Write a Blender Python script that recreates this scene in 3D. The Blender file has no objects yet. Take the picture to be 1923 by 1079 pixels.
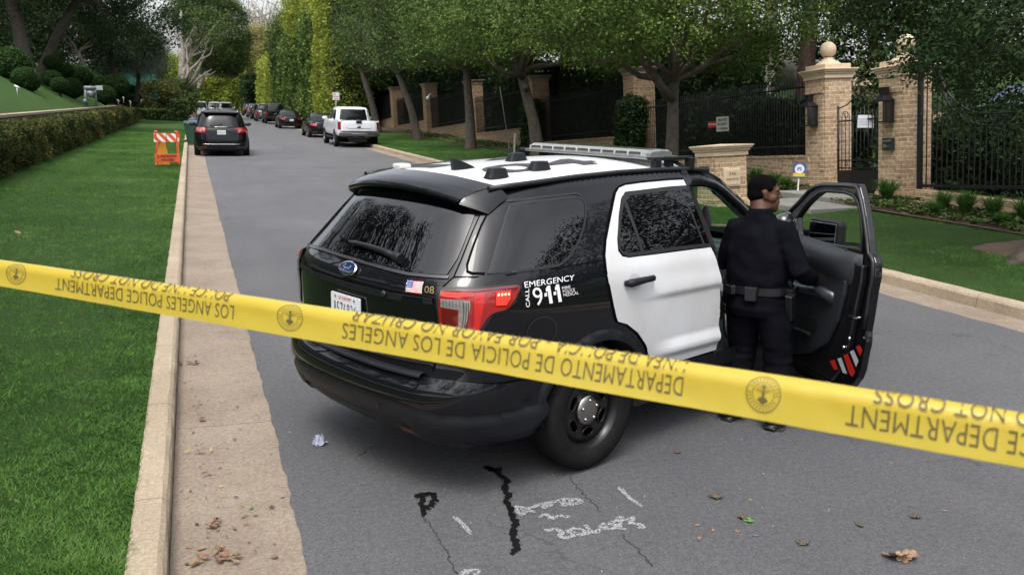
import bpy, bmesh, math, random, bisect
import numpy as np
from mathutils import Vector, Matrix, Euler, noise
from mathutils.geometry import delaunay_2d_cdt
S = bpy.context.scene
COL = S.collection
R_ = math.radians
# ------------------------------------------------------------------ camera
FPX, PITCH, ROLL, CAMH, YAW = 1700.0, 0.1975, 0.020, 2.1309, 0.339
_F = Vector((math.sin(YAW)*math.cos(PITCH), math.cos(YAW)*math.cos(PITCH), -math.sin(PITCH)))
_R = Vector((math.cos(YAW), -math.sin(YAW), 0)); _U = _R.cross(_F)
CR = _R*math.cos(ROLL)+_U*math.sin(ROLL); CU = -_R*math.sin(ROLL)+_U*math.cos(ROLL)
cam = bpy.data.cameras.new('camera'); camo = bpy.data.objects.new('camera', cam); COL.objects.link(camo)
camo.matrix_world = Matrix(((CR.x, CU.x, -_F.x, 0), (CR.y, CU.y, -_F.y, 0), (CR.z, CU.z, -_F.z, CAMH), (0, 0, 0, 1)))
cam.sensor_width = 36; cam.lens = FPX/1923*36; cam.clip_end = 2000; cam.clip_start = .05
cam.dof.use_dof = True; cam.dof.focus_distance = 6.2; cam.dof.aperture_fstop = 7.1
S.camera = camo
S.render.resolution_x = 1024; S.render.resolution_y = 574
def ray(u, v):
    return _F+CR*((u-961.5)/FPX)+CU*((539.5-v)/FPX)
def atY(u, v, Y):
    d = ray(u, v); t = Y/d.y; return Vector((0, 0, CAMH))+d*t
def atX(u, v, X):
    d = ray(u, v); t = X/d.x; return Vector((0, 0, CAMH))+d*t
def atZ(u, v, z=0):
    d = ray(u, v); t = (z-CAMH)/d.z; return Vector((0, 0, CAMH))+d*t
def atD(u, v, D):
    return Vector((0, 0, CAMH))+ray(u, v)*D
# ------------------------------------------------------------------ world, sun, exposure
SUN_EL, SUN_ROT = R_(64), R_(215)
w = bpy.data.worlds.new("World"); S.world = w; w.use_nodes = True
nt = w.node_tree; nt.nodes.clear()
out = nt.nodes.new('ShaderNodeOutputWorld'); bg = nt.nodes.new('ShaderNodeBackground')
sky = nt.nodes.new('ShaderNodeTexSky'); sky.sky_type = 'NISHITA'; sky.sun_disc = False
sky.sun_elevation = SUN_EL; sky.sun_rotation = SUN_ROT; sky.dust_density = 4; sky.air_density = 1.0; sky.ozone_density = 1
hs = nt.nodes.new('ShaderNodeHueSaturation'); hs.inputs['Saturation'].default_value = .26
# soft cloud cover: large noise varies the brightness of the overcast
tc = nt.nodes.new('ShaderNodeTexCoord'); nz = nt.nodes.new('ShaderNodeTexNoise'); nz.inputs['Scale'].default_value = 2.2; nz.inputs['Detail'].default_value = 5
rp = nt.nodes.new('ShaderNodeMapRange'); rp.inputs[1].default_value = .3; rp.inputs[2].default_value = .7; rp.inputs[3].default_value = 2.0; rp.inputs[4].default_value = 3.8
mu = nt.nodes.new('ShaderNodeVectorMath'); mu.operation = 'SCALE'
L = nt.links.new
L(tc.outputs['Generated'], nz.inputs['Vector']); L(nz.outputs['Fac'], rp.inputs[0]); L(sky.outputs[0], hs.inputs['Color'])
L(hs.outputs[0], mu.inputs[0]); L(rp.outputs[0], mu.inputs['Scale']); L(mu.outputs[0], bg.inputs['Color'])
bg.inputs['Strength'].default_value = .15
L(bg.outputs[0], out.inputs[0])
sl = bpy.data.lights.new('sun', 'SUN'); sl.energy = 1.0; sl.angle = R_(18); sl.color = (1, .96, .9)
so = bpy.data.objects.new('sun', sl); COL.objects.link(so)
sd = Vector((math.sin(SUN_ROT)*math.cos(SUN_EL), math.cos(SUN_ROT)*math.cos(SUN_EL), math.sin(SUN_EL)))
so.rotation_euler = sd.to_track_quat('Z', 'Y').to_euler(); so.location = (0, 0, 40)
S.view_settings.view_transform = 'Standard'; S.view_settings.look = 'None'
S.view_settings.exposure = -.25; S.view_settings.gamma = 1
S.cycles.use_denoising = True; S.cycles.max_bounces = 6; S.cycles.transparent_max_bounces = 12
# ------------------------------------------------------------------ materials
MATS = {}
def srgb(c):
    return tuple((x/12.92 if x <= .04045 else ((x+.055)/1.055)**2.4) for x in c)
def mat(name, col, rough=.6, metal=0, spec=.5, coat=0, coatr=.05, var=None, vscale=8, bump=0, bscale=40, emit=0, sub=None, trans=0, alpha=None, coords='Object', vdetail=4, bdetail=5):
    """col base; var second colour mixed by noise"""
    if name in MATS: return MATS[name]
    m = bpy.data.materials.new(name); m.use_nodes = True; n = m.node_tree.nodes; l = m.node_tree.links
    b = n['Principled BSDF']
    b.inputs['Base Color'].default_value = (*col, 1); b.inputs['Roughness'].default_value = rough
    b.inputs['Metallic'].default_value = metal; b.inputs['Specular IOR Level'].default_value = spec
    b.inputs['Coat Weight'].default_value = coat; b.inputs['Coat Roughness'].default_value = coatr
    if trans: b.inputs['Transmission Weight'].default_value = trans
    if emit: b.inputs['Emission Color'].default_value = (*col, 1); b.inputs['Emission Strength'].default_value = emit
    t = None
    if var or bump:
        t = n.new('ShaderNodeTexCoord')
    if var:
        z = n.new('ShaderNodeTexNoise'); z.inputs['Scale'].default_value = vscale; z.inputs['Detail'].default_value = vdetail
        l.new(t.outputs[coords], z.inputs['Vector'])
        r = n.new('ShaderNodeValToRGB'); r.color_ramp.elements[0].position = .35; r.color_ramp.elements[1].position = .65
        r.color_ramp.elements[0].color = (*col, 1); r.color_ramp.elements[1].color = (*var, 1)
        l.new(z.outputs['Fac'], r.inputs[0]); l.new(r.outputs[0], b.inputs['Base Color'])
    if bump:
        z = n.new('ShaderNodeTexNoise'); z.inputs['Scale'].default_value = bscale; z.inputs['Detail'].default_value = bdetail
        l.new(t.outputs[coords], z.inputs['Vector'])
        bp = n.new('ShaderNodeBump'); bp.inputs['Strength'].default_value = bump; bp.inputs['Distance'].default_value = .02
        l.new(z.outputs['Fac'], bp.inputs['Height']); l.new(bp.outputs[0], b.inputs['Normal'])
    MATS[name] = m; return m
def leafmat(name, c1, c2, rough=.5, trans=.25, c3=None):
    if name in MATS: return MATS[name]
    m = bpy.data.materials.new(name); m.use_nodes = True; n = m.node_tree.nodes; l = m.node_tree.links
    b = n['Principled BSDF']; o = n['Material Output']
    a = n.new('ShaderNodeAttribute'); a.attribute_name = 'rnd'
    r = n.new('ShaderNodeValToRGB'); r.color_ramp.elements[0].color = (*c1, 1); r.color_ramp.elements[1].color = (*c2, 1)
    if c3: e = r.color_ramp.elements.new(.93); e.color = (*c2, 1); r.color_ramp.elements[2].color = (*c3, 1)
    l.new(a.outputs['Fac'], r.inputs[0]); l.new(r.outputs[0], b.inputs['Base Color'])
    b.inputs['Roughness'].default_value = rough+.1; b.inputs['Specular IOR Level'].default_value = .12
    tr = n.new('ShaderNodeBsdfTranslucent'); mx = n.new('ShaderNodeMixShader'); mx.inputs[0].default_value = trans
    l.new(r.outputs[0], tr.inputs['Color']); l.new(b.outputs[0], mx.inputs[1]); l.new(tr.outputs[0], mx.inputs[2]); l.new(mx.outputs[0], o.inputs[0])
    MATS[name] = m; return m
# ------------------------------------------------------------------ mesh helpers
def link(o, parent=None):
    COL.objects.link(o)
    if parent is not None: o.parent = parent
    return o
def tag(o, label=None, cat=None, group=None, kind=None):
    if label: o['label'] = label
    if cat: o['category'] = cat
    if group: o['group'] = group
    if kind: o['kind'] = kind
    return o
def empty(name, loc=(0, 0, 0), rz=0, label=None, cat=None, group=None):
    o = bpy.data.objects.new(name, None); link(o); o.location = loc; o.rotation_euler = (0, 0, rz); o.empty_display_size = .3
    return tag(o, label, cat, group)
def copy_tree(o, parent=None):
    c = o.copy(); COL.objects.link(c)
    if parent is not None: c.parent = parent
    for ch in list(o.children): copy_tree(ch, c)
    return c
class MB:
    def __init__(s): s.v = []; s.f = []; s.m = []; s.sm = []
    def add(s, vs, fs, mi=0, smooth=False, M=None):
        b = len(s.v)
        if M is not None: vs = [M @ Vector(p) for p in vs]
        s.v += [tuple(p) for p in vs]; s.f += [tuple(i+b for i in f) for f in fs]; s.m += [mi]*len(fs); s.sm += [smooth]*len(fs)
        return s
    def box(s, c, d, mi=0, rot=None, M=None, taper=1):
        x, y, z = d[0]/2, d[1]/2, d[2]/2
        P = [Vector((sx*x*(taper if sz > 0 else 1), sy*y*(taper if sz > 0 else 1), sz*z)) for sz in (-1, 1) for sy in (-1, 1) for sx in (-1, 1)]
        if rot: E = Euler(rot).to_matrix(); P = [E @ p for p in P]
        P = [p+Vector(c) for p in P]
        return s.add(P, [(0, 2, 3, 1), (4, 5, 7, 6), (0, 1, 5, 4), (2, 6, 7, 3), (0, 4, 6, 2), (1, 3, 7, 5)], mi, False, M)
    def tube(s, pts, rad, n=8, mi=0, caps=True, smooth=True, M=None, flat=1):
        pts = [Vector(p) for p in pts]
        if not hasattr(rad, '__len__'): rad = [rad]*len(pts)
        vs = []; fs = []; up = None
        for i, p in enumerate(pts):
            t = (pts[min(i+1, len(pts)-1)]-pts[max(i-1, 0)])
            if t.length < 1e-9: t = Vector((0, 0, 1))
            t.normalize()
            if up is None:
                up = Vector((0, 0, 1)) if abs(t.z) < .9 else Vector((1, 0, 0))
            a = t.cross(up)
            if a.length < 1e-6: a = t.cross(Vector((1, .3, 0)))
            a.normalize(); b = a.cross(t).normalized(); up = b
            for k in range(n):
                an = 2*math.pi*k/n
                vs.append(p+(a*math.cos(an)+b*math.sin(an)*flat)*rad[i])
        for i in range(len(pts)-1):
            for k in range(n):
                fs.append((i*n+k, i*n+(k+1) % n, (i+1)*n+(k+1) % n, (i+1)*n+k))
        s.add(vs, fs, mi, smooth, M)
        if caps:
            b0 = len(s.v)-len(vs)
            s.f += [tuple(b0+k for k in range(n))[::-1], tuple(b0+(len(pts)-1)*n+k for k in range(n))]; s.m += [mi]*2; s.sm += [False]*2
        return s
    def lathe(s, prof, n=24, mi=0, M=None, smooth=True, axis='Z'):
        vs = []; fs = []
        for r, z in prof:
            for k in range(n):
                a = 2*math.pi*k/n
                vs.append((r*math.cos(a), r*math.sin(a), z) if axis == 'Z' else (r*math.cos(a), z, r*math.sin(a)))
        for i in range(len(prof)-1):
            for k in range(n): fs.append((i*n+k, i*n+(k+1) % n, (i+1)*n+(k+1) % n, (i+1)*n+k))
        return s.add(vs, fs, mi, smooth, M)
    def ell(s, c, r, n=16, m=10, mi=0, rot=None, M=None, e=1):
        vs = []; fs = []
        E = Euler(rot).to_matrix() if rot else Matrix.Identity(3)
        for j in range(m+1):
            ph = math.pi*j/m
            for k in range(n):
                a = 2*math.pi*k/n
                vs.append(E @ Vector((r[0]*math.sin(ph)*math.cos(a), r[1]*math.sin(ph)*math.sin(a), r[2]*math.cos(ph)))+Vector(c))
        for j in range(m):
            for k in range(n): fs.append((j*n+k, (j+1)*n+k, (j+1)*n+(k+1) % n, j*n+(k+1) % n))
        return s.add(vs, fs, mi, True, M)
    def prism(s, poly, z0, z1, mi=0, M=None, axis='Z'):
        n = len(poly)
        def q(a, b, h): return (a, b, h) if axis == 'Z' else ((a, h, b) if axis == 'Y' else (h, a, b))
        vs = [q(a, b, z0) for a, b in poly]+[q(a, b, z1) for a, b in poly]
        fs = [tuple(range(n))[::-1], tuple(range(n, 2*n))]+[(i, (i+1) % n, n+(i+1) % n, n+i) for i in range(n)]
        return s.add(vs, fs, mi, False, M)
    def mesh(s, name, mats):
        me = bpy.data.meshes.new(name); me.from_pydata(s.v, [], s.f)
        for m in mats: me.materials.append(m)
        me.polygons.foreach_set('material_index', s.m); me.polygons.foreach_set('use_smooth', s.sm); me.update()
        return me
    def build(s, name, mats, parent=None, loc=None, rz=0, bevel=0, recalc=True):
        if not isinstance(mats, (list, tuple)): mats = [mats]
        me = s.mesh(name, mats)
        if recalc:
            bm = bmesh.new(); bm.from_mesh(me); bmesh.ops.recalc_face_normals(bm, faces=bm.faces); bm.to_mesh(me); bm.free()
        o = bpy.data.objects.new(name, me); link(o, parent)
        if loc: o.location = loc
        if rz: o.rotation_euler = (0, 0, rz)
        if bevel:
            b = o.modifiers.new('b', 'BEVEL'); b.width = bevel; b.segments = 2; b.limit_method = 'ANGLE'; b.harden_normals = False
        return o
def inpoly(x, y, P):
    c = False; j = len(P)-1
    for i in range(len(P)):
        if (P[i][1] > y) != (P[j][1] > y) and x < (P[j][0]-P[i][0])*(y-P[i][1])/(P[j][1]-P[i][1])+P[i][0]: c = not c
        j = i
    return c
def patch(name, polys, fn, mats, parent=None, step=.05, thick=0, nrm=True, mi=None, smooth_poly=0):
    """surface patch: 2-D outline(s) triangulated with inner points and mapped by fn(a,b)->xyz"""
    V = []; E = []
    pl = []
    for P in polys:
        Q = []
        for i in range(len(P)):
            a = Vector(P[i]); b = Vector(P[(i+1) % len(P)]); k = max(1, int((b-a).length/step+.5))
            for j in range(k): Q.append(tuple(a+(b-a)*(j/k)))
        pl.append(Q); s0 = len(V); V += Q; E += [(s0+i, s0+(i+1) % len(Q)) for i in range(len(Q))]
    x0 = min(p[0] for p in pl[0]); x1 = max(p[0] for p in pl[0]); y0 = min(p[1] for p in pl[0]); y1 = max(p[1] for p in pl[0])
    B = [tuple(q) for q in V]
    bn = np.array(B)
    yy = y0+step*.5; row = 0
    while yy < y1:
        xx = x0+step*(.5 if row % 2 else .25)
        while xx < x1:
            if inpoly(xx, yy, pl[0]) and not any(inpoly(xx, yy, h) for h in pl[1:]):
                if ((bn[:, 0]-xx)**2+(bn[:, 1]-yy)**2).min() > (step*.45)**2: V.append((xx, yy))
            xx += step
        yy += step; row += 1
    r = delaunay_2d_cdt([Vector(v) for v in V], E, [], 0, 1e-6)
    vs, fs = r[0], r[2]; ff = []
    for f in fs:
        cx = sum(vs[i][0] for i in f)/3; cy = sum(vs[i][1] for i in f)/3
        if inpoly(cx, cy, pl[0]) and not any(inpoly(cx, cy, h) for h in pl[1:]): ff.append(tuple(f))
    P3 = [Vector(fn(v[0], v[1])) for v in vs]
    me = bpy.data.meshes.new(name); me.from_pydata([tuple(p) for p in P3], [], ff)
    if not isinstance(mats, (list, tuple)): mats = [mats]
    for m in mats: me.materials.append(m)
    me.polygons.foreach_set('use_smooth', [True]*len(ff)); me.update()
    if nrm:
        N = []; e = 1e-3
        for v in vs:
            du = Vector(fn(v[0]+e, v[1]))-Vector(fn(v[0]-e, v[1])); dv = Vector(fn(v[0], v[1]+e))-Vector(fn(v[0], v[1]-e))
            n = du.cross(dv); n = n.normalized() if n.length > 1e-12 else Vector((0, 0, 1)); N.append(n)
        # make winding follow the analytic normal
        bm = bmesh.new(); bm.from_mesh(me)
        bm.faces.ensure_lookup_table()
        for f in bm.faces:
            f.normal_update()
            if f.normal.dot(N[f.verts[0].index]) < 0: f.normal_flip()
        bm.to_mesh(me); bm.free(); me.update()
        me.normals_split_custom_set_from_vertices([tuple(n) for n in N])
    o = bpy.data.objects.new(name, me); link(o, parent)
    if thick:
        s = o.modifiers.new('s', 'SOLIDIFY'); s.thickness = thick; s.offset = 0
    return o
def textmesh(txt, bold=0.0, space=1.0, sx=1.0):
    """text -> (verts2d in unit box, faces, w, h)"""
    c = bpy.data.curves.new('t', 'FONT'); c.body = txt; c.size = 1; c.offset = bold; c.space_character = space; c.resolution_u = 3
    o = bpy.data.objects.new('t', c); COL.objects.link(o)
    dg = bpy.context.evaluated_depsgraph_get(); dg.update()
    me = bpy.data.meshes.new_from_object(o.evaluated_get(dg))
    vs = [(v.co.x, v.co.y) for v in me.vertices]; fs = [tuple(p.vertices) for p in me.polygons]
    bpy.data.objects.remove(o); bpy.data.curves.remove(c); bpy.data.meshes.remove(me)
    x0 = min(v[0] for v in vs); x1 = max(v[0] for v in vs); y0 = min(v[1] for v in vs); y1 = max(v[1] for v in vs)
    return [((a-x0)/(x1-x0), (b-y0)/(y1-y0)) for a, b in vs], fs, x1-x0, y1-y0
def add_text(mb, txt, fn, mi=0, bold=.01, space=1.0):
    """fn(u,v) maps the unit box of the text to 3-D"""
    vs, fs, _, _ = textmesh(txt, bold, space)
    mb.add([fn(a, b) for a, b in vs], fs, mi)
def quadmap(P, fn=lambda a, b: (a, b)):
    """P corners TL,TR,BR,BL in 2-D -> unit box"""
    def g(u, v):
        a = (P[0][0]+(P[1][0]-P[0][0])*u, P[0][1]+(P[1][1]-P[0][1])*u); b = (P[3][0]+(P[2][0]-P[3][0])*u, P[3][1]+(P[2][1]-P[3][1])*u)
        return fn(b[0]+(a[0]-b[0])*v, b[1]+(a[1]-b[1])*v)
    return g
# ------------------------------------------------------------------ foliage
RNG = np.random.default_rng(7)
def leaf_object(name, C, size, mts, parent=None, up=.35, aspect=.5, rnd=None, sizevar=.35, mi=None):
    """C (n,3) leaf positions -> diamond leaves in one mesh"""
    n = len(C); r = RNG
    d = r.normal(size=(n, 3)); d /= np.linalg.norm(d, axis=1)[:, None]
    nn = r.normal(size=(n, 3)); nn[:, 2] += up*3; nn /= np.linalg.norm(nn, axis=1)[:, None]
    b = np.cross(nn, d); b /= np.linalg.norm(b, axis=1)[:, None]+1e-9
    d = np.cross(b, nn)
    s = (size*(1+sizevar*r.normal(size=n)).clip(.4, 2))[:, None]
    V = np.empty((n, 4, 3)); V[:, 0] = C-d*s*.5; V[:, 1] = C+b*s*aspect*.5+nn*s*.08; V[:, 2] = C+d*s*.5; V[:, 3] = C-b*s*aspect*.5+nn*s*.08
    me = bpy.data.meshes.new(name)
    me.vertices.add(4*n); me.vertices.foreach_set('co', V.reshape(-1).astype(np.float32))
    me.loops.add(4*n); me.loops.foreach_set('vertex_index', np.arange(4*n, dtype=np.int32))
    me.polygons.add(n); me.polygons.foreach_set('loop_start', np.arange(0, 4*n, 4, dtype=np.int32)); me.polygons.foreach_set('loop_total', np.full(n, 4, dtype=np.int32))
    me.update(calc_edges=True)
    at = me.attributes.new('rnd', 'FLOAT', 'FACE')
    if rnd is None: rnd = r.random(n)
    at.data.foreach_set('value', rnd.astype(np.float32))
    if not isinstance(mts, (list, tuple)): mts = [mts]
    for m in mts: me.materials.append(m)
    if mi is not None: me.polygons.foreach_set('material_index', mi.astype(np.int32))
    o = bpy.data.objects.new(name, me); link(o, parent); return o
def crown_points(blobs, nclump, per, cr, seed=0, shell=(.55, 1.0), flat=.7, low=-1.0):
    """clumps scattered through the outer volume of ellipsoid blobs; returns points, per-leaf random, clump centres"""
    r = np.random.default_rng(seed)
    vol = np.array([(b[1][0]*b[1][1]*b[1][2])**(2/3) for b in blobs]); k = r.choice(len(blobs), nclump, p=vol/vol.sum())
    d = r.normal(size=(nclump, 3)); d /= np.linalg.norm(d, axis=1)[:, None]
    d[:, 2] = np.maximum(d[:, 2], low)
    rad = r.uniform(shell[0], shell[1], nclump)**.6
    cen = np.array([b[0] for b in blobs])[k]; rr = np.array([b[1] for b in blobs])[k]
    cc = cen+d*rr*rad[:, None]
    P = np.repeat(cc, per, axis=0); j = r.normal(size=P.shape)*cr; j[:, 2] *= flat
    sc = np.repeat(r.uniform(.6, 1.3, nclump), per)[:, None]
    P = P+j*sc
    rnd = np.repeat(r.random(nclump)*.6, per)+r.random(len(P))*.4
    return P, rnd, cc
def wobble(p0, p1, n, amp, seed, sag=0):
    r = random.Random(seed); p0 = Vector(p0); p1 = Vector(p1); o = []
    for i in range(n+1):
        t = i/n; q = p0.lerp(p1, t)
        if 0 < i < n: q += Vector((r.uniform(-1, 1), r.uniform(-1, 1), r.uniform(-.5, .5)))*amp
        q.z += sag*4*t*(1-t); o.append(q)
    return o
def tree(label, base, trunk, blobs, nclump, per, cr, leaf, lm, bm, seed, cat='tree', name='tree', group=None, nlimb=9, tr=.2, shell=(.55, 1), low=-1, aspect=.5, up=.35, limbs=None, fork=None, limbr=.45, flat=.7, twigs=0):
    """base (x,y,z); trunk list of points relative to base; blobs relative to base"""
    root = empty(name, base, 0, label, cat, group)
    mb = MB(); n = len(trunk)
    rs = [tr*(1.35 if i == 0 else 1-.35*i/(n-1)) for i in range(n)]
    pts = [Vector(trunk[0])]+[Vector(p) for p in trunk[1:]]
    # flare
    pts.insert(1, pts[0].lerp(pts[1], .12)); rs.insert(1, tr*1.08)
    mb.tube(pts, rs, 10)
    P, rnd, cc = crown_points(blobs, nclump, per, cr, seed, shell, flat, low)
    r = random.Random(seed)
    top = Vector(trunk[-1])
    idx = list(range(len(cc))); r.shuffle(idx)
    lr = rs[-1]*.75
    for i in range(nlimb):
        c = Vector(cc[idx[i]]); pt = wobble(top, c, 5, (c-top).length*.06, seed*31+i, -(c-top).length*.04)
        pt[0] = Vector(trunk[-1])-Vector((0, 0, .1))
        mb.tube(pt, [lr*(1-.8*k/5) for k in range(6)], 6, caps=False)
        for q in range(2+twigs):
            c2 = Vector(cc[idx[(i*7+q*13+nlimb) % len(cc)]])
            s = pt[2+q % 3]
            if (c2-s).length < (c-top).length*.9:
                pt2 = wobble(s, c2, 4, (c2-s).length*.07, seed*57+i*5+q)
                mb.tube(pt2, [lr*.4*(1-.8*k/4) for k in range(5)], 5, caps=False)
    if limbs:
        for L_ in limbs: mb.tube(L_[0], L_[1], 8)
    mb.build('trunk', bm, root, recalc=False)
    leaf_object('crown', P, leaf, lm, root, up, aspect, rnd)
    return root
# ================================================================== SETTING
def grid_sheet(name, xs, ys, zf, m, kind='structure', smooth=True):
    vs = [(x, y, zf(x, y)) for y in ys for x in xs]; nx = len(xs)
    fs = [(j*nx+i, j*nx+i+1, (j+1)*nx+i+1, (j+1)*nx+i) for j in range(len(ys)-1) for i in range(nx-1)]
    mb = MB(); mb.add(vs, fs, 0, smooth); o = mb.build(name, m, recalc=False); tag(o, kind=kind); return o
def lin(a, b, n): return [a+(b-a)*i/n for i in range(n+1)]
# ---- road materials
def road_material():
    m = bpy.data.materials.new('asphalt'); m.use_nodes = True; n = m.node_tree.nodes; l = m.node_tree.links; b = n['Principled BSDF']
    t = n.new('ShaderNodeTexCoord')
    def nz(sc, det=4, rough=.5, dist=0):
        z = n.new('ShaderNodeTexNoise'); z.inputs['Scale'].default_value = sc; z.inputs['Detail'].default_value = det; z.inputs['Roughness'].default_value = rough; z.inputs['Distortion'].default_value = dist
        l.new(t.outputs['Object'], z.inputs['Vector']); return z
    def ramp(src, p0, c0, p1, c1):
        r = n.new('ShaderNodeValToRGB'); r.color_ramp.elements[0].position = p0; r.color_ramp.elements[1].position = p1
        r.color_ramp.elements[0].color = (*c0, 1); r.color_ramp.elements[1].color = (*c1, 1); l.new(src, r.inputs[0]); return r
    def mix(fac, a, bb, typ='MIX', f=None):
        x = n.new('ShaderNodeMixRGB'); x.blend_type = typ
        if f is None: l.new(fac, x.inputs[0])
        else: x.inputs[0].default_value = f
        l.new(a, x.inputs[1]); l.new(bb, x.inputs[2]); return x.outputs[0]
    big = ramp(nz(.35, 6, .6).outputs[0], .3, (.098, .098, .104), .7, (.136, .136, .142))
    fine = ramp(nz(75, 4, .8).outputs[0], .3, (.45, .45, .45), .72, (1.5, 1.5, 1.5))
    c = mix(None, big.outputs[0], fine.outputs[0], 'MULTIPLY', .85); gr = ramp(nz(26, 3, .9).outputs[0], .35, (.80, .80, .80), .65, (1.22, 1.22, 1.22)); c = mix(None, c, gr.outputs[0], 'MULTIPLY', 1)
    # pale aggregate specks
    vo = n.new('ShaderNodeTexVoronoi'); vo.inputs['Scale'].default_value = 38; l.new(t.outputs['Object'], vo.inputs['Vector'])
    sp = ramp(vo.outputs['Distance'], .0, (1, 1, 1), .13, (0, 0, 0)); 
    z2 = ramp(nz(3.5, 5, .7).outputs[0], .52, (0, 0, 0), .72, (1, 1, 1)); spk = mix(None, sp.outputs[0], z2.outputs[0], 'MULTIPLY', 1)
    wt = n.new('ShaderNodeRGB'); wt.outputs[0].default_value = (.30, .29, .28, 1); c = mix(spk, c, wt.outputs[0])
    # blotchy wear and streaks
    mp = n.new('ShaderNodeMapping'); mp.inputs['Scale'].default_value = (1.6, .25, 1); l.new(t.outputs['Object'], mp.inputs[0])
    zs = n.new('ShaderNodeTexNoise'); zs.inputs['Scale'].default_value = 1.1; zs.inputs['Detail'].default_value = 7; zs.inputs['Distortion'].default_value = .6; l.new(mp.outputs[0], zs.inputs['Vector'])
    st = ramp(zs.outputs[0], .3, (.93, .93, .93), .75, (1.06, 1.06, 1.05)); c = mix(None, c, st.outputs[0], 'MULTIPLY', 1)
    # fine cracks
    vc = n.new('ShaderNodeTexVoronoi'); vc.feature = 'DISTANCE_TO_EDGE'; vc.inputs['Scale'].default_value = .38
    zd = nz(2.2, 6, .6); ad = n.new('ShaderNodeVectorMath'); ad.operation = 'MULTIPLY_ADD'; ad.inputs[1].default_value = (1.1, 1.1, 0); l.new(zd.outputs['Color'], ad.inputs[0]); l.new(t.outputs['Object'], ad.inputs[2]); l.new(ad.outputs[0], vc.inputs['Vector'])
    cr = ramp(vc.outputs['Distance'], .0, (1, 1, 1), .006, (0, 0, 0)); gate = ramp(nz(.8, 3).outputs[0], .5, (0, 0, 0), .58, (1, 1, 1))
    crk = mix(None, cr.outputs[0], gate.outputs[0], 'MULTIPLY', 1)
    dk = n.new('ShaderNodeRGB'); dk.outputs[0].default_value = (.045, .045, .047, 1)
    cf = n.new('ShaderNodeMath'); cf.operation = 'MULTIPLY'; cf.inputs[1].default_value = .75; l.new(crk, cf.inputs[0]); c = mix(cf.outputs[0], c, dk.outputs[0])
    # pale dusty smears and tyre-darkened lanes
    mp2 = n.new('ShaderNodeMapping'); mp2.inputs['Scale'].default_value = (.55, .16, 1); l.new(t.outputs['Object'], mp2.inputs[0]); z9 = n.new('ShaderNodeTexNoise'); z9.inputs['Scale'].default_value = 2.4; z9.inputs['Detail'].default_value = 8; z9.inputs['Roughness'].default_value = .72; l.new(mp2.outputs[0], z9.inputs['Vector'])
    sm1 = ramp(z9.outputs[0], .60, (0, 0, 0), .78, (.30, .30, .30)); du = n.new('ShaderNodeRGB'); du.outputs[0].default_value = (.21, .20, .185, 1); c = mix(sm1.outputs[0], c, du.outputs[0])
    z10 = nz(1.7, 7, .75); dk1 = ramp(z10.outputs[0], .60, (1, 1, 1), .74, (.72, .72, .73)); c = mix(None, c, dk1.outputs[0], 'MULTIPLY', 1)
    l.new(c, b.inputs['Base Color']); b.inputs['Roughness'].default_value = .82; b.inputs['Specular IOR Level'].default_value = .35
    bp = n.new('ShaderNodeBump'); bp.inputs['Strength'].default_value = .8; bp.inputs['Distance'].default_value = .015
    z4 = nz(130, 3, .8); l.new(z4.outputs[0], bp.inputs['Height']); l.new(bp.outputs[0], b.inputs['Normal']); return m
M_ROAD = road_material()
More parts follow.
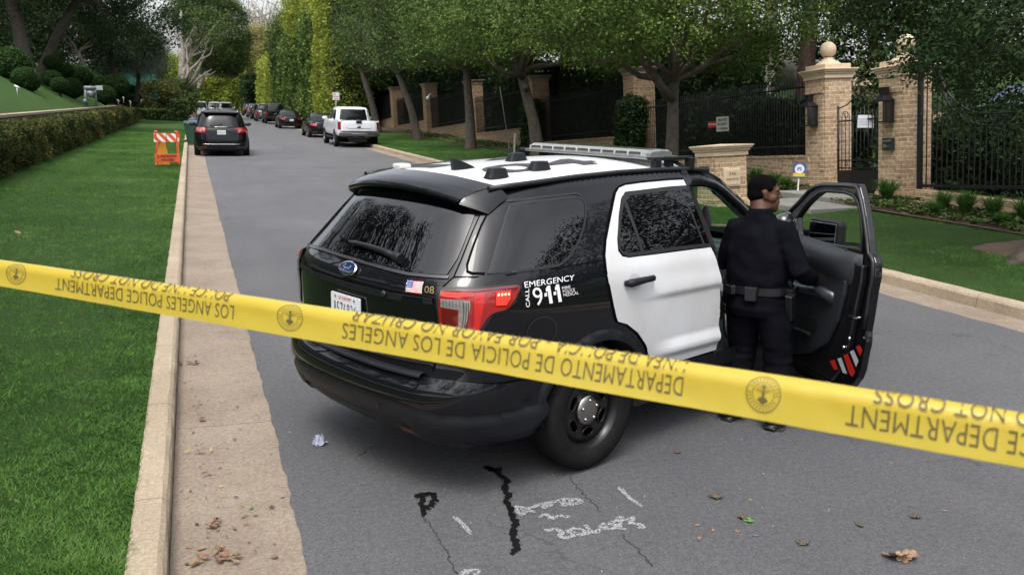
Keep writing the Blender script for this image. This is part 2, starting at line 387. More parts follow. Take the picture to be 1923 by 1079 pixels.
def concrete_material(name, c1, c2, stain, joints=0):
    m = bpy.data.materials.new(name); m.use_nodes = True; n = m.node_tree.nodes; l = m.node_tree.links; b = n['Principled BSDF']
    t = n.new('ShaderNodeTexCoord')
    def nz(sc, det=5, rough=.6):
        z = n.new('ShaderNodeTexNoise'); z.inputs['Scale'].default_value = sc; z.inputs['Detail'].default_value = det; z.inputs['Roughness'].default_value = rough; l.new(t.outputs['Object'], z.inputs['Vector']); return z
    def ramp(src, p0, c0, p1, c1):
        r = n.new('ShaderNodeValToRGB'); r.color_ramp.elements[0].position = p0; r.color_ramp.elements[1].position = p1
        r.color_ramp.elements[0].color = (*c0, 1); r.color_ramp.elements[1].color = (*c1, 1); l.new(src, r.inputs[0]); return r
    def mix(fac, a, bb, typ='MIX', f=None):
        x = n.new('ShaderNodeMixRGB'); x.blend_type = typ
        if f is None: l.new(fac, x.inputs[0])
        else: x.inputs[0].default_value = f
        l.new(a, x.inputs[1]); l.new(bb, x.inputs[2]); return x.outputs[0]
    a = ramp(nz(1.3).outputs[0], .3, c1, .7, c2); f = ramp(nz(48, 5, .85).outputs[0], .32, (.50, .48, .46), .68, (1.35, 1.35, 1.35))
    c = mix(None, a.outputs[0], f.outputs[0], 'MULTIPLY', .8)
    g = ramp(nz(.9, 6, .7).outputs[0], .58, (0, 0, 0), .75, (.7, .7, .7)); sr = n.new('ShaderNodeRGB'); sr.outputs[0].default_value = (*stain, 1); c = mix(g.outputs[0], c, sr.outputs[0])
    if joints:
        sx = n.new('ShaderNodeSeparateXYZ'); l.new(t.outputs['Object'], sx.inputs[0])
        md = n.new('ShaderNodeMath'); md.operation = 'PINGPONG'; md.inputs[1].default_value = joints/2; 
        zj = nz(6, 3); ma = n.new('ShaderNodeMath'); ma.operation = 'MULTIPLY_ADD'; ma.inputs[1].default_value = .03; l.new(zj.outputs[0], ma.inputs[0]); l.new(sx.outputs['Y'], ma.inputs[2]); l.new(ma.outputs[0], md.inputs[0])
        lt = n.new('ShaderNodeMath'); lt.operation = 'LESS_THAN'; lt.inputs[1].default_value = .005; l.new(md.outputs[0], lt.inputs[0])
        dk = n.new('ShaderNodeRGB'); dk.outputs[0].default_value = (.09, .075, .06, 1); mf = n.new('ShaderNodeMath'); mf.operation = 'MULTIPLY'; mf.inputs[1].default_value = .7; l.new(lt.outputs[0], mf.inputs[0]); c = mix(mf.outputs[0], c, dk.outputs[0])
    l.new(c, b.inputs['Base Color']); b.inputs['Roughness'].default_value = .9; b.inputs['Specular IOR Level'].default_value = .25
    bp = n.new('ShaderNodeBump'); bp.inputs['Strength'].default_value = .6; bp.inputs['Distance'].default_value = .01; z4 = nz(45, 5, .8); l.new(z4.outputs[0], bp.inputs['Height']); l.new(bp.outputs[0], b.inputs['Normal']); return m
M_GUT = concrete_material('gutter concrete', (.215, .172, .132), (.30, .246, .192), (.15, .115, .08), 6.1)
M_KERB = concrete_material('kerb concrete', (.33, .265, .19), (.42, .345, .25), (.22, .19, .12), 1.55)
def grass_material(name, c1, c2, c3):
    m = bpy.data.materials.new(name); m.use_nodes = True; n = m.node_tree.nodes; l = m.node_tree.links; b = n['Principled BSDF']
    t = n.new('ShaderNodeTexCoord')
    def nz(sc, det, rough=.6):
        z = n.new('ShaderNodeTexNoise'); z.inputs['Scale'].default_value = sc; z.inputs['Detail'].default_value = det; z.inputs['Roughness'].default_value = rough; l.new(t.outputs['Object'], z.inputs['Vector']); return z
    r = n.new('ShaderNodeValToRGB'); r.color_ramp.elements[0].position = .3; r.color_ramp.elements[1].position = .72
    r.color_ramp.elements[0].color = (*c1, 1); r.color_ramp.elements[1].color = (*c2, 1); l.new(nz(1.4, 6, .7).outputs[0], r.inputs[0])
    r2 = n.new('ShaderNodeValToRGB'); r2.color_ramp.elements[0].position = .35; r2.color_ramp.elements[1].position = .7
    r2.color_ramp.elements[0].color = (.45, .45, .45, 1); r2.color_ramp.elements[1].color = (1.35, 1.35, 1.3, 1); l.new(nz(55, 5, .8).outputs[0], r2.inputs[0])
    x = n.new('ShaderNodeMixRGB'); x.blend_type = 'MULTIPLY'; x.inputs[0].default_value = 1; l.new(r.outputs[0], x.inputs[1]); l.new(r2.outputs[0], x.inputs[2])
    l.new(x.outputs[0], b.inputs['Base Color']); b.inputs['Roughness'].default_value = .8; b.inputs['Specular IOR Level'].default_value = .15
    bp = n.new('ShaderNodeBump'); bp.inputs['Strength'].default_value = 1; bp.inputs['Distance'].default_value = .05; l.new(nz(70, 4, .8).outputs[0], bp.inputs['Height']); l.new(bp.outputs[0], b.inputs['Normal']); return m
M_LAWN = grass_material('lawn', (.040, .088, .020), (.074, .142, .032), None)
M_LAWN2 = grass_material('lawn second', (.042, .092, .020), (.072, .142, .032), None)  # nearly the same greens as the first lawn
M_SOIL = mat('soil', (.07, .045, .028), .95, var=(.12, .075, .045), vscale=3, bump=.6, bscale=20)
# ---- terrain under everything, road, gutters
KR = 8.32   # right kerb face
def bankz(x, y):   # left bank behind the hedge
    return 1.45+max(0, (-5.6-x))*.50
grid_sheet('ground', lin(-400, 400, 16), lin(-150, 700, 16), lambda x, y: -.25, M_SOIL)
def wob(y, a=.05): return a*math.sin(y*1.9)+a*.6*math.sin(y*5.3+1)+a*.35*math.sin(y*13.7)
ys = [-14+i*.12 for i in range(260)]+lin(17.5, 230, 60)[1:]
mb = MB()
for i, y in enumerate(ys):
    e = .42+(.006*math.sin(y*9.1)+.006*math.sin(y*23.3+2)+.006*noise.noise((y*14, 0, 0)))*(1 if y < 18 else .4)+.006*math.sin(y*1.3)
    er = KR-.52+.02*math.sin(y*2.1)+.01*math.sin(y*11)
    xs = [e]+lin(e, er, 8)[1:-1]+[er]
    mb.v += [(x, y, .0) for x in xs]
for i in range(len(ys)-1):
    for k in range(8): mb.f.append((i*9+k, i*9+k+1, (i+1)*9+k+1, (i+1)*9+k)); mb.m.append(0); mb.sm.append(False)
tag(mb.build('road', M_ROAD, recalc=False), kind='structure')
grid_sheet('gutter', [-.20, .1, .46], [-14, 10, 40, 120, 230], lambda x, y: -.008+(.006 if x < 0 else 0), M_GUT)
grid_sheet('gutter', [KR-.6, KR-.3, KR], [-14, 10, 40, 120, 230], lambda x, y: -.008, M_GUT)
mb = MB(); yy = [3+.06*i for i in range(600)]
for i, y in enumerate(yy): a = .004+.004*noise.noise((y*6, 1, 1)); mb.v += [(-.199, y, .004), (-.193+a, y, .004)]
mb.f = [(2*i, 2*i+1, 2*i+3, 2*i+2) for i in range(599)]; mb.m = [0]*599; mb.sm = [False]*599
tag(mb.build('kerb_joint', mat('joint dirt', (.07, .055, .04), .95), recalc=False), kind='structure')

def kerb(name, x0, x1, y0, y1, face):
    s = 1 if face > 0 else -1   # face towards +x (left kerb) or -x
    prof = [(0, -.03), (0, .105), (-.012*s, .13), (-.035*s, .147), (-.15*s, .150), (-.165*s, .140), (-.165*s, -.03)]
    mb = MB(); vs = []; fs = []; n = len(prof)
    yy = []; y = y0
    while y < y1: yy.append(y); y += .1 if y < 14 else 2
    yy.append(y1); rr = random.Random(3)
    for y in yy:
        t = (y-y0)/(y1-y0); xb = x0+(x1-x0)*t
        for k, (a, z) in enumerate(prof):
            j = .006*noise.noise((y*3.1, k, face))+.004*noise.noise((y*9, k, 2))
            if k in (2, 3): j += -.012*max(0, noise.noise((y*1.7, 3, face)))*s
            vs.append((xb+a+j, y, z+(.004*noise.noise((y*4, k, 5)) if k else 0)))
    for i in range(len(yy)-1):
        for k in range(n-1): fs.append((i*n+k, i*n+k+1, (i+1)*n+k+1, (i+1)*n+k))
    mb.add(vs, fs, 0, False); o = mb.build(name, M_KERB); tag(o, kind='structure'); return o
kerb('kerb', -.195, -.195, -14, 96, 1)
kerb('kerb', KR, KR, -14, 200, -1)
# ---- left lawn strip and bank
def lz(x, y): return .13+.02*noise.noise((x*.5, y*.3, 0))+max(0, -3.2-x)*.06
grid_sheet('lawn', lin(-4.9, -.35, 10), lin(-14, 96, 60), lambda x, y: lz(x, y)+(.0 if x < -.5 else -.01), M_LAWN)
grid_sheet('bank', [-5.75, -6.2, -7, -8, -9.5, -11, -13, -16, -24, -45, -90], lin(-14, 200, 40), lambda x, y: bankz(max(x, -14), y)+(.25*noise.noise((x*.2, y*.12, 3)) if x < -6 else 0), M_LAWN2)
# right lawn, bed, estate ground
def rz_(x, y):
    if x < 11.5: return .14+(x-8.48)*.02
    if x < 14: return .20+(x-11.5)*.06
    return .35
grid_sheet('lawn', [KR+.165, 9, 10, 11, 12, 12.5], lin(-14, 160, 60), lambda x, y: rz_(x, y)+.02*noise.noise((x*.6, y*.3, 4)), M_LAWN2)
grid_sheet('planting_bed', [12.48, 13, 14, 15, 17], lin(-14, 160, 50), lambda x, y: rz_(x, y)+.03+.05*noise.noise((x*1.2, y*1.1, 4)), M_SOIL)
grid_sheet('estate_ground', [16.9, 18, 20, 23, 26, 30, 34, 38], lin(-40, 230, 30), lambda x, y: .42+max(0, x-18)*.24+.3*noise.noise((x*.1, y*.1, 0))*(x > 18), M_LAWN2)
# far crossing ground at the bend
grid_sheet('hill', lin(-60, 60, 12), [205, 225, 260, 320, 420], lambda x, y: (y-205)*.06, M_LAWN2)
# ---- grass blades (near lawns)
M_BLADE = leafmat('grass blade', (.040, .100, .018), (.115, .235, .050), .55, .3, (.20, .25, .10))
def blades(name, n, sampler, h, seed, label):
    r = np.random.default_rng(seed); P = sampler(r, n); n = len(P)
    a = r.uniform(0, 2*np.pi, n); wv = np.stack([np.cos(a), np.sin(a), np.zeros(n)], 1)*.0028*(1+P[:, 1:2]*.10)
    cl = np.array([noise.noise((p[0]*2.3, p[1]*2.3, 1.0))*.5+noise.noise((p[0]*9, p[1]*9, 4.0))*.5 for p in P])
    hh = h*(1+.8*cl)*r.uniform(.5, 1.25, n)
    ln = r.normal(size=(n, 2))*.75+np.stack([cl*1.2, cl*.8], 1)
    tip = P+np.stack([ln[:, 0]*hh, ln[:, 1]*hh, hh], 1)
    V = np.empty((n, 3, 3)); V[:, 0] = P-wv; V[:, 1] = P+wv; V[:, 2] = tip
    me = bpy.data.meshes.new(name); me.vertices.add(3*n); me.vertices.foreach_set('co', V.reshape(-1).astype(np.float32))
    me.loops.add(3*n); me.loops.foreach_set('vertex_index', np.arange(3*n, dtype=np.int32)); me.polygons.add(n)
    me.polygons.foreach_set('loop_start', np.arange(0, 3*n, 3, dtype=np.int32)); me.polygons.foreach_set('loop_total', np.full(n, 3, dtype=np.int32)); me.update(calc_edges=True)
    at = me.attributes.new('rnd', 'FLOAT', 'FACE'); at.data.foreach_set('value', np.clip(.42+cl*.55+.45*np.array([noise.noise((p[0]*.7, p[1]*.35, 8.0)) for p in P])+.10*np.sin((P[:, 0]*.35+P[:, 1])*1.9)+r.normal(size=n)*.14, 0, 1).astype(np.float32))
    me.materials.append(M_BLADE); o = bpy.data.objects.new(name, me); link(o); tag(o, label, 'grass', kind='stuff')
def s_left(r, n):
    y = 3.2+(r.random(n)**2.2)*62; x = -.345-r.random(n)*np.minimum(4.3, .6+(y)*.30)
    z = np.array([lz(a, b) for a, b in zip(x, y)]); return np.stack([x, y, z-.004], 1)
blades('grass', 420000, s_left, .021, 5, 'mown green grass of the parkway lawn beside the left kerb')
def s_right(r, n):
    y = 4+(r.random(n)**1.6)*52; x = KR+.17+r.random(n)*4.0
    z = np.array([rz_(a, b) for a, b in zip(x, y)]); return np.stack([x, y, z-.004], 1)
blades('grass', 130000, s_right, .028, 6, 'shaded green grass between the right kerb and the brick wall')
# ================================================================== VEGETATION
GREEN = leafmat('leaf green', (.018, .040, .010), (.135, .205, .045), .42, .14, (.24, .32, .08))
DARKG = leafmat('leaf dark', (.008, .018, .006), (.034, .062, .018), .5, .2)  # dark green, lowered further to put shade under the trees into the colour
MIDG = leafmat('leaf mid', (.015, .034, .010), (.110, .165, .045), .45, .15, (.17, .22, .06))
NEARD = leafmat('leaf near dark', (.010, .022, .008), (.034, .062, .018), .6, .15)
OLIVE = leafmat('leaf olive', (.09, .115, .08), (.22, .26, .19), .6, .2)
YELG = leafmat('leaf yellow green', (.10, .15, .022), (.32, .36, .06), .5, .3, (.46, .42, .08))
AUT = leafmat('leaf autumn', (.17, .18, .06), (.36, .32, .12), .6, .3, (.38, .22, .07))
HEDG = leafmat('leaf hedge', (.028, .042, .014), (.12, .125, .035), .6, .2, (.30, .20, .07))
TOPI = leafmat('leaf topiary', (.014, .038, .010), (.05, .105, .022), .55, .2)
BARK = mat('bark', (.060, .048, .038), .9, var=(.105, .086, .066), vscale=9, bump=.9, bscale=26)
DBARK = mat('bark dark', (.025, .020, .016), .9, var=(.05, .04, .032), vscale=6, bump=.8, bscale=20)
PALEB = mat('bark pale', (.33, .30, .25), .85, var=(.20, .17, .14), vscale=5, bump=.6, bscale=20)
REDB = mat('bark redwood', (.055, .032, .024), .95, var=(.11, .06, .045), vscale=7, bump=1, bscale=16)
# --- street trees on the right lawn
def street_tree(x, y, lean, h, seed, label, tr=.19, n=330, per=95, cr=.26, leaf=.085, blobs=None, top=None, m=GREEN, limbs=None):
    top = top or (lean, .2, h)
    bl = blobs or [((0, 0, h+2.2), (3.0, 3.3, 1.8)), ((-1.6, -1.2, h+1.3), (1.8, 1.9, 1.1)), ((1.5, .8, h+1.4), (1.9, 2, 1.2)), ((0, 1.8, h+1.1), (1.7, 1.6, 1.0)), ((-1.5, .5, h+.5), (1.7, 1.5, .7)), ((1.6, -.5, h+.4), (1.6, 1.5, .7)), ((-.8, .3, h+3.8), (2.4, 2.6, 1.5))]
    return tree(label, (x, y, .18), [(0, 0, -.1), (lean*.35, .03, h*.45), top], bl, n, per, cr, leaf, m, BARK, seed, 'street tree', 'street_tree', 'street trees along the right lawn', nlimb=10, tr=tr, limbs=limbs)
street_tree(11.55, 20.7, .05, 2.75, 11, 'straight trunked street tree right behind the brick mailbox pillar', .20, 700, 120, .24, .08,
            limbs=[([(0, .1, 2.2), (-.5, -.2, 2.5), (-1.1, -.3, 3.1), (-1.5, -.3, 3.9)], [.13, .11, .09, .06])],
            blobs=[((0, 0, 5.2), (3.4, 3.4, 1.9)), ((-2.4, -1.0, 4.1), (1.9, 1.9, 1.0)), ((-1.2, -2.2, 4.1), (1.7, 1.4, .9)), ((1.5, -1.0, 4.0), (1.5, 1.6, .9)), ((-3.3, .6, 4.6), (1.5, 1.5, 1.2)), ((2.2, -1.4, 4.6), (1.4, 1.4, 1.1)), ((-2.6, -.6, 3.55), (1.5, 1.3, .55)), ((-1.0, 1.4, 3.6), (1.4, 1.3, .6)), ((2.0, .4, 3.5), (1.3, 1.3, .6)), ((0, 0, 6.9), (2.9, 3.2, 1.6))])
street_tree(11.9, 31.0, -.75, 3.2, 12, 'leaning street tree with one pale bare limb sweeping left', .25, 700, 110, .27, .09,
            limbs=[([(-.7, 0, 3.0), (-1.5, -.3, 3.1), (-2.2, -.5, 3.45), (-2.5, -.6, 4.2)], [.12, .10, .08, .06]), ([(-.62, -.1, 2.55), (-.75, -.3, 2.66)], [.11, .10])],
            blobs=[((0, 0, 5.6), (3.3, 3.5, 1.9)), ((-2.0, -2.0, 4.6), (2.0, 2.0, 1.1)), ((2.0, -1.4, 4.5), (2.0, 1.8, 1.2)), ((.5, -2.8, 4.7), (1.6, 1.5, 1.0)), ((-3.2, 1, 5.0), (1.7, 1.7, 1.2)), ((2.4, -1, 3.7), (1.6, 1.5, .6)), ((-1.2, 1.6, 4.0), (1.8, 1.5, .6)), ((-3.0, -.6, 4.2), (1.3, 1.3, .7)), ((0, 0, 7.3), (2.8, 3, 1.6))])
street_tree(11.75, 39.2, -.2, 3.6, 13, 'dark straight street tree third from the mailbox pillar', .24, 560, 95, .30, .10)
street_tree(11.8, 49.5, -1.1, 3.7, 14, 'street tree with a curved trunk just right of the white pickup', .24, 380, 90, .32, .11, m=MIDG,
            blobs=[((-.4, 0, 6.2), (3.2, 3.6, 2.2)), ((-1.9, -1.5, 5.0), (1.8, 2.0, 1.4)), ((1.4, -1, 5.2), (2.2, 2, 1.3)), ((-1, 0, 8.2), (3, 3, 1.8))])
street_tree(11.7, 60.5, -1.0, 4.0, 15, 'forked street tree directly behind the white pickup cab', .26, 400, 85, .36, .12, m=MIDG,
            blobs=[((.3, 0, 6.6), (3.1, 4, 2.6)), ((-1.2, -1.5, 5.6), (1.8, 2.2, 1.6)), ((1.4, -1, 5.6), (2.4, 2, 1.5)), ((.5, 0, 9.2), (2.8, 3.4, 2.2))])
street_tree(11.6, 74, -.6, 4.2, 16, 'farthest street tree of the row beside the no parking sign', .26, 400, 80, .42, .14, m=MIDG,
            blobs=[((1.2, 0, 7.4), (2.6, 4, 3.2)), ((.2, -2, 5.4), (1.6, 2.0, 1.4)), ((1.6, 1, 10.5), (2.6, 3.4, 2.6))])
# near tree at the right frame edge: trunk with root flare, crown hangs over the gate pillars
rt = tree('large dark tree at the right edge whose boughs hang over the gate pillar', (11.2, 9.2, .12), [(0, 0, -.1), (.25, .1, 1.6), (.3, .5, 3.4)],
     [(tuple(atD(u, v, D)-Vector((11.2, 9.2, .12))), r_) for u, v, D, r_ in ((1835, 10, 12.5, (1.0, 1.0, .6)), (1880, 60, 11.5, (1.3, 1.3, .9)), (1660, 20, 13, (.7, .7, .35)), (1765, 105, 12, (.6, .6, .28)), (1850, 135, 11.5, (.8, .8, .4)), (1910, 215, 11, (.6, .7, .5)), (1712, 150, 12.5, (.13, .13, .12)), (1600, -20, 13, (1.0, 1.0, .6)), (1860, 80, 11, (1.0, 1.0, .6)))]+[((.2, 2.6, 5.4), (3.0, 3.0, .95)), ((.5, .5, 6.6), (3.6, 3.8, 1.6))], 900, 80, .15, .055, NEARD, BARK, 21, 'tree', 'tree', None, nlimb=16, tr=.36, shell=(.3, 1))
mb = MB()
for k in range(7):
    a = math.radians(150+k*30); L_ = .7+.25*math.sin(k*2.1)
    mb.tube([(0, 0, .35), (math.cos(a)*L_*.45, math.sin(a)*L_*.45, .12), (math.cos(a)*L_, math.sin(a)*L_, -.03)], [.26, .16, .05], 8)
mb.build('root_flare', BARK, rt, recalc=False)
mb = MB(); vs = [(11.5, 9.6, rz_(11.5, 9.6)+.07)]
for q in range(3):
    for k in range(28): a = 2*math.pi*k/28; rr_ = (q+1)/3*(1+.18*noise.noise((math.cos(a)*2, math.sin(a)*2, 5))+.05*noise.noise((k*1.7, 0, 1))); x = 11.5+1.25*rr_*math.cos(a); y = 9.6+.85*rr_*math.sin(a); vs.append((x, y, rz_(x, y)+(.06, .045, -.03)[q]+.015*noise.noise((x*5, y*5, 0))))
vs = [(x+.35, y+.35, z) for x, y, z in vs]; mb.add(vs, [(0, 1+k, 1+(k+1) % 28) for k in range(28)]+[(1+q*28+k, 29+q*28+k, 29+q*28+(k+1) % 28, 1+q*28+(k+1) % 28) for q in range(2) for k in range(28)], 0, True); tag(mb.build('bare_soil', M_SOIL), kind='structure')
# --- redwoods and estate trees behind the wall
def big(label, base, h, r, blobs, n, per, cr, leaf, lm, bm, seed, nlimb=6, low=-1):
    return tree(label, base, [(0, 0, -.3), (0, 0, h*.4), (0, 0, h)], blobs, n, per, cr, leaf, lm, bm, seed, 'tree', 'tree', 'estate trees behind the brick wall', nlimb=nlimb, tr=r, low=low)
p_ = atX(1503, 260, 18.5); big('thick dark redwood trunk just left of the gate pillar', (18.5, p_.y, .4), 12, .30, [((0, 0, 9.6), (4.5, 4.5, 2.6)), ((-1, -1, 8.2), (3.2, 3.2, 1.2))], 330, 80, .5, .14, DARKG, REDB, 31)
p_ = atX(1378, 260, 18.0); big('dark redwood trunk between the mailbox pillar and the signs', (18.0, p_.y, .4), 12, .28, [((0, 0, 9.6), (4.5, 4.5, 2.6)), ((-1, -1, 8.0), (3.0, 3.2, 1.3))], 330, 80, .5, .14, DARKG, REDB, 32)
p_ = atX(1178, 200, 17.5); big('reddish trunk behind the iron fence left of the mailbox pillar', (17.5, p_.y, .4), 12, .42, [((0, 0, 8.5), (4.6, 4.6, 3)), ((-1, -1, 6.2), (3.4, 3.4, 1.6))], 360, 80, .5, .15, DARKG, REDB, 33)
p_ = atX(950, 200, 17.5); big('reddish trunk behind the fence seen between two street trees', (17.5, p_.y, .4), 12, .42, [((0, 0, 8.5), (4.8, 4.8, 3.2)), ((-1, -1, 6.0), (3.6, 3.6, 1.8))], 360, 80, .55, .16, DARKG, REDB, 34)
p_ = atX(1440, 140, 27); big('pale barked tree on the sunny estate lawn', (27, p_.y, 3.0), 7, .42, [((0, 0, 9.5), (4.5, 4.5, 2.6))], 200, 70, .6, .16, MIDG, PALEB, 35)
p_ = atX(1640, 100, 30); big('tall grey tree far behind the gate', (30, p_.y, 1.5), 8, .30, [((0, 0, 9), (5, 5, 4)), ((0, -2, 5.5), (4, 4, 2))], 330, 70, .6, .17, MIDG, DBARK, 36)
p_ = atX(1820, 100, 24); big('spreading dark tree behind the driveway gate', (24, p_.y, .8), 6, .32, [((0, 0, 6), (5, 5, 3.2)), ((-2, 1, 3.8), (3.4, 3.4, 1.2))], 420, 75, .5, .15, DARKG, DBARK, 37)
p_ = atX(1700, 100, 21); big('leafy evergreen rising between the two gate pillars', (21, p_.y, .6), 5, .2, [((0, 0, 4.0), (2.4, 2.4, 2.6)), ((0, 0, 6.5), (2.6, 2.6, 1.6))], 260, 70, .4, .12, MIDG, DBARK, 38)
# screening hedge behind the fence
CORE = mat('hedge core', (.007, .012, .005), .95)
def hedge(label, name, cat, x0, x1, y0, y1, z0, zt, n, leaf, lm, seed, jitter=.10, group=None, faces='wesnt', round_=0, core=True, zfun=None):
    """clipped hedge: leafy skin over a dark solid core; faces w (-x) e s (-y) n t"""
    r = np.random.default_rng(seed); w_, d_, h_ = x1-x0, y1-y0, zt-z0
    A = {'w': d_*h_, 'e': d_*h_, 's': w_*h_, 'n': w_*h_, 't': w_*d_}; F_ = [f for f in 'wesnt' if f in faces]; a = np.array([A[f] for f in F_]); k = r.choice(len(F_), n, p=a/a.sum())
    u = r.random(n); v = r.random(n); P = np.zeros((n, 3))
    for i, f in enumerate(F_):
        q = k == i
        if f == 'w': P[q] = np.stack([np.full(q.sum(), x0), y0+u[q]*d_, z0+v[q]*h_], 1)
        if f == 'e': P[q] = np.stack([np.full(q.sum(), x1), y0+u[q]*d_, z0+v[q]*h_], 1)
        if f == 's': P[q] = np.stack([x0+u[q]*w_, np.full(q.sum(), y0), z0+v[q]*h_], 1)
        if f == 'n': P[q] = np.stack([x0+u[q]*w_, np.full(q.sum(), y1), z0+v[q]*h_], 1)
        if f == 't': P[q] = np.stack([x0+u[q]*w_, y0+v[q]*d_, np.full(q.sum(), zt)], 1)
    fr = 1.1/max(.4, jitter*6)
    nv = np.array([noise.noise((p[0]*fr, p[1]*fr, p[2]*fr+seed)) for p in P]); n2 = np.array([noise.noise((p[0]*fr*3, p[1]*fr*3, p[2]*fr*3+seed)) for p in P])
    c = np.array([(x0+x1)/2, (y0+y1)/2, (z0+zt)/2]); d = P-c; d[:, 0] /= w_; d[:, 1] /= d_; d[:, 2] /= h_
    dn = np.sign(d)*(np.abs(d) > .495)
    if round_:
        e = np.clip((np.abs(d)-.5+round_/np.array([w_, d_, h_]))/(round_/np.array([w_, d_, h_])), 0, 1); 
        P -= np.sign(d)*(e**2)*(e.sum(1, keepdims=True)-1).clip(0, 1)*round_*.45*np.array([1, 1, 1])
    P += dn*((nv+n2*.5)*jitter*1.3)[:, None]+r.normal(size=P.shape)*jitter*.35
    rnd = np.clip(.42+nv*.5+n2*.35+r.normal(size=n)*.15, 0, 1)
    if zfun is not None: P[:, 2] += np.array([zfun(a_, b_) for a_, b_ in zip(P[:, 0], P[:, 1])])*((P[:, 2]-z0)/h_)
    o = None
    root = empty(name, ((x0+x1)/2, (y0+y1)/2, z0), 0, label, cat, group)
    P -= np.array([(x0+x1)/2, (y0+y1)/2, z0])
    if core:
        j = jitter*.9; mb = MB(); mb.box((0, 0, h_/2-j/2), (w_-2*j, d_-2*j, h_-j)); mb.build('inner_branches', CORE, root, recalc=False)
    leaf_object('foliage', P, leaf, lm, root, .3, .55, rnd)
    return root
hedge('dark evergreen screen left of the mailbox pillar behind the fence', 'screening_hedge', 'hedge', 15.3, 16.6, 23.6, 30, .35, 4.3, 12000, .14, DARKG, 40, .3, 'screening hedges behind the iron fence', 'wst')
hedge('low dark evergreen screen behind the fence left of the gate', 'screening_hedge', 'hedge', 15.3, 16.6, 18.9, 23.4, .35, 2.35, 9000, .13, DARKG, 41, .25, 'screening hedges behind the iron fence', 'wst')
hedge('dark evergreen screen behind the middle fence panels', 'screening_hedge', 'hedge', 15.3, 16.6, 30.2, 46, .35, 4.0, 14000, .16, DARKG, 42, .3, 'screening hedges behind the iron fence', 'wst')
hedge('dark evergreen screen behind the farthest fence panels', 'screening_hedge', 'hedge', 15.0, 17.4, 46.2, 84, .35, 6.0, 16000, .22, DARKG, 43, .4, 'screening hedges behind the iron fence', 'wst')
# shrubs behind driveway gate
def shrub(label, c, r, n, leaf, lm, seed, name='shrub', cat='shrub', group=None, ncl=60, up=.2, shell=(.5, 1)):
    root = empty(name, c, 0, label, cat, group)
    P, rnd, cc = crown_points([((0, 0, r[2]), r)], ncl, n//ncl, min(r)*.20, seed, shell, .9, -.7)
    leaf_object('foliage', P, leaf, lm, root, up, .5, rnd)
    mb = MB()
    for k in range(6): mb.tube(wobble((0, 0, 0), cc[k], 3, .06, seed+k), [.02, .017, .012, .008], 5, caps=False)
    mb.build('stem', DBARK, root, recalc=False); return root
for k, (u, X, rr) in enumerate([(1765, 16.5, 1.0), (1812, 16.2, 1.2), (1868, 16.0, 1.3), (1925, 16.2, 1.3)]):
    q = atX(u, 360, X); shrub(['low dark shrub behind the hinge side of the driveway gate', 'dark shrub behind the middle of the driveway gate', 'broad dark shrub behind the driveway gate', 'dark shrub behind the driveway gate at the photo edge'][k], (X, q.y, .35), (rr*.8, rr*.8, rr*.8), 6000, .10, DARKG, 50+k, group='shrubs behind the driveway gate')
# --- left side
def lefthedge():
    n = 95000; r = np.random.default_rng(61)
    y = 15+(r.random(n)**1.5)*70; side = r.random(n) < .68; zz = r.random(n); 
    x0 = -4.25; x1 = -5.3; top = 1.36
    X = np.where(side, x0, x0+(x1-x0)*r.random(n)); zb = .30; Z = np.where(side, zb+(top-zb)*zz, top)
    P = np.stack([X, y, Z], 1)
    nv = np.array([noise.noise((p[1]*.9, p[2]*1.3, 2.0)) for p in P]); n2 = np.array([noise.noise((p[0]*3, p[1]*3.5, p[2]*3.5)) for p in P])
    P[:, 0] += np.where(side, (nv*.16+n2*.10), 0)+r.normal(size=n)*.035; P[:, 2] += np.where(side, 0, nv*.07+n2*.05)+r.normal(size=n)*.03
    P[:, 0] -= np.where(side, np.clip((zz-.86)/.14, 0, 1)**2*.12, 0)
    hl = np.array([noise.noise((p[1]*.28, 7.0, 1.0)) for p in P])
    rnd = np.clip(.30+nv*.35+n2*.35+hl*.55+r.normal(size=n)*.17, 0, 1)
    root = empty('clipped_hedge', (-4.8, 50, .2), 0, 'long clipped green and bronze hedge along the left lawn', 'hedge')
    sz = .06+(y-15)*.0012

    o = leaf_object('foliage', P-np.array([-4.8, 50, .2]), sz, HEDG, root, .1, .55, rnd)
    mb = MB(); mb.box((0, 0, .52), (.80, 70, 1.1)); mb.build('inner_branches', CORE, root, recalc=False)
lefthedge()
# retaining wall coping behind that hedge
mb = MB(); mb.box((-5.62, 50, .70), (.24, 72, 1.55)); mb.box((-5.60, 50, 1.52), (.36, 72, .09))
tag(mb.build('retaining_wall', M_KERB), 'low tan retaining wall with pale coping behind the long hedge', 'wall')
hedge('tall square clipped hedge block at the end of the left lawn', 'hedge_block', 'hedge', -1.75, -.35, 92, 94.5, .15, 2.05, 5000, .14, MIDG, 62, .06)
hedge('low flat hedge across the far end of the left lawn', 'low_hedge', 'hedge', -4.6, -1.8, 92.5, 94, .15, 1.15, 5000, .14, MIDG, 63, .08)
hedge('yellowish clipped hedge top above the end of the long hedge', 'yellow_hedge', 'hedge', -6.6, -4.4, 86, 89, .15, 2.35, 6000, .15, HEDG, 64, .10)
shrub('loose grey green shrub behind the hedge block', (-3.2, 100, .15), (2.2, 2.2, 1.9), 12000, .2, HEDG, 65)
shrub('sprawling dark shrub at the foot of the pale trunked tree', (-.9, 104, .15), (1.8, 2, 2.2), 12000, .2, MIDG, 66)
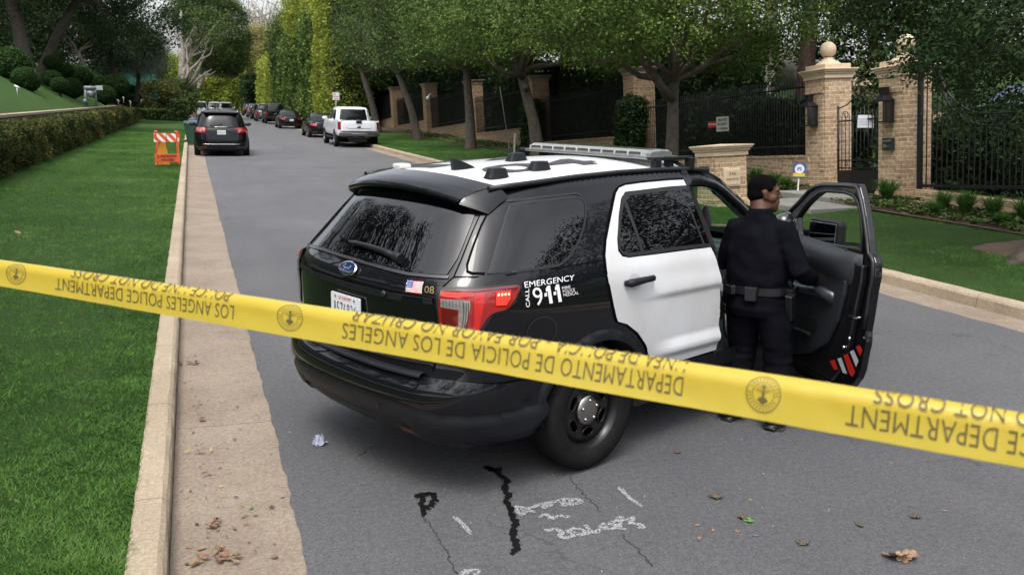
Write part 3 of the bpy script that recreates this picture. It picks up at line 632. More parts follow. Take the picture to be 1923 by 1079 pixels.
# topiary on the bank
def topiary(label, u, v, Y, rpx, seed, squash=.9):
    c = atY(u, v, Y); R = rpx/1700*Y*1.0
    root = empty('topiary_ball', (c.x, c.y, c.z-R*squash), 0, label, 'topiary', 'clipped topiary bushes on the left bank')
    r = np.random.default_rng(seed); n = 5200; d = r.normal(size=(n, 3)); d /= np.linalg.norm(d, axis=1)[:, None]
    P = d*R*np.array([1, 1, squash])*(1+r.normal(size=n)*.025)[:, None]+np.array([0, 0, R*squash])
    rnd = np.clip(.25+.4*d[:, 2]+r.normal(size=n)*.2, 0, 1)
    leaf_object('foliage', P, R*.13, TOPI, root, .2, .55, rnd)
    mb = MB(); mb.ell((0, 0, R*squash), (R*.93, R*.93, R*squash*.93), 16, 10); mb.tube([(0, 0, -R*.8), (0, 0, R)], R*.15, 6)
    mb.build('inner_branches', CORE, root, recalc=False)
tops = [(20, 122, 52, 30, 'big rounded bush on the bank at the left photo edge'), (48, 150, 50, 22, 'square shouldered bush lowest on the grassy bank'), (98, 118, 62, 15, 'upright clipped bush behind the leaning trunks'),
        (122, 134, 66, 14, 'small dark topiary ball between the leaning trunks and the pump'), (151, 143, 70, 19, 'round topiary ball above the grey backflow pump'), (98, 148, 60, 15, 'flat clipped bush below the leaning trunks'),
        (134, 166, 64, 18, 'low dark clipped bush left of the backflow pump'), (218, 162, 80, 21, 'largest light topped topiary dome right of the pump'), (197, 178, 74, 17, 'low clipped bush just right of the pump'), (247, 172, 88, 12, 'small topiary ball nearest the green screen'),
        (238, 181, 84, 8, 'tiny low clipped bush below the small ball'), (183, 152, 78, 12, 'half hidden topiary ball behind the pump'), (112, 160, 58, 14, 'squat dark bush in the middle of the bank'), (256, 183, 90, 9, 'last tiny clipped bush at the end of the bank')]
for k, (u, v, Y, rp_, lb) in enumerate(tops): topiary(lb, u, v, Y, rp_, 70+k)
# dark trees over the bank
def ltree(label, u, v, Y, trunk, blobs, n, per, cr, leaf, lm, bm, seed, tr, nlimb=8, **k):
    b = atY(u, v, Y); return tree(label, tuple(b), trunk, blobs, n, per, cr, leaf, lm, bm, seed, 'tree', 'tree', k.pop('group', 'trees above the left bank'), nlimb=nlimb, tr=tr, **k)
ltree('dark tree with an upright trunk highest on the left bank', 52, 125, 60, [(0, 0, -1), (-.3, 0, 2.2), (-.9, 0, 5)], [((-1, 0, 6), (5, 4, 3.2)), ((-3, 2, 3.5), (3, 3, 2)), ((2, 1, 7), (4, 4, 3))], 420, 75, .5, .16, DARKG, DBARK, 81, .42)
ltree('dark leaning trunk tree reaching right over the topiary', 66, 130, 62, [(0, 0, -1), (1.2, 0, 1.8), (2.6, 0, 4.2)], [((3.2, 1, 5.2), (3.6, 3, 2.0)), ((4.5, 2, 3.2), (2.2, 2.5, 1.2)), ((1, 0, 6.5), (4, 4, 2))], 420, 75, .45, .14, DARKG, DBARK, 82, .33)
ltree('dark thin tree with a low forked trunk beside the pump', 177, 160, 78, [(0, 0, -.8), (-.4, 0, 1.0), (-1.0, 0, 2.4)], [((-1.5, 2, 4.6), (3.2, 3, 1.8)), ((1.5, 2, 4.0), (2.4, 2.5, 1.4))], 230, 70, .45, .15, DARKG, DBARK, 83, .22)
ltree('tall thin branched tree showing sky through its top', 215, 150, 82, [(0, 0, -.8), (-.2, 0, 2.2), (.5, 0, 4.6)], [((.5, 0, 7.2), (3.6, 3, 2.0)), ((3.0, 0, 8.6), (2.4, 2.0, 1.3)), ((-1.5, 0, 6.2), (2.6, 2.5, 1.6))], 110, 26, .42, .13, OLIVE, DBARK, 84, .22, nlimb=12)
ltree('silver grey olive tree with drooping rounded crown', 255, 175, 86, [(0, 0, -.8), (.3, 0, 1.4), (.2, 0, 2.6)], [((-.3, 0, 4.0), (3.0, 2.6, 2.0)), ((.9, 0, 2.7), (2.0, 2, 1.5)), ((-1.6, -.3, 2.6), (1.6, 2, 1.4))], 360, 80, .36, .13, OLIVE, DBARK, 85, .2)
# backdrop trees left
for k, (u, v, Y, bl, lm, lb) in enumerate([(-60, 150, 80, [((0, 0, 6), (9, 5, 7)), ((9, 3, 9), (7, 5, 5))], DARKG, 'dense dark woodland tree behind the left bank trees'),
        (105, 150, 96, [((0, 0, 5), (5.5, 4, 5.0)), ((-5, 0, 7.5), (5, 4, 4.5))], DARKG, 'bushy dark tree behind the topiary'), (40, 150, 100, [((0, 0, 10), (8, 4, 5)), ((-4, 0, 5), (7, 4, 5))], DARKG, 'tall dark tree filling the upper left corner'),
        (275, 190, 118, [((-.3, 0, 4.4), (2.3, 3, 4.9))], MIDG, 'mid green oval tree behind the olive tree'), (310, 195, 130, [((0, 0, 3.2), (3, 3, 4.2))], YELG, 'yellow green bush tree between olive and pale trunks')]):
    b = atY(u, v, Y); tree(lb, (b.x, b.y, .5), [(0, 0, -1), (0, 0, 1.5), (0, 0, 3)], bl, 520, 75, .62, .22, lm, DBARK, 90+k, 'tree', 'tree', 'trees above the left bank', nlimb=5, tr=.25)
# pale multi-trunk tree and round clipped tree near the bend
b = atY(350, 205, 104)
def pt(u, v, Y=104): q = atY(u, v, Y); return (q.x-b.x, q.y-b.y, q.z-b.z)
limbs = []
for c_, r0 in [(((340, 160), (341, 130), (345, 100), (338, 60), (340, 20)), .38), (((340, 160), (338, 120), (350, 80), (366, 50)), .22), (((345, 130), (360, 105), (385, 95)), .2), (((346, 120), (356, 80), (368, 45)), .17), (((350, 165), (368, 140), (383, 105)), .26),
               (((352, 168), (375, 145), (398, 130)), .2), (((350, 170), (370, 150), (392, 138)), .16), (((342, 125), (336, 112), (342, 85)), .14), (((372, 142), (392, 142), (405, 134)), .10)]:
    limbs.append(([pt(u, v) for u, v in c_], [r0*(1-.7*i/(len(c_)-1)) for i in range(len(c_))]))
tree('pale barked tree with many bare upright limbs', tuple(b), [(0, 0, -.5), pt(343, 185), pt(341, 160)], [(pt(395, 55), (2.6, 2, 2.2))], 60, 60, .5, .2, MIDG, PALEB, 101, 'tree', 'tree', None, nlimb=4, tr=.5, limbs=limbs)
b = atY(408, 215, 112)
tree('large dense dark green tree with a smooth rounded crown', (b.x-2.6, 112, .1), [(0, 0, -.3), (.5, 0, 3), (2.0, 0, 6)], [((2.9, 0, 9.6), (3.6, 3.4, 4.6)), ((1.4, 0, 11.8), (3.2, 3, 3.2)), ((3.7, 0, 6.9), (2.4, 2.6, 2.2))], 900, 110, .42, .17, MIDG, PALEB, 102, 'tree', 'tree', None, nlimb=8, tr=.3, shell=(.75, 1))
# tall ficus hedge row on the right and yellow hedge at the bend
tall = [(70, 80, 12.2, YELG, 'yellow green tall hedge tree nearest the row of street trees', 121), (80, 92, 10.2, GREEN, 'dark green tall hedge column in the middle of the row', 122), (92, 104, 9.6, GREEN, 'soft green tall hedge column with a ragged top', 123),
        (104, 120, 9.0, GREEN, 'narrow dark green hedge column beside the yellow end', 124), (120, 150, 8.4, YELG, 'bright yellow green tall hedge end clipped square', 125)]
for y0, y1, zt, lm, lb, sd_ in tall:
    hedge(lb, 'tall_hedge', 'hedge', 9.9+.02*(sd_-121), 13.5, y0, y1, .15, zt, 24000, .19+.0012*(y0-70)*1.6, lm, sd_, .42, 'tall clipped hedges on the right side of the road', 'wst', round_=1.2)
for k, (u, Y, bl, lm, lb) in enumerate([(575, 92, [((0, 0, 10.5), (3.4, 5, 4.6))], YELG, 'tall yellow green tree rising over the hedge row'), (548, 104, [((0, 0, 9), (1.9, 4, 4.6))], MIDG, 'dark cypress like tree over the hedge row'),
        (520, 118, [((0, 0, 8.5), (3.0, 4, 4.6))], MIDG, 'dark green tree over the far hedge end'), (640, 86, [((.5, 0, 9.5), (3.6, 5, 4.6))], YELG, 'soft green tree above the no parking sign'), (720, 70, [((0, 0, 9.5), (5, 5, 4)), ((-2, 0, 6), (3, 3, 3))], MIDG, 'broad green tree behind the row of street trees'), (850, 56, [((0, 0, 8.2), (5, 5, 3.2))], MIDG, 'green tree crown behind the fence posts'), (1060, 38, [((0, 0, 7), (5, 5, 2.6))], DARKG, 'dark tree crown behind the leaning street tree')]):
    X = 12.5 if Y > 80 else 15.5
    q = atY(u, 100, Y); tree(lb, (max(q.x, X), Y, .3), [(0, 0, -.3), (0, 0, 3), (0, 0, 5)], bl, 560, 80, .5, .2, lm, DBARK, 130+k, 'tree', 'tree', 'trees rising above the tall hedges', nlimb=5, tr=.28)
hedge('long yellow green hedge closing the road at the bend', 'tall_hedge', 'hedge', -3.0, 9.2, 168, 171, 0, 5.6, 18000, .34, YELG, 141, .4, 'tall clipped hedges at the road bend', 'wst', zfun=lambda x, y: (x-2)*.32)
hedge('dark hedge in shade beside the far sign pole', 'tall_hedge', 'hedge', 8.6, 10.6, 152, 166, 0, 6.0, 9000, .4, DARKG, 142, .5, 'tall clipped hedges at the road bend', 'wst')
b = atY(505, 200, 176)
tree('yellowing deciduous tree beyond the bend', (b.x-1.2, 176, 0), [(0, 0, 0), (0, 0, 5), (.5, 0, 9)], [((.4, 0, 11.8), (4.4, 4, 4.0)), ((-2.2, 0, 8.5), (4.2, 4, 3.2)), ((2, 0, 9), (4, 4, 4))], 480, 70, .75, .34, AUT, PALEB, 143, 'tree', 'tree', None, nlimb=12, tr=.35, shell=(.5, 1))
b = atY(490, 200, 182)
tree('nearly bare tree top against the white sky', (b.x, 184, 0), [(0, 0, 0), (0, 0, 7), (.3, 0, 12)], [((0, 0, 19), (6.5, 4, 5.0)), ((2, 0, 16), (5, 4, 4))], 170, 9, .8, .3, AUT, PALEB, 144, 'tree', 'tree', None, nlimb=34, tr=.35, twigs=3, limbr=.3)
for k, (x, y, h, lb) in enumerate([(-14, 215, 10, 'distant green tree left of the road bend'), (2, 220, 12, 'distant green tree straight beyond the bend'), (18, 215, 13, 'distant green tree right of the road bend'), (-30, 200, 12, 'distant dark tree far left of the bend')]):
    tree(lb, (x, y, 0), [(0, 0, 0), (0, 0, 3), (0, 0, 5)], [((0, 0, h*.5), (8.5, 4, h*.5))], 380, 60, .9, .45, MIDG, DBARK, 150+k, 'tree', 'tree', 'distant trees beyond the bend', nlimb=4, tr=.3)
# trees on the near side of the street and around the photographer (they close the street and show in the glass)
NT = [(-8.6, 8.2, 6.5, 3.4, 'young tree on the bank just left of the photographer', 20), (-11.5, 25, 8.5, 4.0, 'tree on the bank hidden left of the photo edge', 18), (-9.5, 12, 6.5, 3.6, 'open branched tree on the bank left of the photo edge', 24), (-13, 18, 8.5, 4.4, 'broad tree on the bank above the lawn', 22), (-10, 3, 7.5, 4.2, 'tree on the bank level with the photographer', 26), (-12, -9, 9, 5, 'broad tree on the bank behind the photographer', 20), (14.0, 1.2, 7.2, 3.8, 'street tree on the right lawn out of the picture', 26), (19, -4, 8.5, 4.6, 'tall tree in the garden out of the picture', 22), (12.8, -9, 7, 4.0, 'street tree behind the photographer on the right', 22), (20, 3, 10.5, 5.0, 'tall garden tree out of the picture on the right', 20), (2, -26, 9, 6.0, 'big tree closing the street behind the photographer', 20), (-18, 6, 12, 6, 'tall tree high on the bank out of the picture', 20), (-8, -22, 10, 6, 'tall tree behind on the left', 18), (12, -22, 10, 6, 'tall tree behind on the right', 18)]
for k, (x, y, h, r_, lb, nl) in enumerate(NT):
    tree(lb, (x, y, bankz(x, y) if x < 0 else .3), [(0, 0, -.3), (.2, 0, h*.30), (.5, .3, h*.42)], [((0, 0, h*.85), (r_, r_, h*.30)), ((r_*.5, 1, h*.55), (r_*.6, r_*.6, h*.2)), ((-r_*.5, -1, h*.45), (r_*.7, r_*.7, h*.22))], 430, 75, .30, .11, DARKG, DBARK, 160+k, 'tree', 'tree', 'trees near the camera', nlimb=nl, tr=.24, twigs=2)
# ================================================================== WALLS, GATE, SIGNS
def brick_material(name, c1, c2, mort, bw=.30, rh=.094):
    m = bpy.data.materials.new(name); m.use_nodes = True; n = m.node_tree.nodes; l = m.node_tree.links; b = n['Principled BSDF']
    t = n.new('ShaderNodeTexCoord'); sx = n.new('ShaderNodeSeparateXYZ'); l.new(t.outputs['Object'], sx.inputs[0])
    zn = n.new('ShaderNodeTexNoise'); zn.inputs['Scale'].default_value = 7; zn.inputs['Detail'].default_value = 3; l.new(t.outputs['Object'], zn.inputs['Vector'])
    a = n.new('ShaderNodeMath'); a.operation = 'ADD'; l.new(sx.outputs['X'], a.inputs[0]); l.new(sx.outputs['Y'], a.inputs[1])
    a2 = n.new('ShaderNodeMath'); a2.operation = 'MULTIPLY_ADD'; a2.inputs[1].default_value = .045; l.new(zn.outputs[0], a2.inputs[0]); l.new(a.outputs[0], a2.inputs[2])
    a3 = n.new('ShaderNodeMath'); a3.operation = 'MULTIPLY_ADD'; a3.inputs[1].default_value = .035; l.new(zn.outputs['Color'], a3.inputs[0]); l.new(sx.outputs['Z'], a3.inputs[2])
    cb = n.new('ShaderNodeCombineXYZ'); l.new(a2.outputs[0], cb.inputs[0]); l.new(a3.outputs[0], cb.inputs[1])
    k = n.new('ShaderNodeTexBrick'); l.new(cb.outputs[0], k.inputs['Vector']); k.inputs['Scale'].default_value = 1; k.inputs['Brick Width'].default_value = bw; k.inputs['Row Height'].default_value = rh
    k.inputs['Mortar Size'].default_value = .011; k.inputs['Mortar Smooth'].default_value = .3; k.inputs['Bias'].default_value = 0
    k.inputs['Color1'].default_value = (*c1, 1); k.inputs['Color2'].default_value = (*c2, 1); k.inputs['Mortar'].default_value = (*mort, 1)
    z2 = n.new('ShaderNodeTexNoise'); z2.inputs['Scale'].default_value = 14; z2.inputs['Detail'].default_value = 5; l.new(t.outputs['Object'], z2.inputs['Vector'])
    r = n.new('ShaderNodeValToRGB'); r.color_ramp.elements[0].position = .3; r.color_ramp.elements[1].position = .7; r.color_ramp.elements[0].color = (.6, .57, .54, 1); r.color_ramp.elements[1].color = (1.2, 1.16, 1.1, 1); l.new(z2.outputs[0], r.inputs[0])
    x = n.new('ShaderNodeMixRGB'); x.blend_type = 'MULTIPLY'; x.inputs[0].default_value = .9; l.new(k.outputs['Color'], x.inputs[1]); l.new(r.outputs[0], x.inputs[2]); l.new(x.outputs[0], b.inputs['Base Color'])
    b.inputs['Roughness'].default_value = .9; b.inputs['Specular IOR Level'].default_value = .2
    bp = n.new('ShaderNodeBump'); bp.inputs['Strength'].default_value = .9; bp.inputs['Distance'].default_value = .03; bp.invert = True
    l.new(k.outputs['Fac'], bp.inputs['Height']); b2 = n.new('ShaderNodeBump'); b2.inputs['Strength'].default_value = .5; b2.inputs['Distance'].default_value = .02; l.new(z2.outputs[0], b2.inputs['Height']); l.new(bp.outputs[0], b2.inputs['Normal']); l.new(b2.outputs[0], b.inputs['Normal']); return m
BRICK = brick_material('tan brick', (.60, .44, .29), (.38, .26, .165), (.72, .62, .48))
BRICK_SHADE = brick_material('shade toned brick', (.30, .21, .135), (.19, .13, .08), (.34, .27, .19), .28, .085)  # tan brick darkened in colour to stand in for shade under the trees
STONE = concrete_material('cast stone', (.60, .47, .33), (.68, .55, .40), (.38, .29, .20))
IRON = mat('black iron', (.008, .008, .009), .45, spec=.4)
PAVS = concrete_material('grey paving', (.20, .20, .18), (.28, .28, .25), (.14, .14, .12))
WHITE = mat('white paint', (.78, .78, .76), .5); BLACK = mat('black paint', (.012, .012, .012), .5)
REDP = mat('red paint', (.55, .03, .03), .5); BLUEP = mat('blue paint', (.03, .09, .35), .5); YELP = mat('yellow paint', (.75, .50, .04), .5)
UPX, UPY = -.050, .075     # lean of true vertical against the sloping road
UPM = Matrix(((1, 0, UPX), (0, 1, UPY), (0, -.07, 1)))
def upright(o, loc, rz=0):
    """place an upright (gravity) object on the sloping ground"""
    X = Vector((UPX, UPY, 1)).normalized(); y = Vector((0, 1, -.075)).normalized(); xx = y.cross(X).normalized(); y = X.cross(xx)
    M3 = Matrix((xx, y, X)).transposed()
    o.matrix_world = Matrix.Translation(loc) @ M3.to_4x4() @ Matrix.Rotation(rz, 4, 'Z')
    return o
def cap_profile(mb, w, z, ball=0, mi=0):
    """moulded stone cap on a square shaft of width w"""
    for d, z0, z1 in ((.03, 0, .10), (.06, .10, .15), (.095, .15, .19), (.12, .19, .225)):
        mb.box((0, 0, z+(z0+z1)/2), (w+2*d, w+2*d, z1-z0), mi)
    return z+.225
def pillar(label, corner, w, zs, ball, seedname='gate_pillar', cat='pillar', group=None, plinth=.35, panels=True, bm_=None):
    """corner = nearest (road side, camera side) bottom corner in world; local origin at the shaft centre"""
    bm_ = bm_ or BRICK
    root = bpy.data.objects.new(seedname, None); link(root); tag(root, label, cat, group)
    upright(root, (corner[0]+w/2, corner[1]+w/2, corner[2]))
    mb = MB(); mb.box((0, 0, zs/2), (w, w, zs)); mb.box((0, 0, plinth/2), (w+.10, w+.10, plinth)); mb.box((0, 0, plinth+.03), (w+.06, w+.06, .06))
    if panels:      # raised frame strips around a recessed panel on the road face
        for yy_ in (-w*.36, w*.36): mb.box((-w/2-.012, yy_, zs*.55), (.03, w*.14, zs*.62))
        mb.box((-w/2-.012, 0, zs*.90), (.03, w*.86, .09))
    mb.build('shaft', bm_, root, bevel=.008)
    cp = MB(); zt = cap_profile(cp, w, zs); cp.box((0, 0, zt+.05), (w*.98, w*.98, .12)) if ball else cp.add([(-w/2-.12, -w/2-.12, zt+.001), (w/2+.12, -w/2-.12, zt+.001), (w/2+.12, w/2+.12, zt+.001), (-w/2-.12, w/2+.12, zt+.001), (0, 0, zt+.025)], [(0, 1, 4), (1, 2, 4), (2, 3, 4), (3, 0, 4)])
    cap = cp.build('cap', STONE if bm_ is not BRICK_SHADE else mat('shade toned stone', (.24, .19, .135), .9, var=(.17, .135, .10), vscale=4), root, bevel=.012)  # pier caps get a darker stone colour, tree shade painted in
    if ball:
        b = MB(); z0 = zt+.11
        b.lathe([(.30, z0), (.27, z0+.04), (.15, z0+.11), (.11, z0+.15), (.12, z0+.17)], 20); b.ell((0, 0, z0+.17+ball*.92), (ball, ball, ball), 24, 16)
        b.build('ball_finial', STONE, root)
    return root
q = atX(1563, 384, 14.0); PL_ = (14.0, 17.62, q.z); pillarL = pillar('brick gate pillar with stone ball finial left of the paper notice', (14.0, 17.66, .10), .74, 2.80, .19)
pillarR = pillar('brick gate pillar with intercom, its ball finial half behind leaves', (14.0, 15.17, .17), .74, 2.74, .19)
# mailbox pillar with address stone
q = atX(1348, 268, 10.45)
mp_ = pillar('short brick mailbox pillar with carved address stone', (10.18, 16.25, .13), .74, 1.06, 0, 'mailbox_pillar', 'pillar', None, plinth=.12, panels=False)
mb = MB(); mb.box((0, -.385, .62), (.40, .04, .38)); mb.box((0, -.405, .62), (.34, .02, .32)); pq = mb.build('address_stone', STONE, mp_, bevel=.01)
mb = MB()
add_text(mb, '246', lambda u, v: (-.09+.18*u, -.418, .655+.075*v), 0, .01); add_text(mb, 'N MAPLETON', lambda u, v: (-.15+.30*u, -.418, .555+.05*v), 0, .01)
mb.build('carved_lettering', mat('carved shadow', (.16, .11, .06), .9), pq)
mb = MB(); mb.box((-.385, .02, .74), (.05, .26, .22)); mb.box((-.42, .02, .85), (.03, .28, .03)); mb.build('mail_slot', IRON, mp_, bevel=.006)
# lanterns and intercom
def lantern(label, y, z):
    root = bpy.data.objects.new('wall_lantern', None); link(root); tag(root, label, 'lantern', 'lanterns on the gate pillars'); upright(root, (14.0-.16+UPX*z, y+.37+UPY*z, z))
    mb = MB(); w_ = .13
    for sx in (-1, 1):
        for sy in (-1, 1): mb.box((sx*w_, sy*w_, .02), (.02, .02, .44))
    mb.box((0, 0, -.20), (.30, .30, .03)); mb.box((0, 0, .235), (.30, .30, .02)); mb.lathe([(.21, .24), (.16, .29), (.09, .36), (.08, .37)], 4, M=Matrix.Rotation(math.pi/4, 4, 'Z'), smooth=False); mb.box((0, 0, .43), (.15, .15, .13)); mb.box((0, 0, .50), (.18, .18, .02)); mb.box((0, 0, -.08), (.04, .04, .2))
    mb.box((.16, 0, .12), (.10, .05, .05)); mb.box((.19, 0, .05), (.03, .1, .3))
    mb.build('lantern_frame', IRON, root, bevel=.004)
    g = MB(); g.box((.13, 0, .02), (.006, .24, .42)); g.box((0, -.13, .02), (.24, .006, .42)); g.build('glass_panel', mat('smoked glass', (.02, .02, .02), .08, spec=.6), root)
lantern('black wall lantern on the left gate pillar', 17.66, 2.02); lantern('black wall lantern on the right gate pillar above the intercom', 15.17, 2.16)
root = bpy.data.objects.new('intercom', None); link(root); tag(root, 'dark green intercom box on the right gate pillar', 'intercom'); upright(root, (13.99+UPX*1.55, 15.54+UPY*1.5, 1.50))
mb = MB(); mb.box((-.03, 0, 0), (.07, .30, .26)); mb.build('case', mat('green metal', (.03, .05, .035), .4, metal=.3), root, bevel=.008)
mb = MB(); mb.box((-.075, 0, .07), (.02, .24, .04)); mb.box((-.075, .06, -.03), (.02, .07, .07)); [mb.box((-.075, -.07+.035*i, -.04), (.015, .02, .02)) for i in range(3)]; mb.build('keypad', mat('grey metal', (.22, .23, .22), .4, metal=.5), root)
# pedestrian gate
def scroll(mb, c, r, turns, a0, dirn, y, rad=.009, pl='xz'):
    P = []
    for i in range(28):
        t = i/27; a = a0+dirn*turns*2*math.pi*t; rr = r*(1-t*.85); P.append((c[0]+rr*math.cos(a), y, c[1]+rr*math.sin(a)))
    mb.tube(P, rad, 5)
root = bpy.data.objects.new('pedestrian_gate', None); link(root); tag(root, 'ornate black iron pedestrian gate between the brick pillars', 'gate'); upright(root, (14.35, 16.78, .30), R_(90))
mb = MB(); W_ = .88
for i in range(15):
    x = -W_+i*2*W_/14; hh = 2.02-.22*abs(math.sin((i-7)/7*math.pi*.5)) if 0 < i < 14 else 2.05
    mb.tube([(x, 0, .02), (x, 0, hh)], .010 if 0 < i < 14 else .026, 6)
mb.box((0, 0, .06), (2*W_, .03, .05)); mb.box((0, 0, .62), (2*W_, .03, .03)); mb.box((0, 0, .80), (2*W_, .03, .03)); mb.box((0, 0, 1.70), (2*W_, .03, .03))
mb.build('gate_frame', IRON, root, recalc=False)
mb = MB()
for k in (-1, 1):
    for x in (.26, .62):
        scroll(mb, (k*x, 1.83), .11, 1.3, 0 if k > 0 else math.pi, k, 0); scroll(mb, (k*x, .71), .07, 1.2, 1.5, k, 0); scroll(mb, (k*x, .50), .09, 1.2, -1.5, k, 0)
    scroll(mb, (k*.18, 2.10), .13, 1.2, -.5 if k > 0 else 3.6, k, 0); mb.tube([(k*.86, 0, 2.0), (k*.6, 0, 2.05), (k*.3, 0, 2.22), (0, 0, 2.28)], .014, 6)
mb.build('scrollwork', IRON, root, recalc=False)
mb = MB(); mb.box((0, .02, .32), (1.7, .012, .5)); mb.build('kick_plate', IRON, root)
root = bpy.data.objects.new('paper_notice', None); link(root); tag(root, 'white paper notice taped to the iron pedestrian gate', 'notice')
c_ = atX(1626, 228, 14.24); upright(root, tuple(c_), R_(32))
mb = MB(); mb.box((0, 0, 0), (.006, .36, .28), rot=(.06, 0, 0)); sh_ = mb.build('sheet', mat('paper', (.80, .82, .88), .8), root)
mb = MB(); [mb.box((-.006, 0, .07-.035*i), (.004, .34-.05*(i % 2), .006)) for i in range(5)]; mb.build('printed_lines', mat('faint print', (.35, .35, .42), .8), root)
# steps to the gate
root = empty('entry_steps', (12.9, 16.3, .1), R_(8), 'two broad grey stone steps leading to the iron gate', 'steps')
mb = MB(); mb.box((-.95, -.55, .0), (1.9, 1.9, .38)); mb.build('lower_step', PAVS, root, bevel=.012)
mb = MB(); mb.box((.30, .1, .14), (1.4, 1.95, .28)); mb.build('upper_step', PAVS, root, bevel=.012)
# ---- wall bays, piers and iron fence
def iron_panel(label, x, y0, y1, z0, dz, h, rails=(.12, .9), sp=.115, name='iron_fence', grp='iron fence panels on the brick wall'):
    """pickets from y0 to y1; base height z0 at y0 and z0+dz at y1"""
    root = empty(name, (x, y0, z0), 0, label, 'fence', grp)
    n = max(2, int((y1-y0)/sp)); mb = MB()
    for i in range(n+1):
        y = (y1-y0)*i/n; b = dz*i/n; mb.add([(a*.009, y+c*.009, b) for a, c in ((-1, -1), (1, -1), (1, 1), (-1, 1))]+[(a*.009+UPX*h, y+c*.009+UPY*h, b+h) for a, c in ((-1, -1), (1, -1), (1, 1), (-1, 1))]+[(UPX*h, y+UPY*h, b+h+.08)], [(0, 1, 5, 4), (1, 2, 6, 5), (2, 3, 7, 6), (3, 0, 4, 7), (4, 5, 8), (5, 6, 8), (6, 7, 8), (7, 4, 8)])
    mb.build('pickets', IRON, root, recalc=False)
    for r_ in rails:
        mb = MB(); hh = h*r_; mb.tube([(UPX*hh, UPY*hh, hh), (UPX*hh, y1-y0+UPY*hh, dz+hh)], .022, 4, smooth=False); mb.build('rail', IRON, root, recalc=False)
    return root
bays = [(18.42, 27.3, 1.06, 'nearest the gate', BRICK), (28.2, 36.9, 1.17, 'left of the ivy clump', BRICK_SHADE), (37.8, 46.4, 1.20, 'third from the gate', BRICK_SHADE), (47.2, 56.0, 1.18, 'fourth from the gate', BRICK_SHADE), (56.8, 66.0, 1.12, 'fifth from the gate', BRICK_SHADE), (66.8, 84.0, 1.1, 'farthest from the gate', BRICK_SHADE)]
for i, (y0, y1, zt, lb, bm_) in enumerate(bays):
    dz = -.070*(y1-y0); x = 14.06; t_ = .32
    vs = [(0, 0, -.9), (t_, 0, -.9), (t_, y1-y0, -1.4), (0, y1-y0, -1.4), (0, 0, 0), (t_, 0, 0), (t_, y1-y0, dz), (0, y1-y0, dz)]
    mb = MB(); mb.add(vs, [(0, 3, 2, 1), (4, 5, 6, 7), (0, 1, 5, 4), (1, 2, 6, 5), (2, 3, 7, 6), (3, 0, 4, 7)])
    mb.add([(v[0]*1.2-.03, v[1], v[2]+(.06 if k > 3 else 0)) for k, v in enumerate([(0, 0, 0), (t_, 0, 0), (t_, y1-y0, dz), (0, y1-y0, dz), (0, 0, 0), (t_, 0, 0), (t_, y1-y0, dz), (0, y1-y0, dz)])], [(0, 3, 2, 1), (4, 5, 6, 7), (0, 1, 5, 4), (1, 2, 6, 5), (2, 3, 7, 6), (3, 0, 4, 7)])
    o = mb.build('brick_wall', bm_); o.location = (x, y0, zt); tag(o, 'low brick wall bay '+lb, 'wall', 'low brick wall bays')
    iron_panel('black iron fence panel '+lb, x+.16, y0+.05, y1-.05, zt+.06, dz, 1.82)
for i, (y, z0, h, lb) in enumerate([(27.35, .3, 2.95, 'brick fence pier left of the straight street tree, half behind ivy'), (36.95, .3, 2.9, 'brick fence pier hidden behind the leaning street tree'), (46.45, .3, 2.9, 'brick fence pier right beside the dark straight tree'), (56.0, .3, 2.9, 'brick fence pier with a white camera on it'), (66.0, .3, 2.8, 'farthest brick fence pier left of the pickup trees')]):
    pillar(lb, (13.95, y, z0), .78, h, 0, 'fence_pier', 'pillar', 'brick fence piers', plinth=.3, panels=False, bm_=BRICK_SHADE)
# security camera on the pier
c_ = atX(804, 184, 13.7); root = empty('security_camera', tuple(c_), 0, 'small white security camera on a fence pier', 'camera')
mb = MB(); mb.ell((0, 0, 0), (.13, .13, .12), 14, 8); mb.build('camera_dome', WHITE, root); mb = MB(); mb.tube([(0, 0, .05), (.1, .1, .2), (.3, .3, .25)], .03, 6); mb.build('bracket', WHITE, root)
# ivy clump
c_ = atX(1182, 230, 13.75)
hedge('dark ivy column climbing between wall bays beside the pier', 'ivy', 'ivy', 13.4, 14.2, 26.9, 28.3, .3, 2.5, 5500, .11, DARKG, 170, .12, None, 'wst', round_=.4)
c_ = atX(980, 230, 13.75)
hedge('dark narrow ivy clump right of the leaning tree trunk', 'ivy', 'ivy', 13.4, 14.2, 36.3, 37.6, .3, 2.4, 3500, .13, DARKG, 171, .12, None, 'wst', round_=.4)
# fence signs
def flatsign(name, label, c, w, h, base, texts, rz=0, cat='sign', t=.012):
    """sign facing -x (towards the road); texts (string, u0,u1,v0,v1, material)"""
    root = bpy.data.objects.new(name, None); link(root); tag(root, label, cat); upright(root, c, rz)
    mb = MB(); mb.box((0, 0, 0), (t, w, h)); mb.build('sign_board', base, root, bevel=.003)
    for s_, u0, u1, v0, v1, m in texts:
        mb = MB()
        if s_: add_text(mb, s_, lambda u, v: (-t/2-.004, (w/2-w*(u0+(u1-u0)*u)), -h/2+h*(v0+(v1-v0)*v)), 0, .025)
        else: mb.add([(-t/2-.002, w/2-w*u0, -h/2+h*v0), (-t/2-.002, w/2-w*u1, -h/2+h*v0), (-t/2-.002, w/2-w*u1, -h/2+h*v1), (-t/2-.002, w/2-w*u0, -h/2+h*v1)], [(0, 1, 2, 3)])
        mb.build('lettering' if s_ else 'colour_band', m, root, recalc=False)
    return root
CREAM = mat('sign cream', (.62, .62, .54), .5)
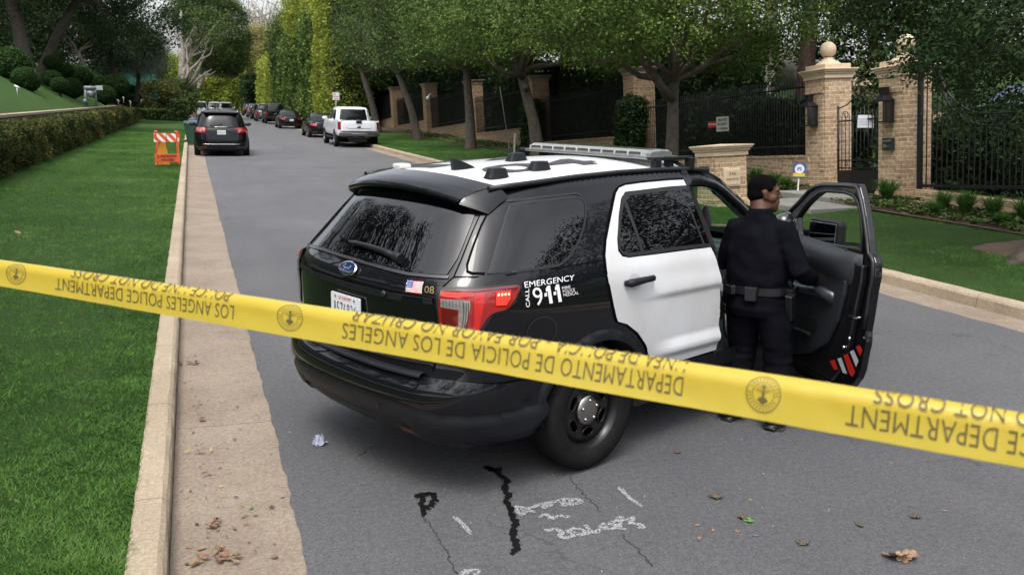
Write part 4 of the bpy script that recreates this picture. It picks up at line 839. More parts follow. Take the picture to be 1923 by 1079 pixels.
sg = flatsign('private_property_sign', 'cream sign reading private property on the iron fence', tuple(atX(1357, 233, 13.9)), .36, .40, CREAM, [('PRIVATE', .15, .85, .68, .88, BLACK), ('PROPERTY', .1, .9, .38, .58, BLACK), ('NO TRESPASSING', .08, .92, .12, .26, BLACK)], rz=R_(35))
sg = flatsign('warning_sign', 'small red sign on the iron fence beside the cream one', tuple(atX(1338, 234, 13.9)), .27, .16, REDP, [('No Parking', .08, .92, .3, .75, WHITE)], rz=R_(35))
# security company yard sign
c_ = atZ(1498, 385, .25); q = atY(1498, 341, c_.y)
root = empty('yard_sign', (12.9, 17.25, .17), R_(-40), 'small blue and yellow security sign on a white stake by the left pillar', 'sign')
mb = MB(); mb.box((0, 0, .25), (.03, .02, .5)); mb.build('stake', WHITE, root)
mb = MB(); mb.box((0, -.015, .66), (.27, .02, .33)); bd = mb.build('board', BLUEP, root, bevel=.01)
mb = MB(); mb.lathe([(0, 0), (.105, 0)], 24, M=Matrix.Translation((0, -.028, .70)), axis='Y'); mb.build('white_disc', WHITE, root, recalc=False)
mb = MB(); mb.add([(-.13, -.031, .53), (.13, -.031, .53), (.13, -.031, .61), (-.13, -.031, .61)], [(0, 1, 2, 3)]); mb.build('yellow_band', YELP, root, recalc=False)
mb = MB(); add_text(mb, 'PS', lambda u, v: (-.045+.09*u, -.034, .66+.08*v), 0, .02); mb.build('emblem', BLUEP, root)
# driveway gate right of the pillar
root = bpy.data.objects.new('driveway_gate', None); link(root); tag(root, 'tall black iron driveway gate panel with sweeping curved top', 'gate'); upright(root, (14.2, 14.98, .62), R_(-90))
mb = MB(); Lg = 6.0
def topz(x):
    return 2.62 if x < .45 else (1.42+1.2*(1-math.sqrt(max(0, 1-((1.75-x)/1.3)**2))) if x < 1.75 else 1.42)
for i in range(44):
    x = .18+i*.135
    mb.box((x, 0, topz(x)/2), (.018, .018, topz(x))); 
    if x > 1.0: mb.tube([(x, 0, topz(x)), (x, 0, topz(x)+.30), (x, 0, topz(x)+.38)], [.010, .010, .001], 5)
mb.build('pickets', IRON, root, recalc=False)
mb = MB(); mb.box((0, 0, 1.35), (.09, .09, 2.9)); mb.build('hinge_post', IRON, root, bevel=.01)
mb = MB(); mb.box((Lg/2, 0, .06), (Lg, .05, .06)); mb.build('bottom_rail', IRON, root)
mb = MB(); P = [(x, 0, topz(x)) for x in [.05, .25, .45, .46, .50, .56, .65, .78, .95, 1.15, 1.4, 1.75, 2.5, 4, 6]]; mb.tube(P, .026, 6); mb.tube([(a+.03, 0, b-.22 if a > .45 else b-.2) for a, b in [(p[0], p[2]) for p in P]], .022, 6)
for i in range(24): mb.lathe([(.065, -.008), (.075, 0), (.065, .008)], 14, M=Matrix.Translation((1.9+i*.17, 0, 1.31)) , axis='Y')
mb.build('curved_rail', IRON, root, recalc=False)
mb = MB(); mb.box((0, 0, .0), (.34, 7.2, .42)); o = mb.build('brick_wall', BRICK, None, bevel=.01); o.location = (14.22, 11.35, .40); tag(o, 'low brick plinth wall under the driveway gate', 'wall', 'low brick wall bays')
# pale stone wall and lodge behind gates
mb = MB(); mb.box((0, 0, .9), (.3, 5, 1.8)); o = mb.build('garden_wall', BRICK); o.location = (20.5, 20.5, .4); tag(o, 'pale garden wall seen through the driveway gate', 'wall')
mb = MB(); mb.box((0, 0, 1.5), (5.5, 1.0, 3.0)); mb.lathe([(2.75, 3.0), (2.3, 3.5), (1.2, 3.9), (0, 4.0)], 20, M=Matrix.Scale(.3, 4, (0, 1, 0))); o = mb.build('garden_arch', STONE); c_ = atX(1660, 110, 27); o.location = (27, c_.y, .2); tag(o, 'cream rendered garden arch behind the gate pillars', 'arch')
root = empty('garden_lodge', (24.5, 19.3, .1), R_(20), 'low dark roofed building behind the driveway gate', 'building')
mb = MB(); mb.box((0, 0, 1.0), (5, 4, 2.0)); mb.build('wall', DBARK, root); mb = MB(); mb.prism([(-3, 2.0), (3, 2.0), (0, 3.0)], -2.5, 2.5, axis='Y'); mb.build('roof', mat('slate', (.10, .12, .17), .35, var=(.16, .18, .24), vscale=5), root)
# sloping sunny estate lawn with a rock
mb = MB(); mb.ell((0, 0, 0), (2.2, 1.4, 1.1), 18, 12); o = mb.build('boulder', mat('pale rock', (.36, .33, .28), .9, var=(.2, .18, .15), vscale=3, bump=.8, bscale=6)); c_ = atX(1478, 130, 31); o.location = c_; o.location.z = 4.3; o.rotation_euler = (.2, .3, .7)
tag(o, 'pale boulder on the estate lawn beside the pale trunk', 'boulder')
# ---- planting by the wall: grass tufts and ground cover
TUFT = leafmat('tuft', (.03, .08, .015), (.12, .24, .05), .5, .3, (.30, .30, .12))
def tuft_mesh(name, n, h, w, seed):
    r = np.random.default_rng(seed); vs = []; fs = []; rn = []
    for i in range(n):
        a = r.uniform(0, 2*np.pi); l = h*r.uniform(.6, 1.15); out_ = w*r.uniform(.25, 1.0); b = np.array([math.cos(a), math.sin(a)]); s = np.array([-b[1], b[0]])*.007
        P = [(b*out_*t*(.35+.65*t)+b*.03, l*(math.sin(t*math.pi*.62))) for t in (0, .35, .7, 1.0)]
        k = len(vs)
        for j, (q, z) in enumerate(P): wd = s*(1-j/3.2); vs += [(q[0]-wd[0], q[1]-wd[1], z), (q[0]+wd[0], q[1]+wd[1], z)]
        for j in range(3): fs.append((k+2*j, k+2*j+1, k+2*j+3, k+2*j+2)); rn.append(r.random()*.7+.1*j)
    me = bpy.data.meshes.new(name); me.from_pydata(vs, [], fs); me.materials.append(TUFT); at = me.attributes.new('rnd', 'FLOAT', 'FACE'); at.data.foreach_set('value', np.array(rn, np.float32)); return me
TM = [tuft_mesh('tuft', 420, .50, .42, s_) for s_ in (1, 2, 3)]
tufts = [(13.35, 14.95, 1.15, 'largest grass tuft in front of the right gate pillar'), (13.45, 13.55, .9, 'grass tuft left of the driveway gate post'), (13.35, 12.9, 1.05, 'full grass tuft under the driveway gate'), (13.3, 12.25, 1.0, 'third grass tuft under the driveway gate'), (13.4, 11.7, 1.0, 'fourth grass tuft under the driveway gate'), (13.3, 10.9, .9, 'grass tuft nearest the right photo edge'),
         (13.2, 18.6, .9, 'grass tuft right of the yellow and blue yard sign'), (13.2, 18.15, .75, 'small tuft by the left gate pillar'), (13.3, 19.5, .95, 'grass tuft left of the yellow and blue yard sign'), (13.4, 20.4, .85, 'grass tuft behind the mailbox pillar'), (12.9, 13.2, .6, 'small tuft at the front of the right bed'), (12.8, 11.6, .6, 'small spreading tuft at the corner of the right bed')]
for k, (x, y, s_, lb) in enumerate(tufts):
    o = bpy.data.objects.new('grass_tuft', TM[k % 3]); link(o); o.location = (x, y, rz_(x, y)+.02); o.scale = (s_*1.1, s_*1.1, s_*.78); o.rotation_euler = (0, 0, k); tag(o, lb, 'grass tuft', 'ornamental grass tufts along the wall')
r = np.random.default_rng(9); n = 26000; yy = 9+r.random(n)**1.4*50; xx = 12.55+r.random(n)*1.3; 
keep = ~((yy > 15.7) & (yy < 17.9)); xx = xx[keep]; yy = yy[keep]
zz = np.array([rz_(a, b)+.03+.12*max(0, noise.noise((a*2.2, b*1.6, 1.0))+.25) for a, b in zip(xx, yy)])*1.0+r.random(len(xx))*.05
o = leaf_object('ground_cover', np.stack([xx, yy, zz], 1), .075, MIDG, None, .8, .7); tag(o, 'low leafy ground cover along the foot of the wall', 'ground cover', kind='stuff')
# ================================================================== POLICE SUV
def _interp(t,x):
    if x<=t[0][0]: return t[0][1]
    for (a,b),(c,d) in zip(t,t[1:]):
        if x<=c:
            u=(x-a)/(c-a); return b+(d-b)*u
    return t[-1][1]
def smoothtab(t,n=400):
    # resample with hermite (monotone-ish catmull)
    xs=[a for a,b in t]; ys=[b for a,b in t]
    m=[]
    for i in range(len(t)):
        a=max(0,i-1); b=min(len(t)-1,i+1); m.append((ys[b]-ys[a])/(xs[b]-xs[a]))
    out=[]
    for k in range(n+1):
        x=xs[0]+(xs[-1]-xs[0])*k/n
        i=max(j for j in range(len(xs)-1) if xs[j]<=x+1e-12)
        h=xs[i+1]-xs[i]; u=(x-xs[i])/h
        y=(2*u**3-3*u*u+1)*ys[i]+(u**3-2*u*u+u)*h*m[i]+(-2*u**3+3*u*u)*ys[i+1]+(u**3-u*u)*h*m[i+1]
        out.append(y)
    return (xs[0],xs[-1],n,out)
def ev(T,x):
    a,b,n,o=T
    u=(x-a)/(b-a)*n
    if u<=0: return o[0]
    if u>=n: return o[n]
    i=int(u); f=u-i
    return o[i]*(1-f)+o[i+1]*f
CTRL=[(-1.12,0),(-1.116,.2),(-1.10,.4),(-1.062,.6),(-1.0,.75),(-.90,.86),(-.74,.925),(-.5,.953),(-.2,.966),(.2,.975),(.8,.98),(1.4,.98),(2.2,.975),(2.9,.95),(3.4,.88),(3.7,.7),(3.85,.35),(3.88,0)]
def catmull(P,n=24):
    out=[]
    for i in range(len(P)-1):
        p0=P[max(i-1,0)];p1=P[i];p2=P[i+1];p3=P[min(i+2,len(P)-1)]
        if i==0: p0=(P[1][0],-P[1][1])
        if i==len(P)-2: p3=(P[-2][0],-P[-2][1])
        for k in range(n):
            t=k/n
            out.append(tuple(.5*((2*b)+(-a+c)*t+(2*a-5*b+4*c-d)*t*t+(-a+3*b-3*c+d)*t**3) for a,b,c,d in zip(p0,p1,p2,p3)))
    out.append(P[-1]); return out
PL=catmull(CTRL); SA=[0]
for a,b in zip(PL,PL[1:]): SA.append(SA[-1]+math.dist(a,b))
SMAX=SA[-1]
def plan(s):
    g=1
    if s<0: s=-s; g=-1
    i=min(max(bisect.bisect_right(SA,s)-1,0),len(SA)-2); u=(s-SA[i])/(SA[i+1]-SA[i])
    return PL[i][0]+(PL[i+1][0]-PL[i][0])*u, g*(PL[i][1]+(PL[i+1][1]-PL[i][1])*u)
WT=smoothtab([(.25,.90),(.36,.94),(.45,.955),(.55,.965),(.68,.985),(.8,.992),(.95,.992),(1.08,.985),(1.18,.968),(1.25,.94),(1.35,.892),(1.5,.81),(1.62,.73),(1.68,.675),(1.70,.64)])
ST=smoothtab([(.25,.20),(.33,.10),(.40,.04),(.50,.0),(.62,-.01),(.74,.03),(.80,.045),(.9,.045),(1.0,.045),(1.1,.035),(1.18,.045),(1.25,.10),(1.4,.205),(1.55,.31),(1.62,.37),(1.70,.47)])
ZE=[(-1.2,1.60),(-.75,1.655),(-.5,1.685),(0,1.72),(.4,1.737),(.9,1.742),(1.3,1.735),(1.6,1.71),(2.0,1.62)]
def sm(x): x=min(max(x,0),1); return x*x*(3-2*x)
def F(s,z,off=0.0):
    """car shell: s perimeter from rear centre (+ right side), z reference height -> X fwd, r right, Z"""
    x,r=plan(s)
    X=x+ev(ST,z)*sm((0.15-x)/1.0)
    R=r*ev(WT,z)/.98
    Z=z
    if z>1.25:
        ze=_interp(ZE,X); Z=1.25+(z-1.25)*(ze-1.25)/.45
        if X>1.2:  # windscreen rake
            X=1.2+(X-1.2)*(1-(z-1.1)/.6*.45)
    if off:
        e=1e-3
        a=F(s+e,z);b=F(s-e,z);c=F(s,z+e);d=F(s,z-e)
        u=[a[i]-b[i] for i in range(3)]; v=[c[i]-d[i] for i in range(3)]
        n=[u[1]*v[2]-u[2]*v[1],u[2]*v[0]-u[0]*v[2],u[0]*v[1]-u[1]*v[0]]
        # orient outward
        l=math.sqrt(sum(k*k for k in n)) or 1
        sg=1 if (n[0]*(X-1.3)*.3+n[1]*R)>0 else -1
        return (X+sg*off*n[0]/l,R+sg*off*n[1]/l,Z+sg*off*n[2]/l)
    return (X,R,Z)
CARX, CARY, CARYAW = 1.7997, 5.549, 1.1664
SUV = empty('police_suv', (CARX, CARY, 0), math.pi/2-CARYAW, 'black and white police SUV parked across the road with its front door open', 'police car')
def G(off=0.0):      # (s,z) -> local car coordinates
    def f(s, z):
        if s < 0:
            X, r, Z = F(-s, z, off); return (X, r, Z)
        X, r, Z = F(s, z, off); return (X, -r, Z)
    return f
def L3(X, r, Z): return (X, -r, Z)
PAINT = mat('black car paint', (.004, .0042, .006), .4, spec=.08, coat=.85, coatr=.02)
WPAINT = mat('white car paint', (.80, .81, .82), .35, spec=.5, coat=.6, coatr=.06, var=(.72, .72, .71), vscale=2.2)
GLASS = mat('tinted window', (.0015, .0015, .002), .012, spec=.8)
TRIM = mat('black trim', (.015, .015, .016), .45)
PLAST = mat('grey black plastic', (.008, .0088, .011), .45, spec=.28, var=(.012, .013, .016), vscale=6, bump=.15, bscale=180)
RUB = mat('tyre rubber', (.009, .009, .009), .8, spec=.12, var=(.014, .0135, .013), vscale=9, bump=.2, bscale=60)
CHROME = mat('chrome', (.65, .65, .66), .12, metal=1)
STEEL = mat('black steel', (.012, .012, .013), .3, metal=.3, spec=.6)
REDL = mat('red lamp', (.30, .006, .006), .12, spec=.7, coat=1, coatr=.02)
REDD = mat('dark red lamp', (.11, .004, .005), .15, spec=.6, coat=1)
REDE = mat('lit red lamp', (1.0, .04, .025), .3, emit=.55)
LEDY = mat('lit led', (1.0, .45, .25), .3, emit=2.2)
CLEARL = mat('clear lamp', (.42, .40, .40), .12, metal=.6, coat=1)
DECW = mat('white decal', (.80, .80, .80), .5); GOLD = mat('gold decal', (.28, .21, .08), .5)
INT = mat('interior', (.012, .013, .015), .7)
def windscreen_mat():
    m = bpy.data.materials.new('windscreen'); m.use_nodes = True; n = m.node_tree.nodes; l = m.node_tree.links
    b = n['Principled BSDF']; b.inputs['Base Color'].default_value = (.01, .012, .011, 1); b.inputs['Roughness'].default_value = .03
    t = n.new('ShaderNodeBsdfTransparent'); t.inputs[0].default_value = (.62, .80, .68, 1); x = n.new('ShaderNodeMixShader'); x.inputs[0].default_value = .10
    l.new(t.outputs[0], x.inputs[1]); l.new(b.outputs[0], x.inputs[2]); l.new(x.outputs[0], n['Material Output'].inputs[0]); return m
WSC = windscreen_mat()
def arcpts(cx, cz, r, a0, a1, n): return [(cx+r*math.cos(math.radians(a0+(a1-a0)*i/n)), cz+r*math.sin(math.radians(a0+(a1-a0)*i/n))) for i in range(n+1)]
HS, HZ = 1.843, .363
AR = .46
# body shell, right flank + half of the tail
arc = [q for q in arcpts(HS, HZ, AR, 180-25.5, 19.5, 22)]
flank = [(0, .56)]+[(s, .56) for s in (.3, .6, .9, 1.2)]+arc+[(2.6, .515), (2.99, .515), (2.985, .72), (2.975, .90), (2.96, 1.05), (2.945, 1.16), (2.925, 1.25), (2.905, 1.40), (2.90, 1.52), (2.93, 1.60), (3.0, 1.64), (3.0, 1.70), (2.4, 1.70), (1.6, 1.70), (.88, 1.70), (.5, 1.66), (0, 1.64)]
body = patch('body', [flank], G(0), [PAINT], SUV, .05)
lf = [(-s, z) for s, z in flank[:4+1]]+[(-q[0], q[1]) for q in arc]+[(-4.1, .515), (-4.2, 1.05), (-4.1, 1.22), (-3.0, 1.25), (-3.0, 1.70), (-2.4, 1.70), (-1.6, 1.70), (-.88, 1.70), (-.5, 1.66), (0, 1.64)]
patch('body_side', [lf], G(0), [PAINT], SUV, .10)
# fenders, bonnet, front
fa = arcpts(4.71, HZ, AR, 160.5, 19.5, 14)
for sg, nm in ((1, 'front_fender'), (-1, 'front_fender')):
    patch(nm, [[(sg*a, b) for a, b in [(4.12, .515)]+fa+[(SMAX-.01, .52), (SMAX-.01, .95), (5.6, 1.02), (4.9, 1.07), (4.4, 1.10), (4.12, 1.10)]]], G(0), [PAINT], SUV, .12)
mb = MB(); vs = []
for i in range(11):
    X = 2.3+i*.155
    for j in range(13):
        u = -1+j/6; hw = .90 if X < 3.3 else .90-.35*((X-3.3)/.55)**2
        vs.append((X, u*hw, 1.10+.07*(1-u*u)-.16*((X-2.3)/1.55)**2))
mb.add(vs, [(i*13+j, i*13+j+1, (i+1)*13+j+1, (i+1)*13+j) for i in range(10) for j in range(12)], 0, True); mb.build('bonnet', PAINT, SUV)
# roof
vs = []; NX, NR = 22, 16
def roofpt(X, u, dz=0):
    rt = .645 if X > -.3 else .645-.05*(-.3-X)/.3
    if X > 1.2: rt -= .03*(X-1.2)/.3
    return (X, -u*rt, _interp(ZE, X)+.048*(1-abs(u)**2.2)+.006+dz-(.05*max(0, (X-1.25)/.25)**2))
mb = MB()
for i in range(NX+1):
    for j in range(NR+1):
        u = -1+2*j/NR; xr = -.50-.075*(1-u*u); X = xr+(1.50-xr)*i/NX; vs.append(roofpt(X, u))
mb.add(vs, [(i*(NR+1)+j, (i+1)*(NR+1)+j, (i+1)*(NR+1)+j+1, i*(NR+1)+j+1) for i in range(NX) for j in range(NR)], 0, True)
roof = mb.build('roof', WPAINT, SUV)
mb = MB()       # black ditch rails along both roof edges
for sg in (1, -1): mb.tube([(X, -sg*(.652 if X > -.3 else .60+.17*(X+.6)), _interp(ZE, X)+.002) for X in (-.55, -.4, -.2, .1, .5, .9, 1.2, 1.42)], .016, 6)
mb.build('roof_rail', TRIM, SUV)
mb = MB()
def roofq(x0, x1, u0, u1): return lambda a, b: roofpt(x0+(x1-x0)*a, u0+(u1-u0)*b, .004)
add_text(mb, '04', roofq(-.30, .62, .66, .24), 0, .03); add_text(mb, '17', roofq(-.40, .62, -.16, -.60), 0, .03); mb.build('roof_numerals', mat('roof black', (.035, .035, .037), .7), roof, recalc=False)
# spoiler
mb = MB(); vs = []; n = 16
for k, (dx, dz) in enumerate(((0, .004), (.5, .012), (1, 0), (1, -.030), (.55, -.045), (.15, -.09))):
    for j in range(n+1):
        u = -1+2*j/n; xf = -.495-.075*(1-u*u); xr = -.715-.055*(1-abs(u)**2.5); X = xf+(xr-xf)*dx
        w0 = .602+(.555-.602)*dx; z0 = _interp(ZE, -.5)+.048*(1-abs(u)**2.2)+.006; z1 = 1.622+.052*(1-abs(u)**2.4)
        vs.append((X, -u*w0, z0+(z1-z0)*dx+dz))
mb.add(vs, [(k*(n+1)+j, k*(n+1)+j+1, (k+1)*(n+1)+j+1, (k+1)*(n+1)+j) for k in range(5) for j in range(n)], 0, True)
sp = mb.build('spoiler', PAINT, SUV)
for sg in (1, -1):
    mb = MB(); A = [(-.50, .602, 1.692), (-.60, .58, 1.665), (-.69, .557, 1.632), (-.715, .555, 1.60)]; B = [(-.47, .640, 1.668), (-.56, .640, 1.635), (-.63, .635, 1.60), (-.66, .63, 1.575)]; C = [(-.45, .665, 1.635), (-.52, .670, 1.60), (-.57, .672, 1.57), (-.60, .67, 1.55)]
    mb.add([(a, -sg*b, c) for a, b, c in A+B+C], [(k*4+j, k*4+j+1, k*4+j+5, k*4+j+4) for k in range(2) for j in range(3)]+[(3, 7, 11, 0)][:0], 0, True); mb.build('spoiler_end', PAINT, sp)
# rear glass, wiper, side windows
gl = [(-.74, 1.245), (-.4, 1.262), (-.1, 1.254), (.2, 1.243), (.5, 1.24), (.745, 1.25), (.775, 1.34), (.79, 1.44), (.81, 1.55), (.815, 1.64), (.4, 1.66), (0, 1.66), (-.4, 1.66), (-.815, 1.64), (-.79, 1.44), (-.775, 1.34)]
patch('rear_window', [gl], G(.006), [GLASS], SUV, .06)
patch('window_seal', [[(-.76, 1.228), (-.4, 1.245), (0, 1.238), (.5, 1.224), (.76, 1.232), (.758, 1.246), (.5, 1.238), (0, 1.252), (-.4, 1.259), (-.752, 1.243)]], G(.008), [mat('satin edge', (.10, .10, .11), .25, metal=.7)], SUV, .05)
mb = MB(); g = G(.03); mb.tube([g(.36, 1.300), g(.25, 1.315), g(.1, 1.325), g(-.05, 1.328), g(-.13, 1.325)], [.022, .020, .017, .014, .012], 8); mb.tube([g(.42, 1.29), g(.36, 1.30)], .03, 8); mb.build('wiper', PLAST, SUV)
QW = [(.968, 1.264), (.976, 1.381), (1.001, 1.538), (1.018, 1.60), (1.215, 1.606), (1.604, 1.604), (1.82, 1.60), (1.872, 1.588), (1.888, 1.56), (1.86, 1.51), (1.79, 1.44), (1.715, 1.38), (1.614, 1.318), (1.543, 1.286), (1.482, 1.269), (1.351, 1.265), (1.143, 1.262)]
for sg in (1, -1): patch('quarter_window', [[(sg*a, b) for a, b in QW]], G(.005), [GLASS], SUV, .07)
def strip(name, pts, w, off, m, parent=SUV, closed=False):
    """thin ribbon along (s,z) points"""
    P = [Vector(q) for q in pts]; mb = MB(); g = G(off); vs = []; n = len(P)
    for i, q in enumerate(P):
        a = P[(i-1) % n] if closed or i else P[0]; b = P[(i+1) % n] if closed or i < n-1 else P[-1]
        t = (b-a).normalized(); nn = Vector((-t.y, t.x))*w/2; vs += [g(*(q+nn)), g(*(q-nn))]
    mb.add(vs, [(2*i, 2*i+1, 2*((i+1) % n)+1, 2*((i+1) % n)) for i in range(n if closed else n-1)], 0, False); return mb.build(name, m, parent, recalc=False)
SEAM = mat('panel gap', (.0015, .0015, .0015), .9, spec=.1)
strip('quarter_window_seal', QW, .014, .007, TRIM, closed=True)
strip('pillar_groove', [(.90, 1.60), (.865, 1.51), (.845, 1.41), (.838, 1.31), (.85, 1.275), (.88, 1.265), (.95, 1.262)], .012, .004, SEAM)
strip('liftgate_seam', [(.87, 1.69), (.85, 1.588), (.817, 1.468), (.796, 1.328), (.786, 1.243), (.745, 1.19)], .007, .003, SEAM)
strip('liftgate_seam', [(.728, 1.16), (.728, .9), (.70, .74)], .008, .003, SEAM)
strip('belt_seam', [(.79, 1.243), (.9, 1.246), (1.1, 1.249), (1.5, 1.255), (1.87, 1.262)], .006, .003, SEAM)
strip('roof_seam', [(.88, 1.625), (1.02, 1.622), (1.4, 1.622), (1.84, 1.618), (1.89, 1.60)], .010, .004, TRIM)
# rear door: white skin, dark glass, trim
DOOR = [(2.891, 1.643), (2.716, 1.642), (2.447, 1.64), (2.301, 1.635), (2.232, 1.624), (2.184, 1.599), (2.118, 1.538), (2.03, 1.445), (1.961, 1.366), (1.911, 1.286), (1.89, 1.201), (1.901, 1.108), (1.93, .995), (1.956, .922), (1.972, .895), (2.054, .868), (2.157, .80), (2.243, .71), (2.319, .595), (2.346, .535), (2.492, .543), (2.768, .548), (3.01, .553), (3.005, .72), (2.995, .905), (2.98, 1.051), (2.955, 1.159), (2.923, 1.247), (2.735, 1.25), (2.517, 1.252), (2.361, 1.253), (2.114, 1.256), (2.058, 1.267), (2.034, 1.298), (2.055, 1.358), (2.135, 1.48), (2.205, 1.56), (2.27, 1.596), (2.412, 1.598), (2.626, 1.603), (2.891, 1.606)]
def door_fn(s, z):    # pressed feature lines of the door skin
    o = .008+.014*sm((z-.98)/.03)*sm((1.14-z)/.12)*sm((s-2.1)/.4)
    o += .020*sm((.72-z)/.07)*sm((z-.60)/.03)*sm((s-2.30)/.25)+.008*sm((.72-z)/.07)*sm((s-2.30)/.25)
    X, r, Z = F(s, z, o); return (X, -r, Z)
dr = patch('rear_door', [DOOR], door_fn, [mat('white door paint', (.64, .65, .67), .4, coat=.4, coatr=.1, var=(.56, .555, .55), vscale=2.6)], SUV, .03)
WIN = [(2.888, 1.603), (2.896, 1.517), (2.907, 1.393), (2.918, 1.294), (2.925, 1.25), (2.736, 1.253), (2.519, 1.255), (2.363, 1.256), (2.116, 1.258), (2.064, 1.27), (2.04, 1.30), (2.059, 1.358), (2.139, 1.48), (2.208, 1.557), (2.27, 1.593), (2.41, 1.595), (2.624, 1.6)]
patch('window_glass', [WIN], G(.006), [GLASS], dr, .06)
strip('window_seal', [(2.925, 1.262), (2.6, 1.268), (2.3, 1.27), (2.12, 1.272), (2.07, 1.285), (2.055, 1.31), (2.075, 1.365), (2.15, 1.48), (2.215, 1.55), (2.28, 1.582), (2.42, 1.586), (2.63, 1.59), (2.88, 1.592)], .020, .009, TRIM, dr)
strip('window_divider', [(2.235, 1.575), (2.24, 1.401), (2.245, 1.265)], .028, .009, TRIM, dr)
strip('window_divider', [(2.80, 1.60), (2.83, 1.45), (2.862, 1.26)], .020, .009, TRIM, dr)
mb = MB(); g = G(.045); g2 = G(.012); mb.tube([g2(2.03, 1.118), g(2.045, 1.118), g(2.09, 1.119), g(2.2, 1.124), g(2.255, 1.126), g2(2.275, 1.126)], [.012, .020, .019, .015, .015, .010], 8, flat=1.3); mb.build('door_handle', PLAST, dr)
patch('handle_cup', [[(2.12+.055*math.cos(a), 1.125+.045*math.sin(a)) for a in np.linspace(0, 2*np.pi, 19)[:-1]]], lambda s, z: (lambda q: (q[0], -q[1], q[2]))(F(s, z, .0125+.008*0)), [mat('cup shade', (.50, .50, .51), .4)], dr, .03)
strip('door_gap', DOOR[:26]+[(2.96, 1.155)], .010, .0095, SEAM, dr)
# fuel flap, lamps, decals
FUEL = [(1.34+.112*math.cos(a), .925+.082*math.sin(a)) for a in np.linspace(0, 2*np.pi, 25)[:-1]]
strip('fuel_flap', FUEL, .005, .004, mat('flap edge', (.03, .03, .033), .3), closed=True)
def lamp(sg):
    T = [(.747, 1.175), (.765, 1.181), (.836, 1.185), (.917, 1.187), (.991, 1.19), (1.067, 1.194), (1.158, 1.195), (1.176, 1.192), (1.187, 1.182), (1.18, 1.161), (1.148, 1.117), (1.115, 1.089), (1.082, 1.076), (1.035, 1.07), (1.004, 1.06), (.973, 1.03), (.95, .994), (.923, .952), (.894, .889), (.855, .867), (.798, .872), (.754, .890), (.733, .979), (.735, 1.081)]
    q = lambda P: [(sg*a, b) for a, b in P]
    o = patch('tail_lamp', [q(T)], G(.014), [REDL], SUV, .04)
    patch('lamp_rim', [q(T), ] and [q([(.72, 1.19), (.78, 1.197), (1.16, 1.207), (1.197, 1.198), (1.203, 1.18), (1.165, 1.105), (1.10, 1.07), (1.02, 1.055), (.965, .985), (.935, .93), (.91, .87), (.855, .850), (.74, .862), (.722, .98)])], G(.006), [TRIM], o, .05)
    patch('reverse_lens', [q([(.753, 1.138), (.841, 1.138), (.901, 1.131), (.904, 1.106), (.888, 1.053), (.866, .997), (.844, .905), (.818, .905), (.836, 1.031), (.843, 1.085), (.75, 1.096)])], G(.018), [CLEARL], o, .03)
    patch('dark_lens', [q([(.752, 1.088), (.832, 1.080), (.826, 1.02), (.805, .90), (.765, .900), (.748, .98)])], G(.018), [REDD], o, .04)
    patch('dark_lens', [q([(.757, 1.181), (.99, 1.187), (1.158, 1.192), (1.176, 1.188), (1.16, 1.178), (1.05, 1.180), (.92, 1.174), (.757, 1.172)])], G(.019), [REDD], o, .05)
    patch('lit_strip', [q([(.761, 1.169), (.909, 1.171), (.922, 1.154), (.763, 1.148)])], G(.019), [REDE], o, .03)
    patch('lit_strip', [q([(.925, 1.168), (.98, 1.172), (.975, 1.12), (.945, 1.02), (.92, .93), (.89, .90), (.905, .99), (.92, 1.08)])], G(.018), [mat('bright red lamp', (.50, .014, .012), .15, coat=1, emit=.12)], o, .03)
    patch('lit_strip', [q([(1.04, 1.172), (1.124, 1.174), (1.122, 1.133), (1.096, 1.102), (1.036, 1.104)])], G(.019), [REDE], o, .03)
    for k in range(4):
        patch('led', [q([(1.052+.020*k+.007*math.cos(a), 1.156+.007*math.sin(a)) for a in np.linspace(0, 2*np.pi, 9)[:-1]])], G(.021), [LEDY], o, .02)
    for k in range(3): strip('lens_rib', q([(.872+.011*k, 1.125), (.868+.011*k, 1.07), (.853+.011*k, 1.0), (.828+.010*k, .915)]), .003, .020, TRIM, o)
    for k in range(7): strip('lens_rib', q([(.765+.017*k, 1.135), (.765+.017*k, 1.100)]), .002, .020, TRIM, o)
lamp(1); lamp(-1)
def decal(name, items, m, off=.009, bold=.02, parent=SUV):
    mb = MB()
    for t_, P in items: add_text(mb, t_, quadmap(P, G(off)), 0, bold)
    return mb.build(name, m, parent, recalc=False)
decal('emergency_lettering', [('EMERGENCY', [(1.212, 1.206), (1.612, 1.209), (1.607, 1.180), (1.225, 1.177)]), ('9', [(1.274, 1.171), (1.345, 1.172), (1.362, 1.076), (1.295, 1.075)]),
      ('FIRE', [(1.505, 1.156), (1.573, 1.157), (1.574, 1.141), (1.508, 1.140)]), ('POLICE', [(1.508, 1.137), (1.608, 1.138), (1.609, 1.122), (1.511, 1.121)]), ('MEDICAL', [(1.511, 1.118), (1.636, 1.119), (1.637, 1.102), (1.514, 1.101)])], DECW, bold=.0)
mb = MB(); g = G(.009); vs_, fs_, _, _ = textmesh('CALL', .012)
